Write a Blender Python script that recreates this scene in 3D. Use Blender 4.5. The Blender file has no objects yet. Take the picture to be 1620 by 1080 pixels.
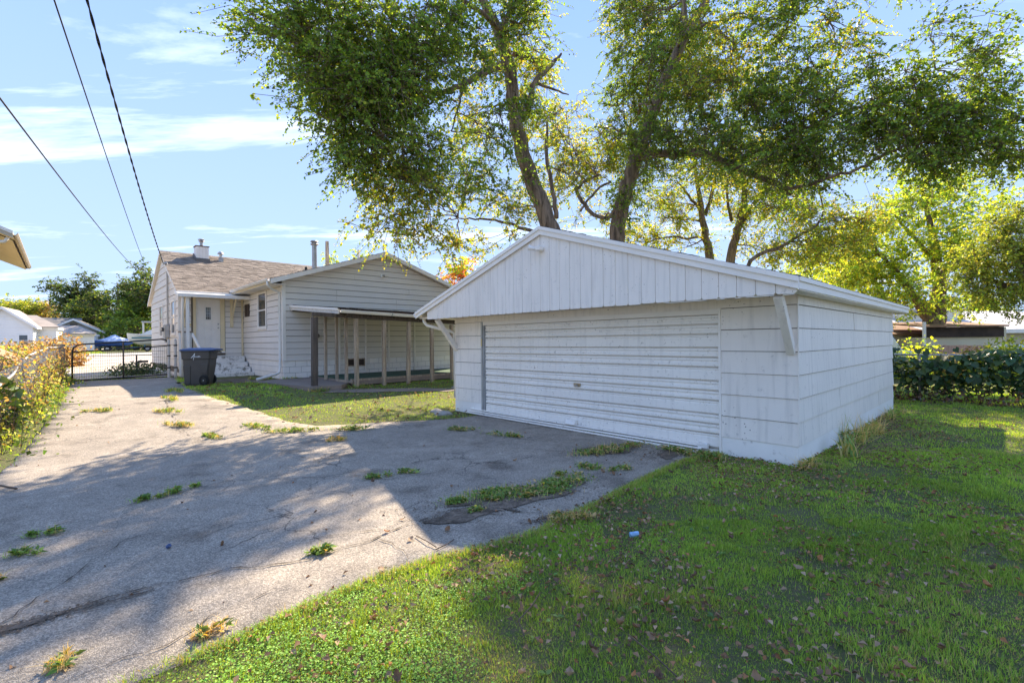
import bpy, bmesh, math, random
import numpy as np
from mathutils import Vector, Matrix
from mathutils.geometry import delaunay_2d_cdt

scene = bpy.context.scene
COL = scene.collection
rng = np.random.default_rng(11)
random.seed(5)

# ---------------------------------------------------------------- camera
CAM_H = 1.6
F_PX = 750.0            # focal length in pixels of a 1620 px wide frame
ROLL = -0.0096
cam_d = bpy.data.cameras.new("camera")
cam_d.sensor_width = 36.0
cam_d.lens = F_PX / 1620.0 * 36.0
cam_d.clip_start = 0.05
cam_d.clip_end = 2000.0
cam = bpy.data.objects.new("camera", cam_d)
COL.objects.link(cam)
cr, sr = math.cos(ROLL), math.sin(ROLL)
cam.matrix_world = Matrix(((cr, -sr, 0, 0), (0, 0, -1, 0), (sr, cr, 0, CAM_H), (0, 0, 0, 1)))
scene.camera = cam

# ---------------------------------------------------------------- sun, sky
SUN_EL = math.radians(38.2)
SUN_AZ = (0.25, 0.968)                      # horizontal direction towards the sun
sd = bpy.data.lights.new("sun", 'SUN')
sd.energy = 2.3
sd.angle = math.radians(0.55)
sd.color = (1.0, 0.85, 0.65)
sun = bpy.data.objects.new("sun", sd)
COL.objects.link(sun)
sdir = Vector((SUN_AZ[0] * math.cos(SUN_EL), SUN_AZ[1] * math.cos(SUN_EL), math.sin(SUN_EL)))
sun.rotation_euler = sdir.to_track_quat('Z', 'Y').to_euler()
sun.location = (20, 60, 40)

world = bpy.data.worlds.new("World")
scene.world = world
world.use_nodes = True
wn, wl = world.node_tree.nodes, world.node_tree.links
wn.clear()
wo = wn.new('ShaderNodeOutputWorld')
bg = wn.new('ShaderNodeBackground')
sky = wn.new('ShaderNodeTexSky')
sky.sky_type = 'NISHITA'
sky.sun_disc = False
sky.sun_elevation = SUN_EL
sky.sun_rotation = math.atan2(SUN_AZ[0], SUN_AZ[1])
sky.air_density = 1.0
sky.dust_density = 0.35
sky.ozone_density = 1.6
# thin cirrus, laid out on a plane high above the place
geo = wn.new('ShaderNodeNewGeometry')
neg = wn.new('ShaderNodeVectorMath'); neg.operation = 'SCALE'; neg.inputs['Scale'].default_value = -1.0
wl.new(geo.outputs['Incoming'], neg.inputs[0])
sep = wn.new('ShaderNodeSeparateXYZ'); wl.new(neg.outputs[0], sep.inputs[0])
zz = wn.new('ShaderNodeMath'); zz.operation = 'MAXIMUM'; zz.inputs[1].default_value = 0.03
wl.new(sep.outputs['Z'], zz.inputs[0])
za = wn.new('ShaderNodeMath'); za.operation = 'ADD'; za.inputs[1].default_value = 0.08; wl.new(zz.outputs[0], za.inputs[0])
dx = wn.new('ShaderNodeMath'); dx.operation = 'DIVIDE'; wl.new(sep.outputs['X'], dx.inputs[0]); wl.new(za.outputs[0], dx.inputs[1])
dy = wn.new('ShaderNodeMath'); dy.operation = 'DIVIDE'; wl.new(sep.outputs['Y'], dy.inputs[0]); wl.new(za.outputs[0], dy.inputs[1])
cb = wn.new('ShaderNodeCombineXYZ'); wl.new(dx.outputs[0], cb.inputs[0]); wl.new(dy.outputs[0], cb.inputs[1])
mp = wn.new('ShaderNodeMapping'); mp.inputs['Rotation'].default_value = (0, 0, math.radians(-38)); mp.inputs['Scale'].default_value = (0.55, 2.1, 1)
mp.inputs['Location'].default_value = (0.35, 0.62, 0)
wl.new(cb.outputs[0], mp.inputs['Vector'])
n1 = wn.new('ShaderNodeTexNoise'); n1.inputs['Scale'].default_value = 0.75; n1.inputs['Detail'].default_value = 9; n1.inputs['Roughness'].default_value = 0.62; n1.inputs['Distortion'].default_value = 0.5
wl.new(mp.outputs[0], n1.inputs['Vector'])
rmp = wn.new('ShaderNodeValToRGB'); rmp.color_ramp.elements[0].position = 0.555; rmp.color_ramp.elements[1].position = 0.86
rmp.color_ramp.elements[0].color = (0, 0, 0, 1); rmp.color_ramp.elements[1].color = (0.7, 0.7, 0.7, 1)
wl.new(n1.outputs['Fac'], rmp.inputs[0])
mx = wn.new('ShaderNodeMix'); mx.data_type = 'RGBA'
wl.new(rmp.outputs[0], mx.inputs['Factor'])
hz = wn.new('ShaderNodeHueSaturation'); hz.inputs['Saturation'].default_value = 0.92; wl.new(sky.outputs[0], hz.inputs['Color'])
cap = wn.new('ShaderNodeMix'); cap.data_type = 'RGBA'; cap.blend_type = 'DARKEN'; cap.inputs['Factor'].default_value = 1.0
wl.new(hz.outputs[0], cap.inputs[6])
crp = wn.new('ShaderNodeValToRGB'); crp.color_ramp.elements[0].position = 0.0; crp.color_ramp.elements[1].position = 0.62
crp.color_ramp.elements[0].color = (0.365, 0.485, 0.67, 1); crp.color_ramp.elements[1].color = (0.205, 0.335, 0.67, 1)
wl.new(zz.outputs[0], crp.inputs[0])
csc = wn.new('ShaderNodeVectorMath'); csc.operation = 'SCALE'; csc.inputs['Scale'].default_value = 2.15; wl.new(crp.outputs[0], csc.inputs[0])
wl.new(csc.outputs[0], cap.inputs[7])
wl.new(cap.outputs[2], mx.inputs[6]); mx.inputs[7].default_value = (3.6, 3.65, 3.7, 1)
wl.new(mx.outputs[2], bg.inputs['Color'])
bg.inputs['Strength'].default_value = 0.15
wl.new(bg.outputs[0], wo.inputs['Surface'])

scene.view_settings.view_transform = 'Standard'
scene.view_settings.look = 'None'
scene.view_settings.gamma = 1.0
scene.view_settings.exposure = 2.62
scene.view_settings.use_curve_mapping = False
try:
    scene.cycles.max_bounces = 8
    scene.cycles.diffuse_bounces = 4
    scene.cycles.transmission_bounces = 4
    scene.cycles.transparent_max_bounces = 6
    scene.cycles.use_denoising = True
except Exception:
    pass

# ---------------------------------------------------------------- helpers: materials
MATS = {}
def _nt(name):
    m = bpy.data.materials.new(name); m.use_nodes = True
    nt = m.node_tree
    return m, nt.nodes, nt.links, nt.nodes['Principled BSDF']

def paint(name, col, rough=0.6, var=0.08, scale=3.0, bump=0.05, bscale=60.0, dirt=0.0, dirtcol=(0.12, 0.10, 0.08), dscale=9.0,
          stretch=(1, 1, 1), metallic=0.0, fine=0.0, spec=0.3, dlo=0.60, specks=0.0, streak=0.0):
    """surface with broad colour variation, fine grain, relief and dirt flecks"""
    m, N, L, b = _nt(name)
    tc = N.new('ShaderNodeTexCoord')
    mpn = N.new('ShaderNodeMapping'); mpn.inputs['Scale'].default_value = stretch; L.new(tc.outputs['Object'], mpn.inputs['Vector'])
    no = N.new('ShaderNodeTexNoise'); no.inputs['Scale'].default_value = scale; no.inputs['Detail'].default_value = 6; L.new(mpn.outputs[0], no.inputs['Vector'])
    r = N.new('ShaderNodeValToRGB')
    r.color_ramp.elements[0].position = 0.3; r.color_ramp.elements[1].position = 0.7
    r.color_ramp.elements[0].color = tuple(c * (1 - var) for c in col) + (1,)
    r.color_ramp.elements[1].color = tuple(min(1, c * (1 + var)) for c in col) + (1,)
    L.new(no.outputs['Fac'], r.inputs[0])
    out = r.outputs[0]
    if fine:
        nf = N.new('ShaderNodeTexNoise'); nf.inputs['Scale'].default_value = bscale; nf.inputs['Detail'].default_value = 4; L.new(mpn.outputs[0], nf.inputs['Vector'])
        rf = N.new('ShaderNodeValToRGB'); rf.color_ramp.elements[0].position = 0.3; rf.color_ramp.elements[1].position = 0.7
        rf.color_ramp.elements[0].color = (1 - fine,) * 3 + (1,); rf.color_ramp.elements[1].color = (1 + fine,) * 3 + (1,)
        L.new(nf.outputs['Fac'], rf.inputs[0])
        mm = N.new('ShaderNodeMix'); mm.data_type = 'RGBA'; mm.blend_type = 'MULTIPLY'; mm.inputs['Factor'].default_value = 1.0
        L.new(out, mm.inputs[6]); L.new(rf.outputs[0], mm.inputs[7]); out = mm.outputs[2]
    if dirt:
        nd = N.new('ShaderNodeTexNoise'); nd.inputs['Scale'].default_value = dscale; nd.inputs['Detail'].default_value = 8; nd.inputs['Roughness'].default_value = 0.75
        L.new(tc.outputs['Object'], nd.inputs['Vector'])
        rd = N.new('ShaderNodeValToRGB'); rd.color_ramp.elements[0].position = dlo; rd.color_ramp.elements[1].position = dlo + 0.12
        rd.color_ramp.elements[0].color = (0, 0, 0, 1); rd.color_ramp.elements[1].color = (dirt,) * 3 + (1,)
        L.new(nd.outputs['Fac'], rd.inputs[0])
        md = N.new('ShaderNodeMix'); md.data_type = 'RGBA'
        L.new(rd.outputs[0], md.inputs['Factor']); L.new(out, md.inputs[6]); md.inputs[7].default_value = dirtcol + (1,)
        out = md.outputs[2]
    if streak:      # rain streaks down the face
        ms_ = N.new('ShaderNodeMapping'); ms_.inputs['Scale'].default_value = (7, 7, 0.5); L.new(tc.outputs['Object'], ms_.inputs['Vector'])
        ns_ = N.new('ShaderNodeTexNoise'); ns_.inputs['Scale'].default_value = 2.0; ns_.inputs['Detail'].default_value = 6; L.new(ms_.outputs[0], ns_.inputs['Vector'])
        rs_ = N.new('ShaderNodeValToRGB'); rs_.color_ramp.elements[0].position = 0.50; rs_.color_ramp.elements[1].position = 0.78
        rs_.color_ramp.elements[0].color = (0, 0, 0, 1); rs_.color_ramp.elements[1].color = (streak,) * 3 + (1,); L.new(ns_.outputs['Fac'], rs_.inputs[0])
        mk_ = N.new('ShaderNodeMix'); mk_.data_type = 'RGBA'; L.new(rs_.outputs[0], mk_.inputs['Factor']); L.new(out, mk_.inputs[6]); mk_.inputs[7].default_value = tuple(c * 0.62 for c in col) + (1,); out = mk_.outputs[2]
    if specks:      # chips and nail heads
        vs_ = N.new('ShaderNodeTexVoronoi'); vs_.inputs['Scale'].default_value = 16.0; L.new(tc.outputs['Object'], vs_.inputs['Vector'])
        sc_ = N.new('ShaderNodeSeparateColor'); L.new(vs_.outputs['Color'], sc_.inputs[0])
        m1_ = N.new('ShaderNodeMath'); m1_.operation = 'MULTIPLY'; m1_.inputs[1].default_value = 0.16; L.new(sc_.outputs[0], m1_.inputs[0])
        m2_ = N.new('ShaderNodeMath'); m2_.operation = 'LESS_THAN'; L.new(vs_.outputs['Distance'], m2_.inputs[0]); L.new(m1_.outputs[0], m2_.inputs[1])
        nk_ = N.new('ShaderNodeTexNoise'); nk_.inputs['Scale'].default_value = 1.6; nk_.inputs['Detail'].default_value = 5; L.new(tc.outputs['Object'], nk_.inputs['Vector'])
        rk_ = N.new('ShaderNodeValToRGB'); rk_.color_ramp.elements[0].position = 0.48; rk_.color_ramp.elements[1].position = 0.62; L.new(nk_.outputs['Fac'], rk_.inputs[0])
        m4_ = N.new('ShaderNodeMath'); m4_.operation = 'MULTIPLY'; L.new(m2_.outputs[0], m4_.inputs[0]); L.new(rk_.outputs[0], m4_.inputs[1])
        m3_ = N.new('ShaderNodeMath'); m3_.operation = 'MULTIPLY'; m3_.inputs[1].default_value = specks; L.new(m4_.outputs[0], m3_.inputs[0])
        mk_ = N.new('ShaderNodeMix'); mk_.data_type = 'RGBA'; L.new(m3_.outputs[0], mk_.inputs['Factor']); L.new(out, mk_.inputs[6]); mk_.inputs[7].default_value = (0.16, 0.13, 0.10, 1); out = mk_.outputs[2]
    L.new(out, b.inputs['Base Color'])
    b.inputs['Roughness'].default_value = rough
    b.inputs['Metallic'].default_value = metallic
    b.inputs['Specular IOR Level'].default_value = spec
    if bump:
        nb = N.new('ShaderNodeTexNoise'); nb.inputs['Scale'].default_value = bscale; nb.inputs['Detail'].default_value = 5; L.new(mpn.outputs[0], nb.inputs['Vector'])
        bp = N.new('ShaderNodeBump'); bp.inputs['Strength'].default_value = bump; bp.inputs['Distance'].default_value = 0.02
        L.new(nb.outputs['Fac'], bp.inputs['Height']); L.new(bp.outputs[0], b.inputs['Normal'])
    MATS[name] = m
    return m

def leafmat(name, trans=0.5, rough=0.5, spec=0.25, tint=(1.18, 1.12, 0.35), gain=1.0):
    """leaf: colour from the mesh, light passing through comes out yellower"""
    m, N, L, b = _nt(name)
    at_ = N.new('ShaderNodeAttribute'); at_.attribute_name = 'Col'
    gm = N.new('ShaderNodeVectorMath'); gm.operation = 'SCALE'; gm.inputs['Scale'].default_value = gain; L.new(at_.outputs['Color'], gm.inputs[0])
    L.new(gm.outputs[0], b.inputs['Base Color'])
    b.inputs['Roughness'].default_value = rough
    b.inputs['Specular IOR Level'].default_value = spec
    tr = N.new('ShaderNodeBsdfTranslucent')
    mm = N.new('ShaderNodeMix'); mm.data_type = 'RGBA'; mm.blend_type = 'MULTIPLY'; mm.inputs['Factor'].default_value = 1.0
    L.new(gm.outputs[0], mm.inputs[6]); mm.inputs[7].default_value = tint + (1,)
    L.new(mm.outputs[2], tr.inputs['Color'])
    ms = N.new('ShaderNodeMixShader'); ms.inputs[0].default_value = trans
    out = N['Material Output']
    L.new(b.outputs[0], ms.inputs[1]); L.new(tr.outputs[0], ms.inputs[2]); L.new(ms.outputs[0], out.inputs['Surface'])
    MATS[name] = m
    return m

# ---------------------------------------------------------------- helpers: objects
def link(o, parent=None):
    COL.objects.link(o)
    if parent is not None:
        o.parent = parent
    return o

def tag(o, label=None, cat=None, group=None, kind=None):
    if label: o['label'] = label
    if cat: o['category'] = cat
    if group: o['group'] = group
    if kind: o['kind'] = kind
    return o

def empty(name, loc=(0, 0, 0), rz=0.0, label=None, cat=None, group=None):
    o = bpy.data.objects.new(name, None)
    o.location = loc; o.rotation_euler = (0, 0, rz); o.empty_display_size = 0.2
    link(o)
    return tag(o, label, cat, group)

class Geo:
    def __init__(self):
        self.v = []; self.f = []
    def add(self, vs, fs):
        n = len(self.v); self.v += [tuple(v) for v in vs]; self.f += [tuple(i + n for i in f) for f in fs]
        return self
    def box(self, x0, x1, y0, y1, z0, z1):
        return self.add([(x0, y0, z0), (x1, y0, z0), (x1, y1, z0), (x0, y1, z0), (x0, y0, z1), (x1, y0, z1), (x1, y1, z1), (x0, y1, z1)],
                        [(0, 3, 2, 1), (4, 5, 6, 7), (0, 1, 5, 4), (1, 2, 6, 5), (2, 3, 7, 6), (3, 0, 4, 7)])
    def prism(self, a, b):
        """two equal rings of points joined to a closed solid"""
        n = len(a)
        return self.add(list(a) + list(b), [tuple(range(n))[::-1], tuple(range(n, 2 * n))] + [(i, (i + 1) % n, n + (i + 1) % n, n + i) for i in range(n)])
    def bar(self, p, q, w, h, up=(0, 0, 1)):
        p, q = Vector(p), Vector(q); d = (q - p).normalized(); s = d.cross(Vector(up))
        if s.length < 1e-4: s = d.cross(Vector((1, 0, 0)))
        s.normalize(); u = s.cross(d)
        r = lambda c: [c - s * w / 2 - u * h / 2, c + s * w / 2 - u * h / 2, c + s * w / 2 + u * h / 2, c - s * w / 2 + u * h / 2]
        return self.prism(r(p), r(q))
    def tube(self, pts, rad, n=8, cap=True, ridge=0.0):
        pts = [Vector(p) for p in pts]
        if not hasattr(rad, '__len__'): rad = [rad] * len(pts)
        base = len(self.v); ref = None
        for i, p in enumerate(pts):
            d = (pts[min(i + 1, len(pts) - 1)] - pts[max(i - 1, 0)])
            d = d.normalized() if d.length > 1e-9 else Vector((0, 0, 1))
            if ref is None:
                ref = d.cross(Vector((0.31, 0.95, 0.1)))
                if ref.length < 1e-3: ref = d.cross(Vector((1, 0, 0)))
            ref = (ref - d * ref.dot(d)).normalized(); s = d.cross(ref)
            for k in range(n):
                a = 2 * math.pi * k / n
                rr = rad[i] * (1 + (ridge * (random.random() - 0.5) if ridge else 0))
                self.v.append(tuple(p + (ref * math.cos(a) + s * math.sin(a)) * rr))
        for i in range(len(pts) - 1):
            for k in range(n):
                a = base + i * n + k; b = base + i * n + (k + 1) % n
                self.f.append((a, b, b + n, a + n))
        if cap:
            self.f.append(tuple(range(base, base + n))[::-1]); e = base + (len(pts) - 1) * n
            self.f.append(tuple(range(e, e + n)))
        return self
    def mesh(self, name, mat, smooth=False, fix=True):
        me = bpy.data.meshes.new(name)
        me.from_pydata(self.v, [], self.f)
        if fix:
            bm = bmesh.new(); bm.from_mesh(me); bmesh.ops.recalc_face_normals(bm, faces=bm.faces); bm.to_mesh(me); bm.free()
        me.materials.append(mat if not isinstance(mat, str) else MATS[mat])
        if smooth:
            me.polygons.foreach_set('use_smooth', [True] * len(me.polygons))
        me.update()
        return me
    def build(self, name, mat, parent=None, smooth=False, loc=None, rz=0.0, bevel=0.0):
        me = self.mesh(name, mat, smooth)
        if bevel:
            bm = bmesh.new(); bm.from_mesh(me)
            bmesh.ops.bevel(bm, geom=list(bm.edges), offset=bevel, segments=1, affect='EDGES', clamp_overlap=True)
            bm.to_mesh(me); bm.free()
        o = bpy.data.objects.new(name, me)
        if loc is not None: o.location = loc
        o.rotation_euler = (0, 0, rz)
        return link(o, parent)

def copy_tree(o, parent=None):
    c = o.copy(); link(c)
    c.parent = parent
    for ch in list(o.children):
        copy_tree(ch, c)
    return c

def fast_mesh(name, verts, faces, mat, cols=None, smooth=False):
    """verts (N,3) array; faces list of (M,k) index arrays"""
    me = bpy.data.meshes.new(name)
    verts = np.ascontiguousarray(verts, dtype=np.float32)
    me.vertices.add(len(verts)); me.vertices.foreach_set('co', verts.ravel())
    idx = np.concatenate([f.ravel() for f in faces]).astype(np.int32)
    tot = np.concatenate([np.full(len(f), f.shape[1], dtype=np.int32) for f in faces])
    start = np.concatenate([[0], np.cumsum(tot)[:-1]]).astype(np.int32)
    me.loops.add(len(idx)); me.loops.foreach_set('vertex_index', idx)
    me.polygons.add(len(tot)); me.polygons.foreach_set('loop_start', start); me.polygons.foreach_set('loop_total', tot)
    if smooth: me.polygons.foreach_set('use_smooth', np.ones(len(tot), dtype=bool))
    if cols is not None:
        ca = me.color_attributes.new('Col', 'FLOAT_COLOR', 'POINT')
        c4 = np.ones((len(verts), 4), dtype=np.float32); c4[:, :3] = cols
        ca.data.foreach_set('color', c4.ravel())
    me.update(calc_edges=True)
    me.materials.append(MATS[mat] if isinstance(mat, str) else mat)
    return me

def fast_obj(name, verts, faces, mat, cols=None, parent=None, smooth=False):
    return link(bpy.data.objects.new(name, fast_mesh(name, verts, faces, mat, cols, smooth)), parent)

def at(px, py, y):
    """place at distance y along the view axis that is seen at bearing px, py of a 1620 x 1080 frame"""
    a, b = px - 810.0, py - 540.0
    u = a * cr + b * sr; v = -a * sr + b * cr
    return Vector((u / F_PX * y, y, CAM_H - v / F_PX * y))

# ---------------------------------------------------------------- terrain
def sstep(t):
    t = np.clip(t, 0, 1); return t * t * (3 - 2 * t)
def terr(x, y):
    x = np.asarray(x, dtype=float); y = np.asarray(y, dtype=float)
    z = 0.35 * sstep((y - 0.9 * x - 12) / 10)
    return z + 0.55 * sstep((y - 20) / 40) * sstep((-x - 8) / 10)

ANG = math.radians(43.5)
U = np.array([math.cos(ANG), math.sin(ANG)]); W = np.array([-U[1], U[0]])
GR = np.array([3.567, 5.945])          # near corner of the garage
HA = np.array([-7.94, 16.47]); HZ = 0.35  # near corner of the house wing
def Gw(x, y, z=0.0): p = GR + U * x + W * y; return Vector((p[0], p[1], z))
def Hw(x, y, z=0.0): p = HA + U * x + W * y; return Vector((p[0], p[1], z + HZ))

def inside(px, py, poly):
    poly = np.asarray(poly); c = np.zeros(len(px), dtype=bool); j = len(poly) - 1
    for i in range(len(poly)):
        xi, yi = poly[i]; xj, yj = poly[j]
        k = ((yi > py) != (yj > py)) & (px < (xj - xi) * (py - yi) / (yj - yi + 1e-12) + xi)
        c ^= k; j = i
    return c

def dense(poly, step, jit=0.0, closed=True):
    out = []; n = len(poly)
    for i in range(n if closed else n - 1):
        a = np.array(poly[i]); b = np.array(poly[(i + 1) % n]); m = max(1, int(np.linalg.norm(b - a) / step))
        for k in range(m):
            p = a + (b - a) * k / m
            if jit and k: p = p + rng.normal(0, jit, 2)
            out.append(p)
    if not closed: out.append(np.array(poly[-1]))
    return out

def sheet(name, poly, lift, mat, step=0.35, jit=0.0, zfun=terr, skirt=0.0):
    """ground sheet draped over the terrain"""
    b = dense(poly, step * 0.6, jit)
    P = np.array(b); x0, y0 = P.min(0); x1, y1 = P.max(0)
    gx, gy = np.meshgrid(np.arange(x0, x1, step), np.arange(y0, y1, step)); gx = gx.ravel(); gy = gy.ravel()
    k = inside(gx, gy, P)
    pts = [Vector((p[0], p[1])) for p in b] + [Vector((a, c)) for a, c in zip(gx[k], gy[k])]
    n = len(b)
    vs, es, fs, *_ = delaunay_2d_cdt(pts, [(i, (i + 1) % n) for i in range(n)], [list(range(n))], 1, 1e-5)
    V = [(v.x, v.y, float(zfun(v.x, v.y)) + lift) for v in vs]
    me = bpy.data.meshes.new(name); me.from_pydata(V, [], fs); me.materials.append(MATS[mat])
    bm = bmesh.new(); bm.from_mesh(me); bmesh.ops.recalc_face_normals(bm, faces=bm.faces)
    if sum(f.normal.z for f in bm.faces) < 0: bmesh.ops.reverse_faces(bm, faces=bm.faces)
    for f in bm.faces: f.smooth = True
    if skirt:      # broken edge of the slab going down into the soil
        be = [e for e in bm.edges if len(e.link_faces) == 1]; r = bmesh.ops.extrude_edge_only(bm, edges=be)
        for v in [q for q in r['geom'] if isinstance(q, bmesh.types.BMVert)]: v.co.z -= skirt
    bm.to_mesh(me); bm.free()
    return link(bpy.data.objects.new(name, me))
# ---------------------------------------------------------------- materials
paint('garage_paint', (0.87, 0.80, 0.715), 0.55, 0.04, 1.2, 0.10, 60, specks=0.9, streak=0.45, dirt=0.5, dlo=0.59, dscale=9, dirtcol=(0.33, 0.31, 0.28))
paint('garage_trim', (0.89, 0.835, 0.76), 0.5, 0.03, 2, 0.04, 80, dirt=0.3, dscale=11, dirtcol=(0.35, 0.33, 0.3))
paint('door_white', (0.90, 0.85, 0.775), 0.38, 0.04, 1.0, 0.03, 40, specks=0.9, streak=0.3, dirt=0.85, dlo=0.58, dscale=17, dirtcol=(0.20, 0.16, 0.12), spec=0.45)
paint('house_paint', (0.74, 0.695, 0.635), 0.6, 0.04, 1.0, 0.06, 80, dirt=0.3, dscale=8, dirtcol=(0.30, 0.28, 0.25))
paint('house_trim', (0.83, 0.785, 0.72), 0.55, 0.05, 3, 0.05, 60, dirt=0.4, dscale=10, dirtcol=(0.30, 0.27, 0.22))
paint('cream_trim', (0.74, 0.62, 0.40), 0.5, 0.04, 3, 0.03, 60)
paint('block_paint', (0.88, 0.845, 0.79), 0.7, 0.05, 2, 0.25, 55, dirt=0.6, dscale=6, dirtcol=(0.36, 0.32, 0.27))
paint('lap_shade_dirt', (0.17, 0.145, 0.115), 0.9, 0.3, 4, 0.0)  # dark wall core: lap shadow and dirt both put into the colour
paint('gap_dark', (0.16, 0.15, 0.14), 0.8, 0.1, 3, 0.0)
paint('joint', (0.30, 0.29, 0.27), 0.9, 0.1, 3, 0.0)
paint('shingle_brown', (0.25, 0.205, 0.165), 0.9, 0.30, 3.3, 0.5, 140, fine=0.35, dirt=0.3, dscale=2.0, dirtcol=(0.13, 0.11, 0.10))
paint('shingle_grey', (0.10, 0.10, 0.105), 0.9, 0.25, 4, 0.5, 140, fine=0.35)
paint('galv', (0.42, 0.42, 0.42), 0.5, 0.15, 6, 0.03, 30, metallic=0.6)
paint('tin_grey', (0.42, 0.42, 0.41), 0.5, 0.15, 5, 0.05, 30, metallic=0.3, dirt=0.4, dscale=7)
paint('gutter_white', (0.82, 0.79, 0.74), 0.4, 0.04, 3, 0.02, 40, dirt=0.6, dscale=7, dirtcol=(0.3, 0.27, 0.22))
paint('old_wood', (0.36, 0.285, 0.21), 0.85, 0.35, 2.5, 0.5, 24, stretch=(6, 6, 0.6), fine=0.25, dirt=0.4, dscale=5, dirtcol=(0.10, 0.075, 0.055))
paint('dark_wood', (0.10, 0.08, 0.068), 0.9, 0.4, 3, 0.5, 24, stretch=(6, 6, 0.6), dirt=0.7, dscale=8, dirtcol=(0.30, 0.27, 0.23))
paint('worn_board', (0.60, 0.57, 0.52), 0.75, 0.15, 3, 0.2, 30, stretch=(0.6, 6, 6), dirt=0.8, dscale=6, dirtcol=(0.20, 0.15, 0.11))
paint('turf', (0.075, 0.13, 0.085), 0.95, 0.25, 4, 0.3, 120, dirt=0.4, dscale=3, dirtcol=(0.2, 0.17, 0.12))
paint('concrete_brown', (0.25, 0.20, 0.165), 0.9, 0.18, 2, 0.3, 60, fine=0.12, dirt=0.5, dscale=3, dirtcol=(0.13, 0.10, 0.08))
paint('step_white', (0.78, 0.74, 0.68), 0.75, 0.08, 3, 0.2, 40, dirt=0.95, dlo=0.50, dscale=5.5, dirtcol=(0.15, 0.13, 0.09))
paint('glass_dark', (0.05, 0.055, 0.06), 0.06, 0.1, 2, 0.0, spec=0.9)
paint('screen_brown', (0.075, 0.055, 0.045), 0.6, 0.2, 30, 0.1, 90)
paint('black_steel', (0.020, 0.019, 0.018), 0.45, 0.3, 6, 0.05, 50, spec=0.5)
paint('rust_steel', (0.11, 0.05, 0.03), 0.8, 0.4, 8, 0.3, 50)
paint('bin_grey', (0.075, 0.068, 0.062), 0.48, 0.08, 4, 0.06, 120, spec=0.4)
paint('bin_lid', (0.045, 0.085, 0.20), 0.42, 0.12, 4, 0.05, 90, spec=0.45)
paint('rubber', (0.018, 0.018, 0.018), 0.75, 0.2, 8, 0.1, 60)
paint('white_print', (0.78, 0.80, 0.82), 0.5, 0.03, 3, 0.0)
paint('brass', (0.42, 0.33, 0.22), 0.4, 0.15, 9, 0.05, 60, metallic=0.6)
paint('beige_box', (0.68, 0.53, 0.27), 0.55, 0.06, 4, 0.03, 40)
paint('cable', (0.018, 0.018, 0.02), 0.6, 0.1, 4, 0.0)
paint('far_white', (0.80, 0.79, 0.77), 0.6, 0.04, 0.8, 0.05, 30)
paint('far_roof', (0.19, 0.175, 0.16), 0.9, 0.2, 1.5, 0.3, 30, fine=0.2)
paint('far_roof_tan', (0.36, 0.31, 0.265), 0.9, 0.2, 1.0, 0.3, 30, fine=0.2, dirt=0.8, dscale=1.2, dirtcol=(0.10, 0.09, 0.08))
paint('far_grey', (0.40, 0.385, 0.35), 0.8, 0.25, 1.2, 0.1, 20, dirt=0.6, dscale=3, dirtcol=(0.17, 0.16, 0.15))
paint('roof_pale', (0.60, 0.57, 0.55), 0.85, 0.08, 1.5, 0.2, 40, fine=0.1)
paint('roof_rust', (0.30, 0.185, 0.12), 0.9, 0.2, 2, 0.3, 30, fine=0.2)
paint('dark_brown', (0.055, 0.04, 0.032), 0.85, 0.3, 3, 0.2, 30)
paint('yellow_wall', (0.62, 0.57, 0.42), 0.7, 0.06, 1, 0.05, 30)
paint('pink_fence', (0.56, 0.37, 0.29), 0.8, 0.2, 2, 0.2, 20, stretch=(5, 5, 0.4))
paint('tarp_blue', (0.06, 0.14, 0.50), 0.5, 0.15, 2.5, 0.3, 8, spec=0.4)
paint('tarp_pale', (0.42, 0.50, 0.66), 0.5, 0.15, 2.5, 0.3, 8, spec=0.4)
paint('hull_white', (0.72, 0.70, 0.64), 0.3, 0.05, 2, 0.0, spec=0.5)
paint('hull_teal', (0.03, 0.16, 0.19), 0.3, 0.1, 2, 0.0, spec=0.5)
paint('cardboard', (0.36, 0.235, 0.145), 0.85, 0.12, 3, 0.1, 30)
paint('soffit_tan', (0.62, 0.52, 0.33), 0.6, 0.05, 2, 0.04, 40)
paint('trim_tan', (0.50, 0.43, 0.33), 0.6, 0.08, 3, 0.05, 40)
paint('stone', (0.33, 0.31, 0.28), 0.9, 0.25, 6, 0.4, 30)
paint('twig', (0.12, 0.085, 0.06), 0.9, 0.3, 10, 0.2, 60)
paint('dead_grass', (0.30, 0.215, 0.12), 0.9, 0.3, 8, 0.0)
paint('flower', (0.70, 0.55, 0.05), 0.6, 0.1, 9, 0.0)
paint('litter_blue', (0.25, 0.42, 0.62), 0.4, 0.2, 30, 0.0)
paint('litter_white', (0.75, 0.75, 0.74), 0.6, 0.1, 30, 0.0)
leafmat('leaf', 0.55, gain=2.1)
leafmat('leaf_thick', 0.25, 0.42, 0.4, gain=1.15)
leafmat('grass_blade', 0.38, 0.55, 0.25, tint=(1.4, 1.2, 0.3), gain=2.5)
leafmat('dry_leaf', 0.15, 0.8, 0.15, tint=(1.2, 1.0, 0.8), gain=1.3)

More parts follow.
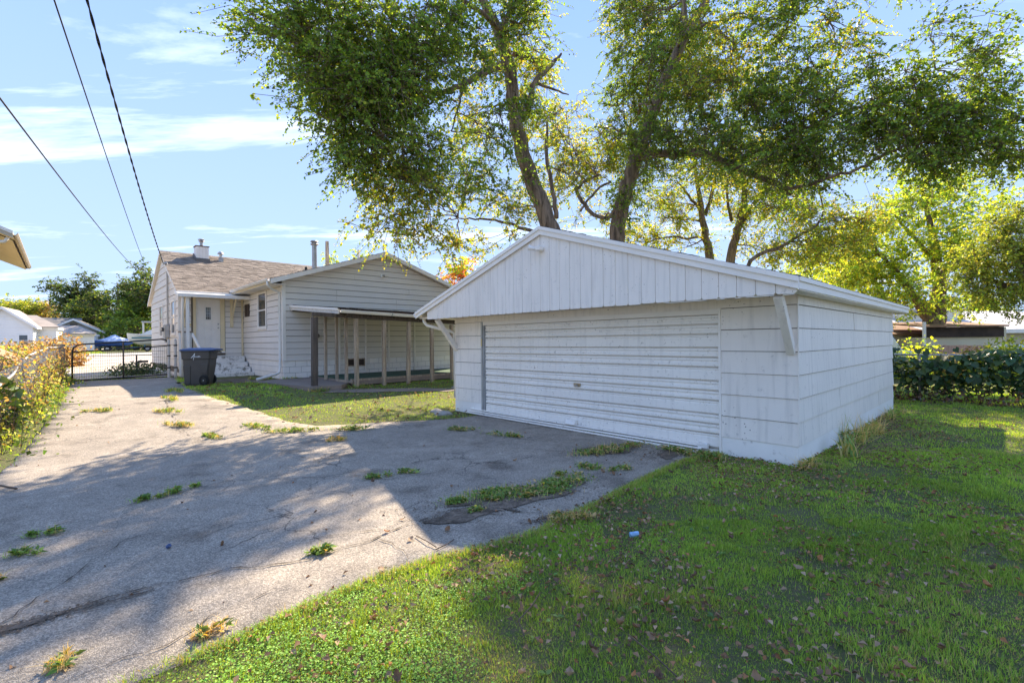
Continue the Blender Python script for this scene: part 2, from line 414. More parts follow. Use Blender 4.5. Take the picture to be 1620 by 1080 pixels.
def bark(name, col, scale=9.0, strength=0.9):
    m, N, L, b = _nt(name)
    tc = N.new('ShaderNodeTexCoord')
    mpn = N.new('ShaderNodeMapping'); mpn.inputs['Scale'].default_value = (1, 1, 0.16); L.new(tc.outputs['Object'], mpn.inputs['Vector'])
    no = N.new('ShaderNodeTexNoise'); no.inputs['Scale'].default_value = scale; no.inputs['Detail'].default_value = 7; no.inputs['Roughness'].default_value = 0.6; no.inputs['Distortion'].default_value = 0.6
    L.new(mpn.outputs[0], no.inputs['Vector'])
    r = N.new('ShaderNodeValToRGB'); r.color_ramp.elements[0].position = 0.36; r.color_ramp.elements[1].position = 0.64
    r.color_ramp.elements[0].color = tuple(c * 0.38 for c in col) + (1,); r.color_ramp.elements[1].color = tuple(c * 1.35 for c in col) + (1,)
    L.new(no.outputs['Fac'], r.inputs[0]); L.new(r.outputs[0], b.inputs['Base Color'])
    b.inputs['Roughness'].default_value = 0.9; b.inputs['Specular IOR Level'].default_value = 0.15
    bp = N.new('ShaderNodeBump'); bp.inputs['Strength'].default_value = strength; bp.inputs['Distance'].default_value = 0.05
    L.new(no.outputs['Fac'], bp.inputs['Height']); L.new(bp.outputs[0], b.inputs['Normal'])
    MATS[name] = m
bark('bark', (0.25, 0.18, 0.13))
bark('bark_grey', (0.28, 0.23, 0.19))

def asphalt():
    m, N, L, b = _nt('asphalt')
    tc = N.new('ShaderNodeTexCoord')
    def noise(s, d=4, ro=0.5, vec=None):
        n = N.new('ShaderNodeTexNoise'); n.inputs['Scale'].default_value = s; n.inputs['Detail'].default_value = d; n.inputs['Roughness'].default_value = ro
        L.new(vec or tc.outputs['Object'], n.inputs['Vector']); return n
    def ramp(src, p0, c0, p1, c1):
        r = N.new('ShaderNodeValToRGB'); r.color_ramp.elements[0].position = p0; r.color_ramp.elements[1].position = p1
        r.color_ramp.elements[0].color = c0 + (1,); r.color_ramp.elements[1].color = c1 + (1,); L.new(src, r.inputs[0]); return r
    def mix(bt, f, a, c):
        x = N.new('ShaderNodeMix'); x.data_type = 'RGBA'; x.blend_type = bt
        if hasattr(f, 'links'): L.new(f, x.inputs['Factor'])
        else: x.inputs['Factor'].default_value = f
        L.new(a, x.inputs[6])
        if isinstance(c, tuple): x.inputs[7].default_value = c
        else: L.new(c, x.inputs[7])
        return x.outputs[2]
    broad = noise(0.55, 6, 0.6)
    base = ramp(broad.outputs['Fac'], 0.3, (0.31, 0.27, 0.222), 0.7, (0.425, 0.366, 0.298)).outputs[0]
    # stones of the aggregate: voronoi cells of random tone, dark binder between
    vo = N.new('ShaderNodeTexVoronoi'); vo.inputs['Scale'].default_value = 105.0; L.new(tc.outputs['Object'], vo.inputs['Vector'])
    sp = N.new('ShaderNodeSeparateColor'); L.new(vo.outputs['Color'], sp.inputs[0])
    tone = ramp(sp.outputs[0], 0.0, (0.55, 0.55, 0.55), 1.0, (1.48, 1.47, 1.45)).outputs[0]
    base = mix('MULTIPLY', 0.85, base, tone)
    vo2 = N.new('ShaderNodeTexVoronoi'); vo2.feature = 'DISTANCE_TO_EDGE'; vo2.inputs['Scale'].default_value = 105.0; L.new(tc.outputs['Object'], vo2.inputs['Vector'])
    edge = ramp(vo2.outputs['Distance'], 0.0, (0.42, 0.42, 0.42), 0.12, (1, 1, 1)).outputs[0]
    base = mix('MULTIPLY', 0.7, base, edge)
    mt = noise(3.2, 7, 0.7); base = mix('MULTIPLY', 1.0, base, ramp(mt.outputs['Fac'], 0.3, (0.80, 0.80, 0.80), 0.7, (1.16, 1.16, 1.16)).outputs[0])
    ol = noise(1.4, 3, 0.5); base = mix('MULTIPLY', 1.0, base, ramp(ol.outputs['Fac'], 0.30, (0.62, 0.61, 0.60), 0.42, (1, 1, 1)).outputs[0])
    # hairline cracking in patches
    dn = noise(2.2, 5, 0.6)
    mxv = N.new('ShaderNodeMix'); mxv.data_type = 'RGBA'; mxv.inputs['Factor'].default_value = 0.30
    L.new(tc.outputs['Object'], mxv.inputs[6]); L.new(dn.outputs['Color'], mxv.inputs[7])
    vc = N.new('ShaderNodeTexVoronoi'); vc.feature = 'DISTANCE_TO_EDGE'; vc.inputs['Scale'].default_value = 1.7; L.new(mxv.outputs[2], vc.inputs['Vector'])
    ck = ramp(vc.outputs['Distance'], 0.0, (1, 1, 1), 0.013, (0, 0, 0)).outputs[0]
    pm = noise(0.6, 3); pr = ramp(pm.outputs['Fac'], 0.48, (0, 0, 0), 0.58, (0.85, 0.85, 0.85)).outputs[0]
    cm = mix('MULTIPLY', 1.0, ck, pr)
    base = mix('MIX', cm, base, (0.055, 0.05, 0.045, 1))
    # brown soil stains and dark oil marks
    st = noise(0.9, 7, 0.65); sr_ = ramp(st.outputs['Fac'], 0.60, (0, 0, 0), 0.74, (0.55, 0.55, 0.55)).outputs[0]
    base = mix('MIX', sr_, base, (0.12, 0.095, 0.075, 1))
    L.new(base, b.inputs['Base Color'])
    b.inputs['Roughness'].default_value = 0.88; b.inputs['Specular IOR Level'].default_value = 0.25
    hb = N.new('ShaderNodeMath'); hb.operation = 'MULTIPLY_ADD'; hb.inputs[1].default_value = 0.6
    L.new(sp.outputs[0], hb.inputs[0]); L.new(vo2.outputs['Distance'], hb.inputs[2])
    bp = N.new('ShaderNodeBump'); bp.inputs['Strength'].default_value = 0.55; bp.inputs['Distance'].default_value = 0.012
    L.new(hb.outputs[0], bp.inputs['Height']); L.new(bp.outputs[0], b.inputs['Normal'])
    MATS['asphalt'] = m
asphalt()

def ground_mat():
    m, N, L, b = _nt('lawn_soil')
    tc = N.new('ShaderNodeTexCoord')
    n1_ = N.new('ShaderNodeTexNoise'); n1_.inputs['Scale'].default_value = 0.5; n1_.inputs['Detail'].default_value = 8; L.new(tc.outputs['Object'], n1_.inputs['Vector'])
    r1 = N.new('ShaderNodeValToRGB'); e = r1.color_ramp.elements; e[0].position = 0.35; e[0].color = (0.095, 0.115, 0.042, 1); e[1].position = 0.68; e[1].color = (0.15, 0.17, 0.065, 1)
    L.new(n1_.outputs['Fac'], r1.inputs[0])
    n2 = N.new('ShaderNodeTexNoise'); n2.inputs['Scale'].default_value = 24; n2.inputs['Detail'].default_value = 8; n2.inputs['Roughness'].default_value = 0.7; L.new(tc.outputs['Object'], n2.inputs['Vector'])
    r2 = N.new('ShaderNodeValToRGB'); e = r2.color_ramp.elements; e[0].position = 0.45; e[0].color = (0, 0, 0, 1); e[1].position = 0.6; e[1].color = (0.8, 0.8, 0.8, 1)
    L.new(n2.outputs['Fac'], r2.inputs[0])
    mm = N.new('ShaderNodeMix'); mm.data_type = 'RGBA'; L.new(r2.outputs[0], mm.inputs['Factor']); L.new(r1.outputs[0], mm.inputs[6]); mm.inputs[7].default_value = (0.165, 0.125, 0.085, 1)
    L.new(mm.outputs[2], b.inputs['Base Color']); b.inputs['Roughness'].default_value = 0.95; b.inputs['Specular IOR Level'].default_value = 0.1
    bp = N.new('ShaderNodeBump'); bp.inputs['Strength'].default_value = 0.8; bp.inputs['Distance'].default_value = 0.05
    L.new(n2.outputs['Fac'], bp.inputs['Height']); L.new(bp.outputs[0], b.inputs['Normal'])
    MATS['lawn_soil'] = m
ground_mat()
paint('soil', (0.15, 0.115, 0.085), 0.95, 0.45, 7, 0.9, 40, fine=0.4)
paint('crack_soil', (0.085, 0.068, 0.052), 0.95, 0.3, 12, 0.5, 60)
paint('apron', (0.46, 0.40, 0.34), 0.9, 0.15, 0.8, 0.3, 40, fine=0.12, dirt=0.4, dscale=0.7, dirtcol=(0.22, 0.18, 0.14))
paint('road_far', (0.40, 0.37, 0.34), 0.9, 0.1, 0.8, 0.2, 40, fine=0.1)
# ---------------------------------------------------------------- ground
def axis(a, b, fine0, fine1, fine, coarse):
    lo = np.linspace(a, fine0, coarse, endpoint=False); mid = np.arange(fine0, fine1, fine); hi = np.linspace(fine1, b, coarse)
    return np.concatenate([lo, mid, hi])
def make_ground():
    xs = np.concatenate([np.array([-900, -500, -300, -200, -140, -100, -80, -65]), np.arange(-52, -16, 1.0), np.arange(-16, 16, 0.25), np.arange(16, 60, 2.0), np.array([70, 100, 150, 250, 450, 900])])
    ys = np.concatenate([np.array([-300, -120, -60, -30, -15]), np.arange(-6, 22, 0.25), np.arange(22, 70, 1.0), np.array([75, 85, 100, 130, 180, 260, 400, 700, 1100])])
    X, Y = np.meshgrid(xs, ys); Z = terr(X, Y) - 0.004
    Z += 0.002 * np.sin(X * 2.3 + np.sin(Y * 1.7)) * np.cos(Y * 2.9 + X)
    V = np.stack([X.ravel(), Y.ravel(), Z.ravel()], 1); nx = len(xs); ny = len(ys)
    i, j = np.meshgrid(np.arange(nx - 1), np.arange(ny - 1)); a = (j * nx + i).ravel()
    o = fast_obj('ground', V, [np.stack([a, a + 1, a + nx + 1, a + nx], 1)], 'lawn_soil', smooth=True)
    tag(o, kind='structure')
make_ground()

DRIVE = [(14.0, -26.0), (13.0, -6.5), (4.5, -4.2), (-1.6, -2.6), (-2.6, -0.6), (-2.15, 1.2), (-1.8, 2.25), (-1.55, 2.5), (-1.27, 2.84), (-0.92, 3.22), (-0.53, 3.49), (-0.11, 3.73), (0.25, 3.99), (0.56, 4.35),  # corners behind the camera: unseen lot, widened to bounce sunlight into the shade
         (0.94, 4.77), (1.39, 5.29), (1.84, 5.79), (2.33, 6.29), (2.93, 6.65), (1.2, 8.48), (-0.7, 10.45), (-1.02, 10.06), (-1.58, 9.77), (-2.68, 9.53), (-3.35, 9.27), (-3.79, 9.14), (-4.45, 9.5),
         (-5.35, 10.26), (-6.34, 11.03), (-7.73, 12.06), (-9.12, 13.39), (-10.96, 15.64), (-13.0, 18.3), (-15.3, 16.5), (-13.46, 14.37), (-10.02, 10.5),
         (-8.88, 9.05), (-7.43, 7.23), (-5.9, 5.2), (-5.6, 2.0), (-6.4, -1.5), (-14.0, -4.0), (-15.0, -26.0)]
drive = sheet('driveway', DRIVE, 0.006, 'asphalt', 0.35, 0.018, skirt=0.04)
tag(drive, kind='structure')
APRON = [(-15.5, 16.9), (-13.2, 18.6), (-16.5, 23.5), (-24, 33), (-31, 42), (-38, 40), (-30, 31), (-20, 21)]
tag(sheet('apron', APRON, 0.03, 'apron', 1.0), kind='structure')
ROAD = [(-60, 28), (-38, 40), (-31, 44), (-10, 62), (6, 75), (2, 80), (-14, 68), (-36, 50), (-43, 45), (-66, 34)]
tag(sheet('road', ROAD, 0.05, 'road_far', 2.0), kind='structure')
PATIO = [tuple(Hw(x, y)[:2]) for x, y in [(-1.1, -0.35), (0.0, -0.02), (0.85, -0.02), (0.85, -3.3), (0.3, -4.0), (-0.55, -3.9)]]
def flat(z): return lambda x, y: z
PATHPOLY = [tuple(Hw(x, y)[:2]) for x, y in [(0.3, -3.95), (1.0, -4.25), (2.5, -4.85), (3.5, -5.55), (3.2, -5.95), (2.0, -5.35), (0.6, -4.75), (-0.4, -4.2)]]
tag(sheet('path', PATHPOLY, 0.012, 'concrete_brown', 0.4, 0.03), kind='structure')
STEPPATH = [tuple(Hw(x, y)[:2]) for x, y in [(-2.9, 1.6), (-0.6, 1.9), (-0.4, 1.2), (-1.1, -0.35), (-1.6, -0.4), (-1.5, 0.9), (-2.9, 0.9)]]
tag(sheet('soil_bed', STEPPATH, 0.006, 'soil', 0.3, 0.03), kind='structure')
po = Geo()
pp = dense(PATIO, 0.4)
po.prism([(p[0], p[1], 0.16) for p in pp], [(p[0], p[1], 0.385) for p in pp])
tag(po.build('patio_slab', 'concrete_brown'), kind='structure')

# long cracks in the asphalt, packed with soil: parts of the driveway
def crack(pts, w):
    pts = dense(pts, 0.07, 0.0, closed=False); out = []; n = len(pts); off = 0.0
    L_, R_ = [], []
    for i, p in enumerate(pts):
        d = pts[min(i + 1, n - 1)] - pts[max(i - 1, 0)]; d = d / (np.linalg.norm(d) + 1e-9); s = np.array([-d[1], d[0]])
        off = 0.82 * off + rng.normal(0, 0.016); ww = 0.6 * w * (0.2 + 1.3 * rng.random() ** 2.5) * (0.3 + 0.7 * math.sin(math.pi * min(1, max(0, (i + .5) / n))) ** 0.4)
        c = p + s * off; L_.append(c + s * ww); R_.append(c - s * ww)
    V = [(p[0], p[1], float(terr(p[0], p[1])) + 0.017) for p in L_ + R_]
    g = Geo().add(V, [(i, i + 1, n + i + 1, n + i) for i in range(n - 1)])
    o = g.build('crack', 'crack_soil', drive)
    return o
CRACKS = [([(-3.1, 2.35), (-2.55, 2.95), (-2.0, 3.3), (-1.45, 3.5), (-1.1, 3.85), (-0.75, 4.3), (-0.2, 4.5)], 0.013),
          ([(-3.3, 2.15), (-2.75, 2.75), (-2.3, 3.05)], 0.016),
          ([(-4.3, 3.9), (-3.9, 4.5), (-3.65, 5.0), (-3.3, 5.5), (-2.6, 5.6), (-1.9, 5.75), (-1.45, 5.5), (-0.9, 5.8), (-0.2, 6.3), (0.7, 6.7)], 0.010),
          ([(-3.2, 3.95), (-3.05, 3.3), (-3.0, 3.0), (-2.9, 2.5)], 0.010),
          ([(-2.15, 2.25), (-1.9, 2.55), (-1.75, 2.85), (-1.5, 3.1)], 0.010),
          ([(-1.1, 3.85), (-0.9, 3.7), (-0.75, 3.5)], 0.008),
          ([(-0.9, 4.3), (-1.1, 4.05), (-1.45, 3.95), (-1.8, 3.9)], 0.008),
          ([(-4.9, 9.0), (-4.2, 8.3), (-3.3, 7.9), (-2.2, 7.8), (-1.2, 8.1)], 0.010),
          ([(-6.6, 9.4), (-6.1, 8.6), (-5.2, 7.9), (-4.1, 7.3)], 0.010),
          ([(-8.7, 12.0), (-7.9, 10.8), (-7.2, 9.9), (-6.5, 9.2)], 0.016),
          ([(-2.6, 6.9), (-1.9, 7.2), (-0.9, 7.3), (0.2, 7.0), (1.2, 6.6)], 0.009),
          ([(-5.3, 6.3), (-4.9, 6.9), (-4.8, 7.6)], 0.007), ([(-4.5, 5.3), (-4.2, 6.0)], 0.007),
          ([(-0.2, 4.5), (0.3, 4.35), (0.5, 4.3)], 0.03), ([(1.3, 5.6), (0.6, 5.7), (0.1, 5.4), (-0.5, 5.2)], 0.008),
          ([(-1.2, 3.3), (-0.9, 3.45), (-0.7, 3.75)], 0.006), ([(-2.0, 5.0), (-1.2, 5.05), (-0.6, 5.0)], 0.006), ([(-3.9, 3.2), (-3.4, 3.5), (-3.1, 4.0), (-2.5, 4.2)], 0.006)]
for pts, w in CRACKS: crack([np.array(p) for p in pts], w)
# soil washed into low spots of the asphalt
def blotch(name, cx, cy, rx, ry, ang, mat, lift=0.0155):
    n = 46; ph = rng.random(4) * 6.28; V = []
    for i in range(n):
        a = 2 * math.pi * i / n; r = 1 + 0.22 * math.sin(2 * a + ph[0]) + 0.14 * math.sin(5 * a + ph[1]) + 0.09 * math.sin(9 * a + ph[2]) + rng.normal(0, 0.04)
        x, y = rx * r * math.cos(a), ry * r * math.sin(a); V.append((cx + x * math.cos(ang) - y * math.sin(ang), cy + x * math.sin(ang) + y * math.cos(ang)))
    V = [(x, y, float(terr(x, y)) + lift) for x, y in V] + [(cx, cy, float(terr(cx, cy)) + lift + 0.004)]
    return Geo().add(V, [(i, (i + 1) % n, n) for i in range(n)]).build(name, mat, drive)
for b_ in [(0.08, 4.90, 0.78, 0.24, 0.42), (-0.42, 4.40, 0.38, 0.15, 0.5), (0.38, 4.28, 0.22, 0.10, 0.4), (-2.9, 2.62, 0.40, 0.055, 0.75), (1.35, 6.9, 0.62, 0.3, 0.4), (2.3, 6.75, 0.6, 0.22, 0.75)]:
    cx_, cy_, rx_, ry_, an_ = b_
    kf_ = 1.0 if rx_ > 0.7 or cx_ == -0.42 else 0.7
    blotch('soil_patch', cx_, cy_, rx_ * kf_, ry_ * kf_, an_, 'soil')
    n_ = int(2600 * rx_); u_ = rng.normal(0, 0.62, n_) * rx_; v_ = rng.normal(0, 0.62, n_) * ry_      # crumbs thinning out around it
    x_ = cx_ + u_ * math.cos(an_) - v_ * math.sin(an_); y_ = cy_ + u_ * math.sin(an_) + v_ * math.cos(an_); s_ = rng.uniform(0.003, 0.013, n_); a_ = rng.random(n_) * 6.28
    P_ = np.stack([x_, y_, terr(x_, y_) + 0.014], 1); C_ = [P_ + np.stack([np.cos(a_ + k * 2.09 ) * s_ * (1 + .5 * (k == 0)), np.sin(a_ + k * 2.09) * s_, 0.004 * (k == 1) * np.ones(n_)], 1) for k in range(3)]
    i_ = np.arange(n_) * 3
    fast_obj('soil_crumbs', np.stack(C_, 1).reshape(-1, 3), [np.stack([i_, i_ + 1, i_ + 2], 1)], 'soil', None, drive)['kind'] = 'stuff'

# ---------------------------------------------------------------- siding
def clip_z(poly, z, keep_above):
    out = []
    for i in range(len(poly)):
        a, b = poly[i], poly[(i + 1) % len(poly)]
        ia = (a[1] >= z) == keep_above; ib = (b[1] >= z) == keep_above
        if ia: out.append(a)
        if ia != ib:
            t = (z - a[1]) / (b[1] - a[1]); out.append((a[0] + (b[0] - a[0]) * t, z))
    return out
def clip_s(poly, s, keep_right):
    return [(b, a) for a, b in clip_z([(q, p) for p, q in poly], s, keep_right)]

def lap_wall(parent, outline, fmap, lines, mat, joints=(), proud=0.02, thin=0.006, holes=(), slit=0.010):
    """lap boards inside outline (s,z); lines: board edges bottom to top; fmap(s, z, n) to local xyz.
    Each board is a wedge: proud at its lower edge, thin at the top."""
    for (h0, h1, a, b) in holes:          # cut boards above and below each opening
        lo = [z for z in lines if z <= a + 0.03][-1]; hi = ([z for z in lines if z >= b - 0.03] + [max(q[1] for q in outline)])[0]
        _patch(parent, fmap, h0 + 0.001, h1 - 0.001, lo, a, mat); _patch(parent, fmap, h0 + 0.001, h1 - 0.001, b, hi - slit, mat)
    for k in range(len(lines) - 1):
        z0, z1 = lines[k], lines[k + 1]
        if k < len(lines) - 2: z1 -= slit  # open slit standing in for the shadow line under the lap above
        p = clip_z(clip_z(outline, z0, True), z1, False)
        if len(p) < 3: continue
        s0 = min(q[0] for q in p); s1 = max(q[0] for q in p)
        # cut where windows and doors stand, and at butt joints
        cuts = [s0] + [j for (j, a, b) in joints if a <= (z0 + z1) / 2 <= b and s0 < j < s1] + [s1]
        segs = []
        for c0, c1 in zip(sorted(cuts)[:-1], sorted(cuts)[1:]):
            gaps = [(h0, h1) for (h0, h1, a, b) in holes if a < z1 - 0.03 and b > z0 + 0.03 and h0 < c1 and h1 > c0]
            x = c0
            for h0, h1 in sorted(gaps):
                if h0 > x: segs.append((x, h0))
                x = max(x, h1)
            if x < c1: segs.append((x, c1))
        for c0, c1 in segs:
            q = clip_s(clip_s(p, c0 + (0.002 if c0 > s0 else 0), True), c1 - (0.002 if c1 < s1 else 0), False)
            q = [q[i] for i in range(len(q)) if abs(q[i][0] - q[i - 1][0]) + abs(q[i][1] - q[i - 1][1]) > 1e-4]
            if len(q) < 3: continue
            j1, j2, j3 = rng.normal(0, 0.0012, 3)
            def off(s, z):
                t = (z - z0) / max(1e-6, z1 - z0); return proud + j1 + (thin - proud) * t + j2 * (s - c0)
            g = Geo().prism([fmap(s, z - (j3 if z > z0 + 1e-4 else -j3), 0.0) for s, z in q], [fmap(s, z - (j3 if z > z0 + 1e-4 else -j3), off(s, z)) for s, z in q])
            g.build('siding_board', mat, parent)

def _patch(parent, fmap, s0, s1, z0, z1, mat):
    if z1 - z0 > 0.004:
        Geo().prism([fmap(s0, z0, 0.0), fmap(s1, z0, 0.0), fmap(s1, z1, 0.0), fmap(s0, z1, 0.0)], [fmap(s0, z0, 0.014), fmap(s1, z0, 0.014), fmap(s1, z1, 0.010), fmap(s0, z1, 0.010)]).build('siding_board', mat, parent)
# ---------------------------------------------------------------- garage
GW, GD, GH = 7.10, 6.90, 2.16
gar = empty('garage', (GR[0], GR[1], 0), ANG, 'pale grey wooden garage with white ribbed door under a low gable', 'garage')
DS0, DS1, DZ = 0.97, 6.03, 2.01        # door opening
w_ = Geo()
w_.box(0.0, 0.12, 0.0, DS0 - 0.03, 0.0, GH); w_.box(0.0, 0.12, DS1 + 0.11, GW, 0.0, GH); w_.box(0.0, 0.12, DS0 - 0.03, DS1 + 0.11, DZ, GH)
w_.box(0.12, GD - 0.12, 0.0, 0.12, 0.0, GH); w_.box(0.12, GD - 0.12, GW - 0.12, GW, 0.0, GH); w_.box(GD - 0.12, GD, 0.0, GW, 0.0, GH)
gwall = w_.build('wall', 'lap_shade_dirt', gar)
glines = [0.249 + 0.2977 * k for k in range(7)] + [GH]
front = lambda s, z, n: (-n - 0.001, s, z)
side = lambda s, z, n: (s, -n - 0.001, z)
lside = lambda s, z, n: (s, GW + n + 0.001, z)
lap_wall(gwall, [(-0.018, 0.249), (DS0 - 0.035, 0.249), (DS0 - 0.035, GH), (-0.018, GH)], front, glines, 'garage_paint')
lap_wall(gwall, [(DS1 + 0.115, 0.249), (GW, 0.249), (GW, GH), (DS1 + 0.115, GH)], front, glines, 'garage_paint')
lap_wall(gwall, [(DS0 - 0.035, DZ + 0.02), (DS1 + 0.115, DZ + 0.02), (DS1 + 0.115, GH), (DS0 - 0.035, GH)], front, [DZ + 0.02, GH], 'garage_paint', proud=0.012)
lap_wall(gwall, [(0.0, 0.249), (GD, 0.249), (GD, GH), (0.0, GH)], side, glines, 'garage_paint',
         joints=[(4.02, 1.1, 1.75), (3.66, 0.8, 1.1), (1.55, 2.0, 2.2), (2.1, 0.5, 0.8), (5.2, 0.2, 0.5), (3.1, 1.75, 2.0)])
lap_wall(gwall, [(0.0, 0.249), (GD, 0.249), (GD, GH), (0.0, GH)], lside, glines, 'garage_paint')
fg = Geo(); fg.box(-0.012, 0.13, -0.012, DS0 - 0.036, -0.15, 0.247); fg.box(-0.012, 0.13, DS1 + 0.116, GW + 0.012, -0.15, 0.247); fg.box(0.131, GD + 0.01, -0.012, 0.13, -0.15, 0.247); fg.box(0.131, GD + 0.01, GW - 0.12, GW + 0.012, -0.15, 0.247)
fg.build('foundation', 'block_paint', gar)
# thin corner strip where the two faces meet
Geo().box(-0.024, -0.002, -0.030, -0.0195, 0.25, GH - 0.02).build('corner_strip', 'garage_paint', gar)
# door jambs and tracks
jl = Geo(); jl.box(-0.03, 0.10, DS1 + 0.065, DS1 + 0.112, 0.03, DZ + 0.02); jl.box(-0.012, 0.09, DS1 + 0.024, DS1 + 0.062, 0.03, DZ + 0.01); jl.box(0.012, 0.09, DS1 + 0.001, DS1 + 0.021, 0.03, DZ)
jl.build('door_track', 'tin_grey', gar)
Geo().box(-0.026, 0.09, DS0 - 0.034, DS0 - 0.003, 0.02, DZ + 0.02).build('door_jamb', 'garage_trim', gar)
Geo().box(-0.018, 0.09, DS0, DS1 + 0.06, DZ - 0.055, DZ + 0.018).build('door_head', 'garage_trim', gar)
Geo().box(-0.045, -0.031, DS1 + 0.07, DS1 + 0.10, 1.50, 1.66).build('track_bracket', 'beige_box', gar)
# ribbed door: four rolled sections
door = Geo().box(0.075, 0.09, DS0, DS1, 0.05, DZ - 0.06).build('garage_door', 'door_white', gar)
def band(zt, h, wide):
    p = [(0, -0.030), (0.008, -0.030), (0.014, 0.020)]
    if wide: p += [(0.16 * h, 0.021), (0.20 * h, 0.012), (0.27 * h, 0.012), (0.31 * h, 0.021), (h - 0.014, 0.023)]
    else: p += [(0.30 * h, 0.022), (0.38 * h, 0.008), (0.56 * h, 0.008), (0.64 * h, 0.022), (h - 0.014, 0.023)]
    p += [(h - 0.007, 0.014), (h - 0.0065, -0.030), (h, -0.030)]
    return [(zt - a, b) for a, b in p]
zt = DZ - 0.055; SEC = (zt - 0.075) / 4
for k in range(4):
    prof = []; z = zt - k * SEC
    for h, wd in ((SEC * 0.295, False), (SEC * 0.295, False), (SEC * 0.41, True)):
        prof += band(z, h, wd)[:-1]; z -= h
    prof.append((z, -0.030)); n = len(prof)
    g = Geo(); ny = 15; ys = np.linspace(DS0 + 0.002, DS1 - 0.002, ny); V = []
    ph = rng.random() * 6
    for yy in ys:
        sag = 0.0025 * math.sin(yy * 1.7 + ph) + 0.0018 * math.sin(yy * 4.3 + ph * 2)
        for z_, o_ in prof: V.append((0.030 - o_ + sag, yy, z_))
    g.add(V, [(i * n + j, i * n + j + 1, (i + 1) * n + j + 1, (i + 1) * n + j) for i in range(ny - 1) for j in range(n - 1)])
    g.build('door_section', 'door_white', door)
h_ = Geo(); h_.box(-0.012, 0.008, 3.43, 3.57, 0.785, 0.845); h_.build('handle_plate', 'brass', door)
h_ = Geo(); h_.tube([(-0.012, 3.50, 0.815), (-0.035, 3.50, 0.812)], 0.010, 8); h_.bar((-0.037, 3.455, 0.80), (-0.037, 3.545, 0.806), 0.016, 0.014); h_.build('handle', 'galv', door)
h_ = Geo(); h_.prism([(-0.10, 3.50, 0.105), (0.01, 3.50, 0.105), (0.01, 3.50, 0.185), (-0.06, 3.50, 0.185)], [(-0.10, 3.72, 0.105), (0.01, 3.72, 0.105), (0.01, 3.72, 0.185), (-0.06, 3.72, 0.185)]); h_.build('lift_handle', 'door_white', door, bevel=0.006)
h_ = Geo(); h_.box(-0.06, 0.0, 1.12, 1.26, 0.05, 0.125); h_.build('bottom_bracket', 'gutter_white', door, bevel=0.006)
# long ribbed bottom rail, running past the opening on the left
for k, (x0, z0, hh) in enumerate([(-0.060, 0.094, 0.020), (-0.105, 0.060, 0.022), (-0.150, 0.022, 0.026)]):
    g = Geo().prism([(x0, 1.20, z0 - .02), (x0 + 0.048, 1.20, z0 - .02), (x0 + 0.048, 1.20, z0 + hh - .02), (x0, 1.20, z0 + hh - .02)],
                    [(x0, 6.52, z0), (x0 + 0.048, 6.52, z0), (x0 + 0.048, 6.52, z0 + hh), (x0, 6.52, z0 + hh)])
    g.build('bottom_rail', 'door_white', gar, bevel=0.004)
Geo().box(0.0, 0.12, DS0 - 0.003, DS1 + 0.06, -0.12, 0.047).build('threshold', 'block_paint', gar)
# gable: upright grooved boards standing forward of the wall
GX = -0.65; S0, S1, SR = -0.20, 7.70, 3.74; ZE, ZR = 2.30, 3.575
kr = (ZR - ZE) / (SR - S0)
def gz(s): return ZR - kr * abs(s - SR)
nb = 34; bw = (7.30 + 0.19) / nb; zb = 2.118
back = Geo(); outl = [(-0.18, zb + 0.03), (7.28, zb + 0.03), (7.28, gz(7.28) - 0.07), (SR, ZR - 0.06), (-0.18, gz(-0.18) - 0.07)]
back.prism([(GX + 0.045, s, z) for s, z in outl], [(GX + 0.02, s, z) for s, z in outl]); gab = back.build('gable', 'gap_dark', gar)
for k in range(nb):
    a, b = -0.19 + k * bw + 0.002, -0.19 + (k + 1) * bw - 0.002; ch = 0.018
    jz = rng.normal(0, 0.002)
    base_ = [(a, zb + ch + jz), (a + ch, zb + jz), (b - ch, zb + jz), (b, zb + ch + jz)]
    top_ = [(b, gz(b) - 0.065)] + ([(SR, ZR - 0.062)] if a < SR < b else []) + [(a, gz(a) - 0.065)]
    p = base_ + top_; jx = rng.normal(0, 0.0008)
    inn = [(s + (0.004 if s < (a + b) / 2 else -0.004) * (1 if abs(s - (a + b) / 2) > bw * 0.4 else 0), z) for s, z in p]
    g = Geo(); g.prism([(GX + 0.021, s, z) for s, z in p], [(GX + 0.004, s, z) for s, z in p])
    g2 = [(GX + jx, s, z) for s, z in inn]
    n = len(p); o0 = len(g.v); g.v += g2; g.f = [f for f in g.f if f != tuple(range(n, 2 * n))]
    g.f += [(n + i, n + (i + 1) % n, o0 + (i + 1) % n, o0 + i) for i in range(n)] + [tuple(range(o0, o0 + n))]
    g.build('gable_board', 'garage_paint', gab)
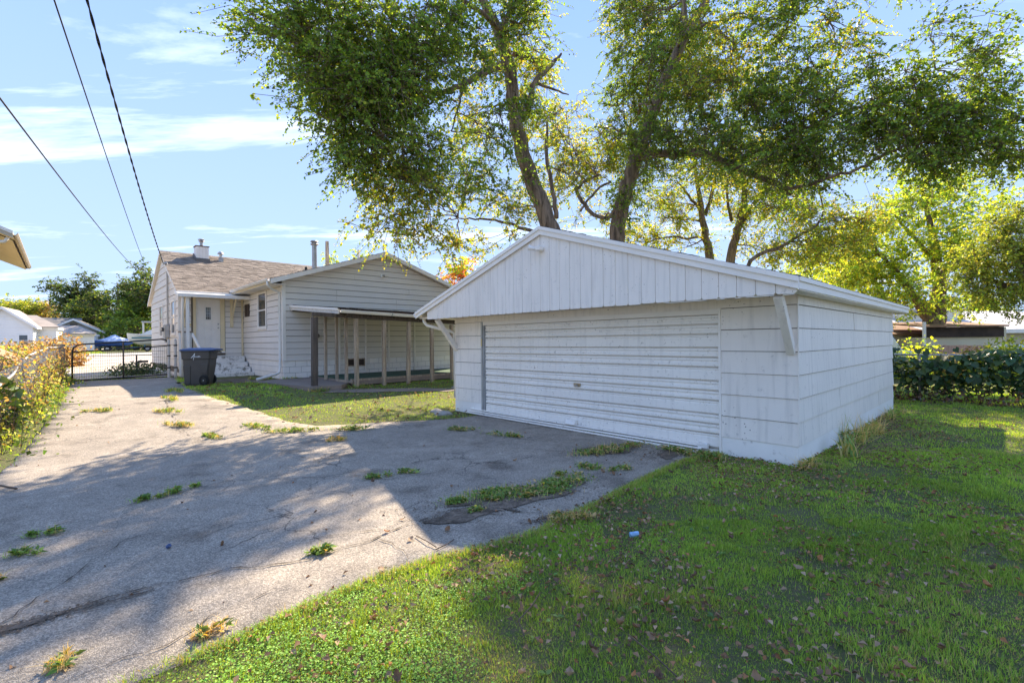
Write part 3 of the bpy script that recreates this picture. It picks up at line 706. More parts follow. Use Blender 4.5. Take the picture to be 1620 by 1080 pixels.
# roof
XB = 7.55; TH = 0.085
def slab(s0, z0, s1, z1, x0, x1, t): return [(s0, z0), (s1, z1), (s1, z1 - t), (s0, z0 - t)]
roof = Geo()
for (a, b) in ((S0, SR), (S1, SR)):
    q = slab(a, ZE, b, ZR, 0, 0, TH); roof.prism([(GX - 0.02, s, z) for s, z in q], [(XB, s, z) for s, z in q])
groof = roof.build('roof', 'garage_trim', gar)
sg = Geo()
def shingles(g, org, du, dv, nrm, length, run, expo=0.14, tab=0.30, th=0.012):
    org, du, dv, nrm = Vector(org), Vector(du).normalized(), Vector(dv).normalized(), Vector(nrm).normalized()
    rows = int(run / expo)
    for r in range(rows + 1):
        x = -random.random() * tab
        while x < length:
            w = tab * random.choice((0.5, 0.75, 1.0, 1.0, 1.3)); a = max(0, x); b = min(length, x + w - 0.004); x += w
            if b - a < 0.02: continue
            v0 = r * expo + random.uniform(-0.008, 0.008); v1 = min(run, r * expo + expo * 1.12); t = th * random.uniform(0.6, 1.7)
            if v0 >= v1: continue
            p = lambda uu, vv, nn: org + du * uu + dv * vv + nrm * nn
            g.prism([p(a, v0, 0.001), p(b, v0, 0.001), p(b, v1, 0.0005), p(a, v1, 0.0005)], [p(a, v0, t), p(b, v0, t), p(b, v1, 0.003), p(a, v1, 0.003)])
c_ = 1 / math.hypot(1, kr)
shingles(sg, (GX - 0.035, S0 - 0.015, ZE + 0.004 - 0.015 * kr), (1, 0, 0), (0, 1, kr), (0, -kr, 1), XB - GX + 0.05, (SR - S0 + 0.015) / c_, 0.145, 0.33)
shingles(sg, (GX - 0.035, S1 + 0.015, ZE + 0.004 - 0.015 * kr), (1, 0, 0), (0, -1, kr), (0, kr, 1), XB - GX + 0.05, (S1 - SR + 0.015) / c_, 0.145, 0.33)
so = sg.build('shingle', 'shingle_grey', groof); so['kind'] = 'stuff'
# rake boards (two layers) and eave boards
for nm, x0, x1, drop, hh in (('rake_board', GX - 0.045, GX - 0.0215, 0.0, 0.135), ('rake_trim', GX - 0.066, GX - 0.0455, -0.008, 0.060)):
    for (a, b) in ((S0 - 0.02, SR), (S1 + 0.02, SR)):
        za, zb_ = gz(a) - drop, ZR - drop
        q = [(a, za), (b, zb_), (b, zb_ - hh), (a, za - hh)]
        Geo().prism([(x0, s, z) for s, z in q], [(x1, s, z) for s, z in q]).build(nm, 'garage_trim', groof)
Geo().box(GX - 0.02, XB, S0 - 0.022, S0 - 0.0005, ZE - 0.135, ZE - 0.005).build('eave_board', 'garage_trim', groof)
Geo().box(GX - 0.02, XB, S0 - 0.040, S0 - 0.0225, ZE - 0.052, ZE - 0.002).build('eave_trim', 'garage_trim', groof)
Geo().box(GX + 0.05, XB - 0.01, S0 + 0.0, -0.022, ZE - 0.150, ZE - 0.136).build('soffit', 'garage_paint', groof)
Geo().box(GX + 0.05, XB - 0.01, GW + 0.022, S1 - 0.01, ZE - 0.150, ZE - 0.136).build('soffit', 'garage_paint', groof)
Geo().box(GX + 0.05, -0.025, -0.02, GW + 0.02, GH + 0.002, GH + 0.014).build('soffit', 'garage_paint', groof)
def gutter(g, p, q, w=0.11, h=0.085, out=(0, 1, 0)):
    p, q, out = Vector(p), Vector(q), Vector(out).normalized(); z = Vector((0, 0, 1))
    prof = [(0, 0), (w * 0.55, 0), (w * 0.78, h * 0.35), (w, h * 0.75), (w, h), (w - 0.012, h), (w - 0.012, h * 0.78), (w * 0.5, 0.012), (0.008, 0.012), (0.008, h), (0, h)]
    return g.prism([p + out * a + z * b for a, b in prof], [q + out * a + z * b for a, b in prof])
gu = gutter(Geo(), (GX - 0.03, S1 + 0.022, ZE - 0.115), (XB, S1 + 0.022, ZE - 0.115)).build('gutter', 'gutter_white', groof)
ds = Geo().tube([(-0.42, S1 + 0.08, 2.19), (-0.42, S1 + 0.075, 2.09), (-0.40, S1 - 0.02, 2.00), (-0.25, GW + 0.32, 1.92), (-0.08, GW + 0.12, 1.86), (0.02, GW + 0.07, 1.80), (0.03, GW + 0.065, 0.3)], 0.038, 8)
ds.build('downspout', 'gutter_white', groof, smooth=True)
Geo().bar((GX + 0.09, 0.03, 2.115), (-0.012, 0.055, 1.43), 0.095, 0.095, up=(0, 1, 0)).build('brace', 'garage_paint', gar, bevel=0.004)
Geo().bar((GX + 0.09, GW - 0.06, 2.115), (-0.012, GW - 0.05, 1.43), 0.095, 0.095, up=(0, 1, 0)).build('brace', 'garage_paint', gar, bevel=0.004)
# flood light on the gable
fl = Geo().tube([(GX - 0.001, 3.73, 3.19), (GX - 0.03, 3.73, 3.19)], 0.055, 12).build('flood_light', 'garage_trim', gar, smooth=False)
Geo().box(GX - 0.14, GX - 0.03, 3.66, 3.76, 3.15, 3.225).build('lamp_housing', 'garage_trim', fl, bevel=0.012)
Geo().tube([(GX - 0.06, 3.76, 3.19), (GX - 0.10, 3.83, 3.20), (GX - 0.15, 3.90, 3.225)], [0.022, 0.032, 0.05], 10).build('lamp_head', 'garage_trim', fl, smooth=True)
# ---------------------------------------------------------------- house
hs = empty('house', (HA[0], HA[1], HZ), ANG, 'light grey lapped house with brown shingle roof and rear wing behind the porch', 'house')
ZF = 0.65; WX = 7.66; WP = 3.83; WZR = 4.85; WK = 0.329       # wing: ridge, slope
MX0, MX1, MY0, MY1, MYR, MZR, MK = -2.25, 10.5, 4.98, 12.77, 8.87, 5.45, 0.502
def wz(x): return WZR - WK * abs(x - WP)
def mz(y): return MZR - MK * abs(y - MYR)
# structural walls
g = Geo(); RT = 0.10
g.box(0.0, 0.15, 0.0, 5.2, ZF, wz(0) - RT - 0.02); g.box(WX - 0.15, WX, 0.0, 5.2, ZF, wz(0) - RT - 0.02)
o_ = [(0.15, ZF), (WX - 0.15, ZF), (WX - 0.15, wz(0.15) - RT - 0.03), (WP, WZR - RT - 0.03), (0.15, wz(0.15) - RT - 0.03)]
g.prism([(s, 0.15, z) for s, z in o_], [(s, 0.0, z) for s, z in o_])
g.box(MX0, 0.0, MY0, MY0 + 0.15, ZF, mz(MY0) - RT - 0.05)
o_ = [(MY0 + 0.15, 0.15), (MY1, 0.15), (MY1, mz(MY1) - RT - 0.04), (MYR, MZR - RT - 0.04), (MY0 + 0.15, mz(MY0) - RT - 0.04)]
g.prism([(MX0, s, z) for s, z in o_], [(MX0 + 0.15, s, z) for s, z in o_])
g.box(MX0 + 0.15, MX1, MY1 - 0.15, MY1, 0.1, mz(MY1) - RT - 0.06)
hwall = g.build('wall', 'lap_shade_dirt', hs)
gray = lambda s, z, n: (s, -n - 0.001, z)
cream = lambda s, z, n: (-n - 0.001, s, z)
dwall = lambda s, z, n: (s, MY0 - n - 0.001, z)
gend = lambda s, z, n: (MX0 - n - 0.001, s, z)
E_ = 0.217
hl_ = [ZF + E_ * k for k in range(24)]
out_g = [(0.075, ZF), (WX, ZF), (WX, wz(WX) - RT - 0.035), (WP, WZR - RT - 0.035), (0.075, wz(0.075) - RT - 0.035)]
lap_wall(hwall, out_g, gray, hl_, 'house_paint', proud=0.024, slit=0.014 , thin=0.006, joints=[(2.6, 3.6, 3.8), (5.0, 3.2, 3.4), (1.9, 2.9, 3.2), (4.4, 2.7, 2.95), (3.0, 2.2, 2.5)])
lap_wall(hwall, [(0.02, ZF), (4.96, ZF), (4.96, wz(0) - 0.13), (0.02, wz(0) - 0.13)], cream, hl_, 'house_paint', holes=[(1.74, 2.96, 1.80, 3.26), (3.98, 4.70, 2.38, 2.90)], proud=0.024, slit=0.014)
lap_wall(hwall, [(MX0 + 0.02, ZF), (-0.02, ZF), (-0.02, 3.3), (MX0 + 0.02, 3.3)], dwall, hl_, 'house_paint', holes=[(-1.86, -0.68, 0.8, 3.20)], proud=0.024, slit=0.014)
lap_wall(hwall, [(MY0 + 0.08, 0.38), (MY1, 0.38), (MY1, mz(MY1) - RT - 0.045), (MYR, MZR - RT - 0.045), (MY0 + 0.08, mz(MY0 + 0.08) - RT - 0.045)], gend,
         [0.38 + 0.29 * k for k in range(18)], 'house_paint', holes=[(5.72, 6.78, 1.62, 3.12), (8.90, 10.0, 1.55, 3.10)], proud=0.024, slit=0.014)
# foundation of painted blocks
fd = Geo()
fd.box(0.02, WX, 0.02, 0.2, -0.3, ZF - 0.004); fd.box(0.02, 0.2, 0.2, 5.1, -0.3, ZF - 0.004); fd.box(MX0 + 0.02, 0.0, MY0 + 0.02, MY0 + 0.2, -0.3, ZF - 0.004); fd.box(MX0 + 0.02, MX0 + 0.2, MY0 + 0.2, MY1, -0.3, 0.37)
fnd = fd.build('foundation', 'joint', hs)
def blocks(fmap, s0, s1, z0, z1, n):
    hb = (z1 - z0) / n
    for r in range(n):
        x = s0 - (0.2 if r % 2 else 0.0)
        while x < s1:
            a, b = max(s0, x) + 0.004, min(s1, x + 0.4) - 0.004; x += 0.4
            if b - a < 0.03: continue
            e = rng.normal(0, 0.0012); z_0, z_1 = z0 + r * hb + 0.004, z0 + (r + 1) * hb - 0.004
            Geo().prism([fmap(a, z_0, -0.025), fmap(b, z_0, -0.025), fmap(b, z_1, -0.025), fmap(a, z_1, -0.025)],
                        [fmap(a + .003, z_0 + .003, -0.012 + e), fmap(b - .003, z_0 + .003, -0.012 + e), fmap(b - .003, z_1 - .003, -0.012 + e), fmap(a + .003, z_1 - .003, -0.012 + e)]).build('block', 'block_paint', fnd)
blocks(gray, 0.0, WX, 0.0, ZF, 3); blocks(cream, 0.0, 4.96, 0.0, ZF, 3); blocks(gend, MY0, MY1, -0.02, 0.38, 2)
# corner boards
def trimbox(name, mat, *a): return Geo().box(*a).build(name, mat, hs)
trimbox('corner_board', 'house_trim', -0.032, 0.075, -0.034, -0.002, ZF - 0.01, wz(0) - 0.14)
trimbox('corner_board', 'house_trim', -0.034, -0.002, 0.0, 0.09, ZF - 0.01, wz(0) - 0.14)
trimbox('corner_board', 'house_trim', MX0 - 0.034, MX0 + 0.06, MY0 - 0.034, MY0 - 0.002, 0.3, mz(MY0) - 0.16)
trimbox('corner_board', 'house_trim', MX0 - 0.034, MX0 - 0.002, MY0, MY0 + 0.075, 0.3, mz(MY0) - 0.16)
trimbox('corner_board', 'cream_trim', -0.09, -0.032, MY0 - 0.09, MY0 - 0.024, ZF, 3.25)
# roofs
def roofslab(g, prof, map0, map1, t=0.10):
    """prof: list of (s,z) along the section; slab of thickness t"""
    for (a, za), (b, zb_) in zip(prof[:-1], prof[1:]):
        q = [(a, za), (b, zb_), (b, zb_ - t), (a, za - t)]
        g.prism([map0(s, z) for s, z in q], [map1(s, z) for s, z in q])
OV = 0.49
rf = Geo()
roofslab(rf, [(-OV, wz(-OV)), (WP, WZR), (WX + OV, wz(-OV))], lambda s, z: (s, -0.30, z), lambda s, z: (s, 7.7, z))
roofslab(rf, [(MY0 - 0.34, mz(MY0 - 0.34) + 0.002), (MYR, MZR), (MY1 + 0.34, mz(MY0 - 0.34) + 0.002)], lambda s, z: (MX0 - 0.12, s, z), lambda s, z: (MX1, s, z))
hroof = rf.build('roof', 'house_trim', hs)
sg = Geo(); cm_ = math.hypot(1, MK); cw_ = math.hypot(1, WK)
shingles(sg, (MX0 - 0.14, MY0 - 0.36, mz(MY0 - 0.36) + 0.006), (1, 0, 0), (0, 1, MK), (0, -MK, 1), MX1 - MX0, (MYR - MY0 + 0.36) * cm_, 0.145, 0.34, 0.016)
shingles(sg, (-OV - 0.02, -0.32, wz(-OV - 0.02) + 0.006), (0, 1, 0), (1, 0, WK), (-WK, 0, 1), 7.9, (WP + OV + 0.02) * cw_, 0.145, 0.34, 0.016)
sh = sg.build('shingle', 'shingle_brown', hroof); sh['kind'] = 'stuff'
Geo().prism([(MX0 - 0.13, MYR - 0.16, mz(MYR - 0.16) + 0.012), (MX0 - 0.13, MYR, MZR + 0.03), (MX0 - 0.13, MYR + 0.16, mz(MYR + 0.16) + 0.012)],
            [(MX1, MYR - 0.16, mz(MYR - 0.16) + 0.012), (MX1, MYR, MZR + 0.03), (MX1, MYR + 0.16, mz(MYR + 0.16) + 0.012)]).build('ridge_cap', 'shingle_brown', hroof)
# rake boards of the wing gable, of the main gable
for a, b in ((-OV, WP), (WX + OV, WP)):
    q = [(a, wz(a) + 0.004), (b, WZR + 0.004), (b, WZR - 0.155), (a, wz(a) - 0.155)]
    Geo().prism([(s, -0.324, z) for s, z in q], [(s, -0.302, z) for s, z in q]).build('rake_board', 'house_trim', hroof)
    q = [(a, wz(a) - 0.102), (b, WZR - 0.102), (b, WZR - 0.116), (a, wz(a) - 0.116)]
    Geo().prism([(s, -0.30, z) for s, z in q], [(s, -0.03, z) for s, z in q]).build('rake_soffit', 'house_paint', hroof)
for a, b in ((MY0 - 0.34, MYR), (MY1 + 0.34, MYR)):
    q = [(a, mz(a) + 0.004), (b, MZR + 0.004), (b, MZR - 0.13), (a, mz(a) - 0.13)]
    Geo().prism([(MX0 - 0.142, s, z) for s, z in q], [(MX0 - 0.122, s, z) for s, z in q]).build('rake_board', 'house_trim', hroof)
# eaves: fascia, soffit, gutters
ze = wz(-OV)
Geo().box(-OV - 0.02, -OV - 0.0005, -0.30, MY0 - 0.1, ze - 0.14, ze - 0.005).build('fascia', 'cream_trim', hroof)
Geo().box(-OV, -0.03, -0.28, MY0 - 0.03, ze - 0.155, ze - 0.141).build('soffit', 'house_trim', hroof)
gutter(Geo(), (-OV - 0.022, -0.32, ze - 0.085), (-OV - 0.022, MY0 - 0.45, ze - 0.085), out=(-1, 0, 0)).build('gutter', 'house_trim', hroof)
zm = mz(MY0 - 0.34)
Geo().box(MX0 - 0.1, -OV - 0.03, MY0 - 0.36, MY0 - 0.3405, zm - 0.14, zm - 0.004).build('fascia', 'house_trim', hroof)
Geo().box(MX0, -OV, MY0 - 0.34, MY0 - 0.03, zm - 0.155, zm - 0.141).build('soffit', 'house_trim', hroof)
gutter(Geo(), (MX0 - 0.12, MY0 - 0.362, zm - 0.085), (-OV - 0.14, MY0 - 0.362, zm - 0.085), out=(0, -1, 0)).build('gutter', 'house_trim', hroof)
dsp = Geo().tube([(-OV - 0.07, -0.22, ze - 0.08), (-OV - 0.06, -0.20, ze - 0.20), (-OV + 0.1, -0.02, ze - 0.30), (-0.16, 0.10, ze - 0.36), (-0.075, 0.14, ze - 0.44), (-0.075, 0.14, 0.42), (-0.10, 0.12, 0.26), (-0.24, 0.0, 0.20), (-1.0, -0.55, 0.10)], 0.042, 8)
dsp.build('downspout', 'gutter_white', hs, smooth=True)
# chimney and vents
ch = Geo().box(-1.13, -0.64, 8.05, 8.55, mz(8.05) - 0.1, 5.72).build('chimney', 'house_trim', hroof)
for k in range(4): Geo().box(-1.13 + k * 0.123 + 0.006, -1.13 + (k + 1) * 0.123 - 0.006, 8.034, 8.0495, mz(8.05) + 0.14, 5.70).build('panel', 'house_trim', ch)
Geo().box(-1.16, -0.61, 8.02, 8.58, 5.72, 5.755).build('cap', 'rust_steel', ch)
q = [(8.0, mz(8.0) - 0.02), (8.0, mz(8.0) + 0.16), (8.60, mz(8.6) + 0.16), (8.60, mz(8.6) - 0.02)]
Geo().prism([(-1.17, s, z) for s, z in q], [(-0.60, s, z) for s, z in q]).build('flashing', 'gap_dark', ch)
fp = Geo().tube([(-0.885, 8.3, 5.75), (-0.885, 8.3, 6.02)], 0.065, 12); fp.tube([(-0.885, 8.3, 5.97), (-0.885, 8.3, 5.99), (-0.885, 8.3, 6.02)], [0.08, 0.13, 0.10], 12); fp.tube([(-0.885, 8.3, 6.06), (-0.885, 8.3, 6.08), (-0.885, 8.3, 6.11)], [0.14, 0.14, 0.09], 12); fp.tube([(-0.885, 8.3, 6.02), (-0.885, 8.3, 6.06)], 0.05, 8)
fp.build('flue_pipe', 'galv', ch, smooth=False)
vp = Geo().box(-0.21, -0.02, 8.2, 8.4, mz(8.2) - 0.05, 5.34); vp.tube([(-0.115, 8.3, 5.30), (-0.115, 8.3, 5.50)], 0.06, 10); vp.tube([(-0.115, 8.3, 5.47), (-0.115, 8.3, 5.50), (-0.115, 8.3, 5.58), (-0.115, 8.3, 5.62)], [0.07, 0.14, 0.11, 0.05], 12)
vp.build('roof_vent', 'galv', hroof)
fx, fy = 1.86, 2.0
fl2 = Geo().tube([(fx, fy, wz(fx) - 0.05), (fx, fy, wz(fx) + 0.06)], [0.17, 0.11], 14); fl2.tube([(fx, fy, wz(fx)), (fx, fy, 5.30)], 0.095, 14)
for zz_ in (5.22, 5.33): fl2.tube([(fx, fy, zz_), (fx, fy, zz_ + 0.03), (fx, fy, zz_ + 0.07)], [0.13, 0.165, 0.12], 14)
fl2.build('flue_pipe', 'galv', hroof)
Geo().tube([(3.75, 2.0, wz(3.75) - 0.05), (3.75, 2.0, wz(3.75) + 0.08)], [0.11, 0.07], 10).tube([(3.75, 2.0, wz(3.75)), (3.75, 2.0, 5.27)], 0.055, 10).build('vent_pipe', 'gutter_white', hroof)
Geo().tube([(1.52, 2.0, wz(1.52) - 0.05), (1.52, 2.0, wz(1.52) + 0.22)], 0.05, 10).build('vent_pipe', 'black_steel', hroof)
lf = Geo().box(3.68, 3.80, -0.09, -0.024, 3.86, 3.99).build('gable_lamp', 'gutter_white', hs, bevel=0.008)
Geo().tube([(3.76, -0.09, 3.95), (3.78, -0.16, 3.92)], [0.025, 0.04], 8).build('lamp_head', 'tin_grey', lf)
# windows
def window(fmap, s0, s1, z0, z1, sash=2, mat='house_trim'):
    """casing, glass and meeting rail; s0..s1 outer casing"""
    c = 0.09
    bx = lambda a, b, c0, c1, n0, n1: Geo().prism([fmap(a, c0, n0), fmap(b, c0, n0), fmap(b, c1, n0), fmap(a, c1, n0)], [fmap(a, c0, n1), fmap(b, c0, n1), fmap(b, c1, n1), fmap(a, c1, n1)])
    w = bx(s0 + c, s1 - c, z0 + c, z1 - c, -0.02, 0.008).build('window', 'glass_dark', hs)
    for nm, a, b, c0, c1 in (('casing', s0, s0 + c, z0, z1), ('casing', s1 - c, s1, z0, z1), ('head', s0 + c + .001, s1 - c - .001, z1 - c, z1 - .002), ('sill', s0 - 0.02, s1 + 0.02, z0 - 0.03, z0 - .001), ('casing', s0 + c + .001, s1 - c - .001, z0 + 0.002, z0 + c)):
        bx(a, b, c0, c1, -0.01, 0.05 if nm == 'sill' else 0.036).build(nm, mat, w)
    if sash == 2:
        m_ = (z0 + z1) / 2
        bx(s0 + c, s1 - c, m_ - 0.025, m_ + 0.025, -0.01, 0.024).build('meeting_rail', mat, w)
        for a in (s0 + c, s1 - c - 0.03): bx(a, a + 0.03, z0 + c, z1 - c, -0.01, 0.018).build('sash', mat, w)
    return w
window(cream, 1.78, 2.92, 1.83, 3.24)
window(gend, 5.76, 6.74, 1.65, 3.10)
window(gend, 8.94, 9.96, 1.58, 3.08)
v = Geo().box(-0.03, -0.002, 4.0, 4.68, 2.40, 2.88).build('wall_vent', 'screen_brown', hs)
for k in range(2): Geo().box(-0.04, -0.0301, 4.02 + k * 0.33, 4.04 + k * 0.33, 2.41, 2.87).build('bar', 'dark_brown', v)
# back door
dr = Geo().box(-1.70, -0.86, MY0 - 0.004, MY0 + 0.04, 1.0, 3.09).build('back_door', 'house_trim', hs)
for k in range(3):
    x0 = -1.62 + k * 0.245
    if k == 1:
        continue
for (x0, x1, z0, z1) in [(-1.62, -1.42, 2.30, 2.98), (-1.14, -0.94, 2.30, 2.98), (-1.62, -1.42, 1.15, 2.2), (-1.14, -0.94, 1.15, 2.2), (-1.38, -1.18, 1.15, 2.2), (-1.38, -1.18, 2.84, 2.98)]:
    Geo().box(x0, x1, MY0 - 0.014, MY0 - 0.0045, z0, z1).build('panel', 'house_trim', dr, bevel=0.004)
dg = Geo().box(-1.40, -1.16, MY0 - 0.02, MY0 - 0.0045, 2.22, 2.78).build('glass_frame', 'gutter_white', dr)
Geo().box(-1.365, -1.195, MY0 - 0.024, MY0 - 0.0205, 2.255, 2.745).build('leaded_glass', 'glass_dark', dg)
for k in range(1, 4): Geo().box(-1.365, -1.195, MY0 - 0.027, MY0 - 0.0245, 2.255 + k * 0.122 - 0.006, 2.255 + k * 0.122 + 0.006).build('lead_bar', 'galv', dg)
for x0 in (-1.32, -1.252): Geo().box(x0, x0 + 0.012, MY0 - 0.0275, MY0 - 0.0250, 2.255, 2.745).build('lead_bar', 'galv', dg)
for z0 in (1.92, 2.08): Geo().tube([(-0.93, MY0 - 0.004, z0), (-0.93, MY0 - 0.05, z0)], 0.03, 10).build('door_knob', 'galv', dr)
for a, b in ((-1.80, -1.705), (-0.855, -0.70)): Geo().box(a, b, MY0 - 0.045, MY0 - 0.003, 0.95, 3.16).build('door_casing', 'cream_trim', hs)
Geo().box(-1.704, -0.856, MY0 - 0.045, MY0 - 0.003, 3.095, 3.16).build('door_casing', 'cream_trim', hs)
Geo().box(-1.80, -0.70, MY0 - 0.10, MY0 - 0.003, 0.90, 0.948).build('threshold', 'gutter_white', hs)
# small roof over the door with its brackets and posts
q = [(MY0 - 0.03, 3.34), (3.95, 3.17), (3.95, 3.08), (MY0 - 0.03, 3.24)]
aw = Geo().prism([(-2.42, s, z) for s, z in q], [(-0.02, s, z) for s, z in q]).build('door_canopy', 'gutter_white', hs)
Geo().box(-2.44, 0.0, 3.90, 3.9495, 3.05, 3.175).build('fascia', 'house_trim', aw)
for x in (-2.12, -0.45):
    Geo().box(x - 0.05, x + 0.05, MY0 - 0.09, MY0 - 0.024, 1.95, 3.22).build('bracket_post', 'cream_trim', aw)
    Geo().bar((x, MY0 - 0.10, 2.35), (x, 4.12, 3.12), 0.06, 0.07).build('bracket_brace', 'cream_trim', aw)
Geo().tube([(-2.28, 4.02, 3.07), (-2.28, 4.04, 2.9), (-2.28, 4.1, 2.78), (-2.28, 4.1, 0.05)], 0.045, 8).build('downspout', 'gutter_white', aw, smooth=True)
Geo().box(-2.17, -2.07, 4.03, 4.13, 0.9, 3.06).build('post', 'house_trim', aw)
wl_ = Geo().box(-2.02, -1.92, MY0 - 0.10, MY0 - 0.02, 2.62, 2.80).build('wall_lamp', 'tin_grey', hs, bevel=0.02)
Geo().box(-1.93, -1.87, MY0 - 0.034, MY0 - 0.02, 1.98, 2.08).build('doorbell', 'beige_box', hs)
# landing, steps and hand rail
st = empty('entry_steps', Hw(0, 0, 0), ANG, 'flight of stained white steps leading to the back door', 'steps')
Geo().box(-2.28, -0.06, 4.585, MY0 - 0.13, 0.0, 0.75).build('landing', 'step_white', st, bevel=0.01)
for k, (y0, y1, z1, xr) in enumerate([(4.18, 4.58, 0.52, -0.05), (3.82, 4.175, 0.33, -0.04), (3.44, 3.815, 0.125, -0.02)]):
    Geo().box(-1.70, xr, y0, y1, -0.05, z1).build('tread', 'step_white', st, bevel=0.012)
rl = Geo().bar((-1.98, 4.1, 1.66), (-1.76, 3.5, 0.90), 0.05, 0.09); rl.box(-1.80, -1.72, 3.46, 3.53, 0.0, 0.92)
rl.build('hand_rail', 'gutter_white', st)
rl = Geo().box(-2.40, -1.96, 4.15, 4.25, 1.70, 1.76); rl.build('rail_cap', 'old_wood', st)
for k in range(3): Geo().box(-2.38 + k * 0.14, -2.26 + k * 0.14, 4.175, 4.225, 0.10, 1.695).build('slat', 'gutter_white', st)
# service equipment on the gable end
cd = Geo().tube([(MX0 - 0.07, 7.25, 0.1), (MX0 - 0.07, 7.25, 4.62)], 0.035, 8); cd.tube([(MX0 - 0.07, 7.25, 4.60), (MX0 - 0.10, 7.25, 4.72), (MX0 - 0.20, 7.22, 4.66)], [0.05, 0.06, 0.04], 8)
cd.build('service_mast', 'tin_grey', hs)
mb = Geo().box(MX0 - 0.20, MX0 - 0.03, 7.10, 7.42, 1.55, 2.1).build('meter_box', 'tin_grey', hs, bevel=0.01)
Geo().tube([(MX0 - 0.20, 7.26, 1.9), (MX0 - 0.30, 7.26, 1.9)], 0.085, 12).build('meter', 'glass_dark', mb)
Geo().box(MX0 - 0.12, MX0 - 0.025, 7.62, 7.85, 1.35, 1.85).build('junction_box', 'tin_grey', hs, bevel=0.008)

# ---------------------------------------------------------------- lean-to porch on the wing
pr = empty('porch', Hw(0, 0, 0), ANG, 'weathered lean-to porch with bare wooden posts and green turf floor', 'porch')
PY = -3.75
def prz(x): return 2.24 - 0.03 * x       # front edge sags to the right
deck = Geo().box(0.86, 7.3, -3.45, -0.03, -0.05, 0.075).build('deck', 'concrete_brown', pr)
Geo().box(0.95, 7.25, -3.36, -0.04, 0.0755, 0.088).build('turf_carpet', 'turf', deck)
Geo().box(0.86, 7.3, -3.46, -3.37, 0.0755, 0.14).build('kerb_board', 'old_wood', deck)
PX0 = 0.25
q = lambda x: [(0.0, 2.57 - 0.01 * x), (PY - 0.25, prz(x)), (PY - 0.25, prz(x) - 0.05), (0.0, 2.52 - 0.01 * x)]
prf = Geo().prism([(PX0, s, z) for s, z in q(PX0)], [(7.6, s, z) for s, z in q(7.6)]).build('roof', 'shingle_grey', pr)
sg = Geo()
shingles(sg, (PX0 - 0.02, PY - 0.28, prz(2) + 0.025), (1, 0, -0.015), (0, 1, (2.56 - prz(2)) / (-PY + 0.25)), (0, -0.08, 1), 7.4, 3.95, 0.15, 0.34, 0.02)
so = sg.build('shingle', 'dark_brown', prf); so['kind'] = 'stuff'
def pbar(name, mat, x0, x1, y0, y1, za, zb2, par=pr):
    return Geo().prism([(x0, y0, prz(x0) + za), (x0, y1, prz(x0) + za), (x0, y1, prz(x0) + zb2), (x0, y0, prz(x0) + zb2)], [(x1, y0, prz(x1) + za), (x1, y1, prz(x1) + za), (x1, y1, prz(x1) + zb2), (x1, y0, prz(x1) + zb2)]).build(name, mat, par)
z0_, z1_ = 2.575, prz(0) + 0.005
for nm, mt, xa, xb, ta, tb in (('fascia_board', 'worn_board', PX0 - 0.045, PX0 - 0.001, -0.15, -0.012), ('drip_edge', 'gutter_white', PX0 - 0.07, PX0 - 0.046, -0.045, 0.02)):
    Geo().prism([(xa, -0.03, z0_ + ta), (xb, -0.03, z0_ + ta), (xb, -0.03, z0_ + tb), (xa, -0.03, z0_ + tb)], [(xa, PY - 0.28, z1_ + ta), (xb, PY - 0.28, z1_ + ta), (xb, PY - 0.28, z1_ + tb), (xa, PY - 0.28, z1_ + tb)]).build(nm, mt, prf)
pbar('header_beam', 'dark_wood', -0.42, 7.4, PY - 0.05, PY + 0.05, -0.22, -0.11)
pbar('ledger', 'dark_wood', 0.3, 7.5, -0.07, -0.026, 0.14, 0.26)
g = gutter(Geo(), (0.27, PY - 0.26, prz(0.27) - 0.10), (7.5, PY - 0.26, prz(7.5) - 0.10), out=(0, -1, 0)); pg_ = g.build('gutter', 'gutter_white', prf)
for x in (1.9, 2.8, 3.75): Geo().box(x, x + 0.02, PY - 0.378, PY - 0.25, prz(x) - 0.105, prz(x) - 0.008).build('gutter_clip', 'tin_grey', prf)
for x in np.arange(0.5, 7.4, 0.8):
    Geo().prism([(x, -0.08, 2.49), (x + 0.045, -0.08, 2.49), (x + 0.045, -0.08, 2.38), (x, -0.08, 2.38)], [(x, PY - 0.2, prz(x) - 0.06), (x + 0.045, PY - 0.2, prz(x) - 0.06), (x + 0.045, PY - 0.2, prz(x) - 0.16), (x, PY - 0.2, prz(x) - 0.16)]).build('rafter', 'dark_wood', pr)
def post(x, y, w, mat, z0, z1, lean=(0, 0)):
    Geo().prism([(x - w / 2, y - w / 2, z0), (x + w / 2, y - w / 2, z0), (x + w / 2, y + w / 2, z0), (x - w / 2, y + w / 2, z0)],
                [(x - w / 2 + lean[0], y - w / 2 + lean[1], z1), (x + w / 2 + lean[0], y - w / 2 + lean[1], z1), (x + w / 2 + lean[0], y + w / 2 + lean[1], z1), (x - w / 2 + lean[0], y + w / 2 + lean[1], z1)]).build('post', mat, pr, bevel=0.006)
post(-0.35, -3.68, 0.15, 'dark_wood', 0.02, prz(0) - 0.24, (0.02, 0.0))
for x, y in ((0.80, -1.65), (0.83, -2.46), (0.86, -3.1)): post(x, y, 0.085, 'old_wood', 0.0, 2.30)
Geo().box(0.76, 0.86, -2.50, -1.62, 2.12, 2.18).build('door_head', 'old_wood', pr)
Geo().box(0.78, 0.86, -3.66, -2.50, 0.03, 0.10).build('sill_plate', 'old_wood', pr)
for x in (0.89, 1.80, 2.67, 3.60, 4.45, 5.4, 6.4): post(x, PY + 0.0, 0.11, 'old_wood', -0.12, prz(x) - 0.24, (rng.normal(0, 0.012), 0))
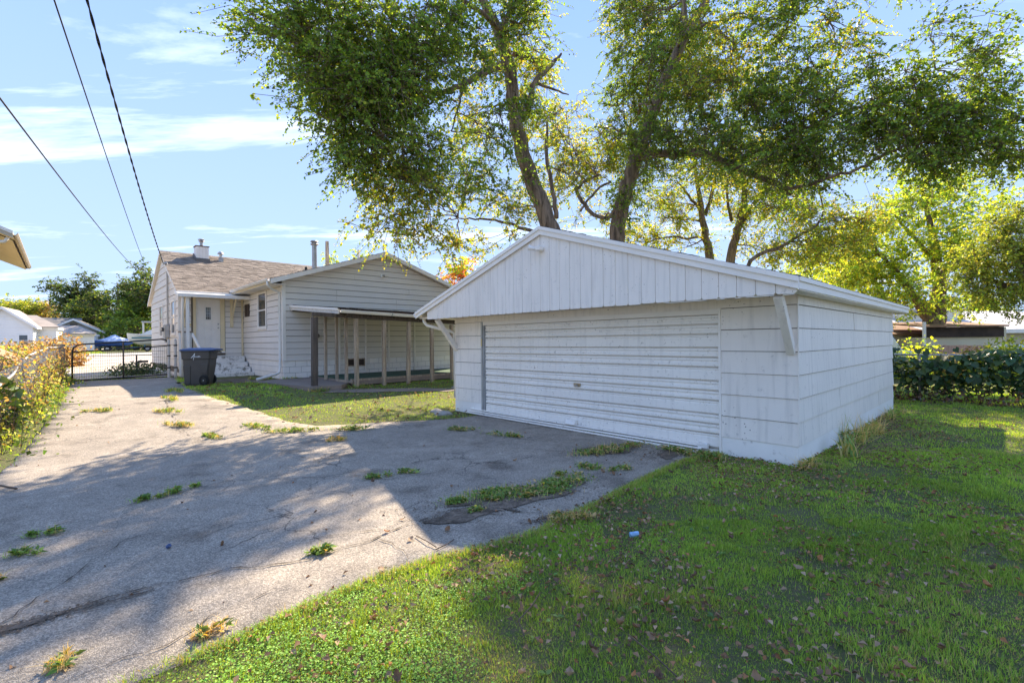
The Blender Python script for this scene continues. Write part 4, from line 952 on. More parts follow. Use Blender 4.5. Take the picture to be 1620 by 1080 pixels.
for x in (0.92, 1.05, 1.95, 3.0, 4.0, 5.2):
    Geo().box(x, x + 0.07, -0.055, -0.026, 0.10, 2.4).build('wall_batten', 'house_trim', pr)
ml = Geo().box(0.98, 1.16, -0.20, -0.056, 1.42, 1.62).build('meter_cover', 'tin_grey', pr, bevel=0.03)
Geo().tube([(1.07, -0.20, 1.52), (1.07, -0.30, 1.52)], [0.10, 0.075], 12).build('dial', 'glass_dark', ml)
wlm = Geo().tube([(1.42, -0.056, 2.12), (1.42, -0.12, 2.10), (1.42, -0.16, 2.06)], [0.06, 0.08, 0.03], 10).build('porch_lamp', 'gutter_white', pr)
Geo().tube([(2.22, -0.024, 1.50), (2.22, -0.09, 1.50)], [0.08, 0.05], 10).build('hose_bib', 'beige_box', pr)
cv = Geo().box(2.30, 2.95, -0.03, -0.005, 0.40, 0.62).build('crawl_vent', 'dark_brown', pr)
for a in ((2.26, 2.30, 0.36, 0.66), (2.95, 2.99, 0.36, 0.66)): Geo().box(a[0], a[1], -0.045, -0.004, a[2], a[3]).build('vent_frame', 'old_wood', cv)
for z in (0.36, 0.62): Geo().box(2.301, 2.949, -0.045, -0.004, z, z + 0.04).build('vent_frame', 'old_wood', cv)
# paving stones beside the garage
for k, (x, y, w, d, r) in enumerate([(3.55, -5.35, 0.42, 0.30, 0.1), (4.25, -5.25, 0.40, 0.30, -0.12)]):
    c = Hw(x, y); z0 = float(terr(c.x, c.y))
    o = Geo().box(-w / 2, w / 2, -d / 2, d / 2, -0.03, 0.045).build('paving_stone', 'stone', None, loc=(c.x, c.y, z0), rz=ANG + r, bevel=0.008)
    tag(o, ('flat square paving stone at the path end, the farther from the garage', 'flat square paving stone right beside the garage wall')[k], 'paving stone', 'stepping stones by the garage')
# ---------------------------------------------------------------- wheeled bin
def make_bin():
    b = empty('wheeled_bin', (-9.62, 14.62, float(terr(-9.62, 14.62)) + 0.012), math.radians(12), 'grey wheeled rubbish bin with blue lid beside the back steps', 'bin')
    # local: x to the right (wheels), y away, z up
    lv = [(0.00, -0.40, 0.32, 0.30), (0.05, -0.42, 0.34, 0.31), (0.62, -0.46, 0.44, 0.345), (0.78, -0.465, 0.455, 0.35), (0.80, -0.50, 0.475, 0.375), (1.00, -0.515, 0.485, 0.385), (1.02, -0.53, 0.50, 0.40), (1.045, -0.53, 0.50, 0.40)]
    g = Geo(); rings = []
    for z, x0, x1, hy in lv:
        r = 0.07; ring = []
        for cx, cy, a0 in ((x1 - r, hy - r, 0), (x0 + r, hy - r, 90), (x0 + r, -hy + r, 180), (x1 - r, -hy + r, 270)):
            for k in range(4):
                a = math.radians(a0 + k * 30); ring.append((cx + r * math.cos(a), cy + r * math.sin(a), z))
        rings.append(ring)
    n = len(rings[0]); V = [p for r in rings for p in r]
    g.add(V, [tuple(range(n))[::-1]] + [(i * n + k, i * n + (k + 1) % n, (i + 1) * n + (k + 1) % n, (i + 1) * n + k) for i in range(len(lv) - 1) for k in range(n)] + [tuple(range((len(lv) - 1) * n, len(lv) * n))])
    body = g.build('body', 'bin_grey', b)
    # raised panels and corner pillar
    Geo().prism([(-0.40, -0.306, 0.03), (-0.20, -0.304, 0.03), (-0.18, -0.338, 0.60), (-0.44, -0.338, 0.60)], [(-0.40, -0.335, 0.03), (-0.20, -0.333, 0.03), (-0.18, -0.366, 0.60), (-0.44, -0.366, 0.60)]).build('side_panel', 'bin_grey', body, bevel=0.015)
    Geo().prism([(0.16, -0.330, 0.36), (0.36, -0.330, 0.36), (0.42, -0.345, 0.66), (0.16, -0.345, 0.66)], [(0.16, -0.352, 0.36), (0.36, -0.352, 0.36), (0.42, -0.368, 0.66), (0.16, -0.368, 0.66)]).build('side_panel', 'bin_grey', body, bevel=0.012)
    lid = Geo(); top = []
    for z, gx0, gx1, gy in ((1.046, -0.56, 0.66, 0.425), (1.075, -0.565, 0.68, 0.43), (1.10, -0.53, 0.64, 0.40), (1.135, -0.30, 0.30, 0.22)):
        r = 0.09; ring = []
        for cx, cy, a0 in ((gx1 - r, gy - r, 0), (gx0 + r, gy - r, 90), (gx0 + r, -gy + r, 180), (gx1 - r, -gy + r, 270)):
            for k in range(4):
                a = math.radians(a0 + k * 30); ring.append((cx + r * math.cos(a), cy + r * math.sin(a), z))
        top.append(ring)
    n = len(top[0]); V = [p for r in top for p in r]
    lid.add(V, [tuple(range(n))[::-1]] + [(i * n + k, i * n + (k + 1) % n, (i + 1) * n + (k + 1) % n, (i + 1) * n + k) for i in range(3) for k in range(n)] + [tuple(range(3 * n, 4 * n))])
    lid.build('lid', 'bin_lid', b, smooth=False)
    Geo().tube([(0.58, -0.36, 0.98), (0.60, -0.36, 1.0), (0.60, 0.36, 1.0), (0.58, 0.36, 0.98)], 0.02, 8).build('handle', 'bin_grey', b)
    Geo().tube([(0.27, -0.36, 0.15), (0.27, 0.36, 0.15)], 0.014, 8).build('axle', 'galv', b)
    for sy in (-1, 1):
        w = Geo().tube([(0.27, sy * 0.33, 0.15), (0.27, sy * 0.34, 0.15), (0.27, sy * 0.39, 0.15), (0.27, sy * 0.40, 0.15)], [0.135, 0.15, 0.15, 0.135], 24).build('wheel', 'rubber', b)
        Geo().tube([(0.27, sy * 0.401, 0.15), (0.27, sy * 0.408, 0.15)], 0.085, 18).build('rim', 'black_steel', w)
        Geo().tube([(0.27, sy * 0.409, 0.15), (0.27, sy * 0.425, 0.15)], 0.022, 10).build('hub_cap', 'galv', w)
    # wheel arch
    ga = Geo(); pts = [(0.27 + 0.185 * math.cos(a), 0.15 + 0.185 * math.sin(a)) for a in np.linspace(-0.6, math.pi + 0.5, 16)]
    ga.prism([(x, -0.336, z) for x, z in pts], [(x, -0.331, z) for x, z in pts]); ga.build('wheel_arch', 'black_steel', body)
    Geo().box(-0.482, -0.440, -0.05, 0.05, 0.05, 0.62).build('grab_bar', 'rubber', body)
    # painted script lettering on the long side
    pg = Geo(); y_ = -0.392
    def stroke(pts, w):
        for a, c in zip(pts[:-1], pts[1:]):
            a, c = np.array(a), np.array(c); d = c - a; d = d / (np.linalg.norm(d) + 1e-9); s = np.array([-d[1], d[0]]) * w / 2; e = d * w * 0.3
            q = [a - s - e, c - s + e, c + s + e, a + s - e]; lean = lambda z: y_ + (1.0 - z) * 0.058
            pg.add([(p[0], lean(p[1]), p[1]) for p in q], [(0, 1, 2, 3)])
    x0, z0 = -0.13, 0.845
    stroke([(x0 - 0.02, z0 - 0.005), (x0 + 0.02, z0 + 0.015), (x0 + 0.06, z0 + 0.065), (x0 + 0.095, z0 + 0.11)], 0.016)
    stroke([(x0 + 0.11, z0 + 0.125), (x0 + 0.085, z0 + 0.05), (x0 + 0.065, z0 - 0.03), (x0 + 0.055, z0 - 0.075)], 0.014)
    stroke([(x0 + 0.015, z0 + 0.035), (x0 + 0.10, z0 + 0.045)], 0.011)
    def wave(xs, amp=0.026):
        return [(x0 + 0.09 + 0.01 * i, z0 + 0.012 + amp * (0.5 + 0.5 * math.sin(i * xs))) for i in range(0, 14)]
    stroke(wave(1.9), 0.011); stroke([(x0 + 0.215, z0 + 0.012), (x0 + 0.225, z0 + 0.045), (x0 + 0.245, z0 + 0.045), (x0 + 0.245, z0 + 0.012), (x0 + 0.22, z0 + 0.008)], 0.010)
    stroke([(x0 + 0.245, z0 + 0.01), (x0 + 0.26, z0 + 0.045), (x0 + 0.275, z0 + 0.012), (x0 + 0.295, z0 + 0.03)], 0.010)
    me = pg.mesh('lettering', 'white_print', fix=False); link(bpy.data.objects.new('lettering', me), b)
make_bin()
bpy.data.objects['wheeled_bin'].scale = (0.80, 0.85, 1.0)

# ---------------------------------------------------------------- gate across the drive
g0 = np.array([-15.25, 16.40]); g1 = np.array([-13.25, 18.35]); gl = float(np.linalg.norm(g1 - g0)); ga_ = math.atan2(*(g1 - g0)[::-1])
gate = empty('driveway_gate', (g0[0], g0[1], 0.365), ga_, 'black tubular steel mesh gate closing the driveway', 'gate')
Hl, Hr = 1.24, 1.36
def gb(s): return 0.02 + 0.07 * s / gl
def gt(s): return gb(s) + Hl + (Hr - Hl) * s / gl
pts = [(0.02, 0, gb(0)), (0.02, 0, gt(0) - 0.22), (0.06, 0, gt(0) - 0.09), (0.17, 0, gt(0) - 0.01), (0.30, 0, gt(0.3))] + [(gl * k, 0, gt(gl * k)) for k in (0.3, 0.5, 0.7)] + [(gl - 0.28, 0, gt(gl)), (gl - 0.14, 0, gt(gl) - 0.02), (gl - 0.05, 0, gt(gl) - 0.10), (gl - 0.02, 0, gt(gl) - 0.24), (gl - 0.02, 0, gb(gl))]
Geo().tube(pts, 0.027, 8).build('frame', 'black_steel', gate, smooth=True)
Geo().tube([(0.02, 0, gb(0)), (gl - 0.02, 0, gb(gl))], 0.024, 8).build('bottom_rail', 'black_steel', gate, smooth=True)
Geo().tube([(0.02, 0, gt(0) - 0.25), (gl - 0.02, 0, gt(gl) - 0.25)], 0.022, 8).build('middle_rail', 'black_steel', gate, smooth=True)
Geo().tube([(gl * 0.5, 0, gb(gl * .5)), (gl * 0.5, 0, gt(gl * .5))], 0.026, 8).build('centre_bar', 'dark_wood', gate, smooth=True)
wg = Geo()
for s in np.arange(0.08, gl - 0.05, 0.062): wg.bar((s, 0.0, gb(s)), (s, 0.0, gt(s) - 0.25), 0.006, 0.006, up=(0, 1, 0))
for k in range(1, 10): wg.bar((0.03, 0.004, gb(0) + k * 0.105), (gl - 0.03, 0.004, gb(gl) + k * 0.117), 0.006, 0.006, up=(0, 1, 0))
mw = wg.build('wire_mesh', 'black_steel', gate); mw['kind'] = 'stuff'
Geo().box(0.0, 0.42, -0.05, 0.05, -0.05, 0.02).build('foot', 'rust_steel', gate)
lt = Geo().box(gl * 0.5 + 0.36, gl * 0.5 + 0.40, -0.03, -0.005, 0.42, 0.88).build('latch_bar', 'black_steel', gate)
Geo().box(gl * 0.5 + 0.41, gl * 0.5 + 0.72, -0.035, -0.005, 0.58, 0.66).build('latch_box', 'black_steel', lt)
# two iron gate posts and the utility box at the house corner
for k, (x, y) in enumerate([(-2.62, 4.80), (-2.42, 4.72)]):
    c = Hw(x, y)
    o = Geo().tube([(0, 0, -0.1), (0, 0, 1.42 + 0.02 * k), (0, 0, 1.46 + 0.02 * k)], [0.05, 0.05, 0.02], 10).build('gate_post', 'worn_board', None, loc=(c.x, c.y, 0.35))
    for z in (0.35, 0.8, 1.2): Geo().tube([(0, 0, z), (0, 0, z + 0.05)], 0.06, 10).build('hinge_band', 'black_steel', o)
    tag(o, ('peeling white pipe post nearer the gate beside the house corner', 'peeling white pipe post nearer the bin beside the house corner')[k], 'post', 'pipe posts at the house corner')
c = Hw(-2.12, 4.25)
ub = Geo().box(-0.19, 0.19, -0.09, 0.09, 0.22, 0.62).build('utility_box', 'beige_box', None, loc=(c.x, c.y, 0.35), rz=ANG, bevel=0.012)
tag(ub, 'small yellow beige utility box on a stake behind the bin', 'utility box')
Geo().tube([(0.02, 0, -0.1), (0.02, 0, 0.22)], 0.03, 8).build('stake', 'galv', ub)
Geo().box(-0.02, 0.10, -0.094, -0.0905, 0.31, 0.34).build('name_plate', 'tin_grey', ub)
c = Hw(-1.75, 3.2)
tag(Geo().tube([(0, 0, 0.12), (-0.12, -0.16, 0.06), (-0.14, -0.2, 0.05)], 0.045, 10).build('drain_pipe', 'gutter_white', None, loc=(c.x, c.y, 0.33)), 'short white drain pipe elbow lying on soil behind the bin', 'pipe')

# ---------------------------------------------------------------- chain link fence on the left
fe = empty('chain_link_fence', (-9.3, 9.0, 0), 0, 'chain link fence with bent rail buried in yellow vines', 'fence')
FP = [(-7.3, 6.3, 1.15), (-9.3, 9.0, 1.18), (-11.0, 11.0, 1.18), (-13.2, 13.5, 1.2), (-16.1, 16.9, 1.3)]
FO = np.array([-9.3, 9.0])
def fz(x, y): return float(terr(x, y))
for k, (x, y, h) in enumerate(FP[:-1]):
    Geo().tube([(x - FO[0], y - FO[1], fz(x, y) - 0.1), (x - FO[0], y - FO[1], fz(x, y) + h)], 0.033, 8).build('post', 'galv', fe)
x, y, h = FP[-1]
Geo().tube([(x - FO[0], y - FO[1], fz(x, y) - 0.1), (x - FO[0], y - FO[1], fz(x, y) + h), (x - FO[0], y - FO[1], fz(x, y) + h + 0.02)], [0.13, 0.12, 0.05], 9).build('end_post', 'old_wood', fe)
rail = [(-7.3, 6.3, 0.80), (-8.25, 7.6, 0.95), (-8.85, 8.4, 1.10), (-9.35, 8.98, 1.24), (-10.2, 10.0, 1.40), (-11.0, 11.0, 1.47), (-13.2, 13.5, 1.55), (-16.1, 16.9, 1.55)]
Geo().tube([(a - FO[0], b - FO[1], c) for a, b, c in rail], 0.021, 8).build('top_rail', 'galv', fe, smooth=True)
wg = Geo()
for (xa, ya, ha), (xb, yb, hb) in zip(FP[:-1], FP[1:]):
    Lk = math.hypot(xb - xa, yb - ya); n = int(Lk / 0.10)
    for i in range(-11, n):
        for sgn in (1, -1):
            t0, t1 = (i * 0.10 / Lk, (i * 0.10 + 1.1) / Lk) if sgn > 0 else ((i * 0.10 + 1.1) / Lk, i * 0.10 / Lk)
            # keep inside the bay
            pts2 = []
            for t, zf in ((t0, 0.03), (t1, 1.1)): pts2.append((t, zf))
            (ta, za), (tb, zb2) = pts2
            def cl(ta, za, tb, zb2):
                if ta > tb: ta, za, tb, zb2 = tb, zb2, ta, za
                if tb <= 0 or ta >= 1: return None
                if ta < 0: za += (zb2 - za) * (-ta) / (tb - ta); ta = 0
                if tb > 1: zb2 -= (zb2 - za) * (tb - 1) / (tb - ta); tb = 1
                return ta, za, tb, zb2
            r = cl(ta, za, tb, zb2)
            if not r: continue
            ta, za, tb, zb2 = r
            P = lambda t, z: (xa + (xb - xa) * t - FO[0], ya + (yb - ya) * t - FO[1], fz(xa + (xb - xa) * t, ya + (yb - ya) * t) + z)
            wg.bar(P(ta, za), P(tb, zb2), 0.004, 0.004)
mw = wg.build('chain_link', 'galv', fe); mw['kind'] = 'stuff'
# brown bent cardboard sheet leaning behind the fence
cbx = empty('cardboard_box', (-14.0, 12.6, 0.33), 0.5, 'torn brown cardboard box with raised flap behind the fence', 'box')
Geo().box(-0.8, 0.55, -0.45, 0.45, 0.0, 0.85).build('carton', 'cardboard', cbx)
Geo().prism([(-0.8, -0.45, 0.852), (-0.35, -0.46, 1.35), (-0.18, -0.46, 1.42), (0.75, -0.47, 0.86), (0.72, -0.47, 0.853), (-0.18, -0.46, 1.395), (-0.36, -0.46, 1.32), (-0.77, -0.45, 0.852)],
            [(-0.8, 0.45, 0.852), (-0.35, 0.44, 1.35), (-0.18, 0.44, 1.42), (0.75, 0.43, 0.86), (0.72, 0.43, 0.853), (-0.18, 0.44, 1.395), (-0.36, 0.44, 1.32), (-0.77, 0.45, 0.852)]).build('flap', 'cardboard', cbx)
# ---------------------------------------------------------------- neighbour's house, its eave at the left edge
nh = empty('neighbour_house', (-14.55 - 1.05 * U[0], 13.6 - 1.05 * U[1], 1.74), ANG, 'tan neighbouring house with gable eave at the left edge', 'house')
# local x = U, y = W ; near right corner at origin, wall runs to -x
g = Geo(); o_ = [(-8.0, -1.7), (0.0, -1.7), (0.0, 3.44), (-4.0, 5.14), (-8.0, 3.44)]
g.prism([(s, 0.0, z) for s, z in o_], [(s, 7.0, z) for s, z in o_]); nw = g.build('wall', 'soffit_tan', nh)
lap_wall(nw, [(-7.9, -0.8), (-0.06, -0.8), (-0.06, 3.42), (-4.0, 5.1), (-7.9, 3.42)], lambda s, z, n: (s, -n - 0.001, z), [-0.8 + 0.2 * k for k in range(30)], 'soffit_tan')
k_ = 0.43
rf = Geo()
roofslab(rf, [(1.25, 3.05), (-4.0, 3.05 + 5.25 * k_), (-9.25, 3.05)], lambda s, z: (s, -0.75, z), lambda s, z: (s, 7.4, z), 0.09)
nr = rf.build('roof', 'shingle_brown', nh)
for a, b in ((1.27, -4.0), (-9.27, -4.0)):
    za = 3.05 - 0.02 * k_; zb2 = 3.05 + 5.25 * k_
    for nm, yy, h1, h0, mt in (('rake_board', -0.772, 0.02, -0.17, 'trim_tan'), ('rake_trim', -0.790, 0.03, -0.06, 'gutter_white')):
        q = [(a, za + h1), (b, zb2 + h1), (b, zb2 + h0), (a, za + h0)]
        Geo().prism([(s, yy, z) for s, z in q], [(s, yy + 0.0175, z) for s, z in q]).build(nm, mt, nr)
    q = [(a, za - 0.10), (b, zb2 - 0.10), (b, zb2 - 0.115), (a, za - 0.115)]
    Geo().prism([(s, -0.75, z) for s, z in q], [(s, -0.03, z) for s, z in q]).build('rake_soffit', 'soffit_tan', nr)
Geo().prism([(0.02, 0.0, 3.45), (1.22, 0.0, 2.93), (1.22, 0.0, 2.915), (0.02, 0.0, 3.435)], [(0.02, 7.3, 3.45), (1.22, 7.3, 2.93), (1.22, 7.3, 2.915), (0.02, 7.3, 3.435)]).build('eave_soffit', 'soffit_tan', nr)
gutter(Geo(), (1.26, -0.7, 2.96), (1.26, 7.3, 2.96), out=(1, 0, 0)).build('gutter', 'trim_tan', nr)
Geo().tube([(1.17, -0.62, 2.90), (1.10, -0.60, 2.78), (0.6, -0.35, 2.72), (0.10, -0.10, 2.62), (0.04, -0.07, 2.5), (0.04, -0.07, -0.7), (0.06, -0.12, -0.85), (0.3, -0.5, -1.0)], 0.045, 8).build('downspout', 'gutter_white', nh, smooth=True)

# ---------------------------------------------------------------- overhead wires
def wire(name, pts, r, label, twist=False):
    pts = [Vector(p) for p in pts]
    P = []
    for i in range(len(pts) - 1):
        for k in range(14): P.append(pts[i].lerp(pts[i + 1], k / 14))
    P.append(pts[-1])
    if twist:
        g = Geo(); n = 260; A_, B_ = pts[0], pts[-1]
        for off in (0, math.pi):
            Q = []
            for k in range(n + 1):
                t = k / n; p = A_.lerp(B_, t); p.z -= 0.9 * 4 * t * (1 - t); a = off + t * 110
                Q.append(p + Vector((math.cos(a), 0.2, math.sin(a))) * r * 1.0)
            g.tube(Q, r, 5)
        o = g.build(name, 'cable', None, smooth=True)
    else:
        n = 40; A_, B_ = pts[0], pts[-1]; Q = []
        for k in range(n + 1):
            t = k / n; p = A_.lerp(B_, t); p.z -= 1.0 * 4 * t * (1 - t); Q.append(p)
        o = Geo().tube(Q, r, 6).build(name, 'cable', None, smooth=True)
    tag(o, label, 'cable', 'overhead wires')
def sagged(pa, pb, sag, ext):
    """ends so that a wire with this sag passes pa and pb; ext lengthens it past pa towards the pole behind"""
    d = (pa - pb); A_ = pa + d * ext
    return A_
def wire2(name, pa, pb, r, sag, label, ext=0.7, n=60, twist=False):
    """wire from pb through pa and on to a pole behind the camera"""
    d = pa - pb; g = Geo(); T = 1 + ext
    f = lambda t: pb + d * t + Vector((0, 0, sag * (t * (t - 1))))      # parabola through both points
    if twist:
        for off in (0.0, math.pi):
            Q = [f(T * k / 420) + Vector((math.cos(off + k * 0.42), 0, math.sin(off + k * 0.42))) * r * 0.9 for k in range(421)]
            g.tube(Q, r * 0.8, 5)
    else:
        g.tube([f(T * k / n) for k in range(n + 1)], r, 6)
    tag(g.build(name, 'cable', None, smooth=True), label, 'cable', 'overhead wires')
wire2('overhead_wire', at(85, -2, 9.0), at(233, 428, 46.0), 0.016, 1.0, 'thin straight black overhead wire, middle of the three')
wire2('overhead_wire', at(-2, 153, 9.0), at(218, 428, 42.0), 0.017, 1.0, 'black overhead wire crossing the left edge, lowest of the three')
wire2('service_cable', at(137, -2, 7.0), Hw(MX0 - 0.2, MYR - 1.55, 4.72), 0.014, 0.8, 'twisted black service cable running down to the house gable', twist=True)
# ---------------------------------------------------------------- far houses on the left
def gable_house(name, label, loc, rz, L_, D_, H_, K_, wall_m, roof_m, lap=0.25, windows=(), ov=0.3, boards=True, trim='far_white', cat='house', vent=False):
    """local: gable front in the xz plane facing -y, x from 0 to L_"""
    h = empty(name, loc, rz, label, cat)
    zr = H_ + K_ * L_ / 2
    o_ = [(0, 0), (L_, 0), (L_, H_), (L_ / 2, zr), (0, H_)]
    w = Geo().prism([(s, 0, z) for s, z in o_], [(s, D_, z) for s, z in o_]).build('wall', wall_m, h)
    if boards:
        lap_wall(w, [(0, 0.2), (L_, 0.2), (L_, H_), (L_ / 2, zr), (0, H_)], lambda s, z, n: (s, -n - 0.001, z), [0.2 + lap * k for k in range(int((zr) / lap) + 1)], wall_m, proud=0.05, slit=0.02)
        lap_wall(w, [(0, 0.2), (D_, 0.2), (D_, H_), (0, H_)], lambda s, z, n: (L_ + n + 0.001, s, z), [0.2 + lap * k for k in range(int(H_ / lap) + 1)], wall_m, proud=0.05, slit=0.02)
    g = Geo(); roofslab(g, [(-ov, H_ - ov * K_ + 0.1), (L_ / 2, zr + 0.1), (L_ + ov, H_ - ov * K_ + 0.1)], lambda s, z: (s, -ov, z), lambda s, z: (s, D_ + ov, z), 0.1)
    r = g.build('roof', roof_m, h)
    for a in (-ov - .02, L_ + ov + .02):
        za, zb2 = H_ - ov * K_ + 0.11, zr + 0.115; q = [(a, za), (L_ / 2, zb2), (L_ / 2, zb2 - 0.24), (a, za - 0.24)]
        Geo().prism([(s, -ov - 0.05, z) for s, z in q], [(s, -ov - 0.002, z) for s, z in q]).build('rake_board', trim, r)
    Geo().box(L_ + ov + 0.002, L_ + ov + 0.06, -ov, D_ + ov, H_ - ov * K_ - 0.12, H_ - ov * K_ + 0.10).build('fascia', trim, r)
    for (f, s0, s1, z0, z1) in windows:
        m = (lambda s, z, n: (s, -n, z)) if f == 'f' else (lambda s, z, n: (L_ + n, s, z))
        bx = lambda a, b, c, d, n0, n1: Geo().prism([m(a, c, n0), m(b, c, n0), m(b, d, n0), m(a, d, n0)], [m(a, c, n1), m(b, c, n1), m(b, d, n1), m(a, d, n1)])
        wi = bx(s0, s1, z0, z1, -0.05, 0.07).build('window', trim, h)
        zm_ = (z0 + z1) / 2
        bx(s0 + 0.1, s1 - 0.1, z0 + 0.1, zm_ - 0.03, 0.071, 0.085).build('pane', 'glass_dark', wi); bx(s0 + 0.1, s1 - 0.1, zm_ + 0.03, z1 - 0.1, 0.071, 0.085).build('pane', 'glass_dark', wi)
    if vent:
        Geo().box(L_ / 2 - 0.35, L_ / 2 + 0.35, -0.08, -0.052, zr - 1.0, zr - 0.55).build('gable_vent', 'dark_brown', h)
    return h
def base(px, py, y):
    p = at(px, py, y); return (p.x, p.y, float(terr(p.x, p.y)) - 0.1)
# white lapped house behind the fence: gable left, lower side wing right
FR = math.radians(36)
EF = np.array([math.cos(FR), math.sin(FR)])
def rbase(px, y, L_):
    """place a front of length L_ whose right corner is seen at bearing px, distance y"""
    p = at(px, 540, y); q = np.array([p.x, p.y]) - EF * L_; return (q[0], q[1], float(terr(p.x, p.y)) - 0.1)
gable_house('white_house', 'white lapped house with steep gable behind the vine-covered fence', rbase(52, 45, 4.0), FR, 4.0, 6.0, 2.95, 0.80, 'far_white', 'far_roof_tan', windows=[('f', 3.0, 3.75, 0.9, 2.1)])
an = gable_house('white_annex', 'low white lapped annex right of the steep white gable', rbase(89, 47.5, 3.1), FR, 3.1, 3.0, 2.65, 0.02, 'far_white', 'far_roof_tan', windows=[('f', 0.7, 1.6, 1.4, 2.35)], cat='annex', ov=0.1)
Geo().prism([(-0.3, -0.35, 2.72), (3.4, -0.35, 2.72), (3.4, -0.35, 2.84), (-0.3, -0.35, 2.84)], [(-0.6, 3.2, 4.0), (1.2, 3.2, 4.0), (1.2, 3.2, 4.1), (-0.6, 3.2, 4.1)]).build('front_roof', 'far_roof_tan', an)
sd_ = gable_house('white_shed', 'low white garage with patchy tan roof and satellite dish', rbase(149, 56, 4.7), FR, 4.7, 4.0, 2.05, 0.0, 'far_white', 'far_roof_tan', boards=False, cat='shed', ov=0.1)
Geo().prism([(-0.3, -0.45, 2.12), (5.0, -0.45, 2.12), (5.0, -0.45, 2.24), (-0.3, -0.45, 2.24)], [(-0.3, 4, 3.2), (2.8, 4, 3.2), (2.8, 4, 3.3), (-0.3, 4, 3.3)]).build('front_roof', 'far_roof_tan', sd_)
dsh = Geo().tube([(1.2, -0.3, 2.2), (1.2, -0.35, 2.65)], 0.03, 6).build('dish_arm', 'black_steel', sd_)
Geo().tube([(1.2, -0.45, 2.70), (1.2, -0.55, 2.72), (1.2, -0.62, 2.74)], [0.12, 0.36, 0.42], 14).build('dish', 'black_steel', dsh)
gable_house('grey_house', 'weathered grey gabled house with white rake trim behind the low garage', rbase(158, 62, 5.0), FR, 5.0, 8.0, 2.75, 0.55, 'far_grey', 'far_roof', windows=[], ov=0.5, vent=True)
lh = empty('dark_roof_house', rbase(122, 66, 7.0), FR, 'long dark grey roof between the white annex and the grey gable', 'house')
Geo().box(0, 7.0, 0, 7, 0, 3.1).build('wall', 'far_grey', lh)
Geo().prism([(-0.4, -0.4, 3.1), (7.2, -0.4, 3.1), (7.2, -0.4, 3.22), (-0.4, -0.4, 3.22)], [(-0.4, 3.5, 4.65), (7.2, 3.5, 4.65), (7.2, 3.5, 4.77), (-0.4, 3.5, 4.77)]).build('roof', 'far_roof', lh)
for x in (1.6, 3.0): Geo().tube([(x, 2.6, 4.2), (x, 2.6, 4.95)], 0.10, 8).build('roof_vent', 'black_steel', lh)
# ---------------------------------------------------------------- boats on trailers
def hull(g, L_, B_, H_, z0, n=12, m=7, rake=0.5):
    """hull sections from stern (x=0) to bow (x=L_)"""
    V = []
    for i in range(n):
        t = i / (n - 1); b = B_ / 2 * (1 - max(0, (t - 0.45) / 0.55) ** 2.2); k = z0 + H_ * 0.55 * max(0, (t - 0.7) / 0.3) ** 2
        for j in range(m):
            a = j / (m - 1) * 2 - 1; y = b * math.copysign(abs(a) ** 0.6, a); zz_ = k + (z0 + H_ * (1 + 0.25 * t * t) - k) * abs(a) ** 1.6
            V.append((L_ * t + rake * 0.3 * abs(a) * t, y, zz_))
    F = [(i * m + j, (i + 1) * m + j, (i + 1) * m + j + 1, i * m + j + 1) for i in range(n - 1) for j in range(m - 1)]
    F += [tuple(range(m))] + [(i * m, (i + 1) * m, (i + 1) * m + m - 1, i * m + m - 1) for i in range(n - 1)]
    g.add(V, F); return g
def trailer(root, L_, col):
    g = Geo(); g.bar((0.2, -0.7, 0.45), (L_ * 0.8, -0.7, 0.45), 0.10, 0.12); g.bar((0.2, 0.7, 0.45), (L_ * 0.8, 0.7, 0.45), 0.10, 0.12); g.bar((L_ * 0.8, -0.7, 0.45), (L_ * 1.15, 0, 0.45), 0.1, 0.12); g.bar((L_ * 0.8, 0.7, 0.45), (L_ * 1.15, 0, 0.45), 0.1, 0.12)
    for x in (0.4, L_ * 0.4, L_ * 0.7): g.bar((x, -0.7, 0.45), (x, 0.7, 0.45), 0.1, 0.1)
    g.bar((L_ * 1.1, 0, 0.45), (L_ * 1.1, 0, 0.0), 0.08, 0.08, up=(0, 1, 0)); g.bar((L_ * .3, -.6, .45), (L_ * .3, -.6, .75), .2, .1, up=(0, 1, 0)); g.bar((L_ * .3, .6, .45), (L_ * .3, .6, .75), .2, .1, up=(0, 1, 0))
    t = g.build('trailer', col, root)
    for s in (-1, 1):
        w = Geo().tube([(L_ * 0.35, s * 0.95, 0.33), (L_ * 0.35, s * 1.15, 0.33)], 0.33, 18).build('wheel', 'rubber', root)
        Geo().tube([(L_ * 0.35, s * 1.151, 0.33), (L_ * 0.35, s * 1.17, 0.33)], 0.18, 14).build('rim', 'galv', w)
p = base(151, 540, 57)
bt = empty('covered_boat', (p[0], p[1], p[2] + 0.13), FR, 'boat on a trailer under a peaked blue tarpaulin', 'boat')
trailer(bt, 3.6, 'black_steel'); bt.scale = (0.92, 0.92, 0.85)
hull(Geo(), 3.9, 1.9, 0.85, 0.62).build('hull', 'tarp_blue', bt)
V = []; nx_, ny_ = 13, 9
for i in range(nx_):
    for j in range(ny_):
        u_, v_ = i / (nx_ - 1), j / (ny_ - 1) * 2 - 1; pk = math.exp(-((u_ - 0.48) / 0.13) ** 2) * 0.45 + math.exp(-((u_ - 0.5) / 0.4) ** 2) * 0.55
        V.append((-0.15 + 4.3 * u_, v_ * 1.08 * (1 - max(0, (u_ - 0.5) / 0.5) ** 2.4 * 0.85), 1.38 + pk * (1 - abs(v_)) ** 0.8 + 0.05 * math.sin(9 * u_ + 5 * v_)))
tp = Geo().add(V, [(i * ny_ + j, (i + 1) * ny_ + j, (i + 1) * ny_ + j + 1, i * ny_ + j + 1) for i in range(nx_ - 1) for j in range(ny_ - 1)])
to = tp.build('tarpaulin', 'tarp_pale', bt, smooth=True)
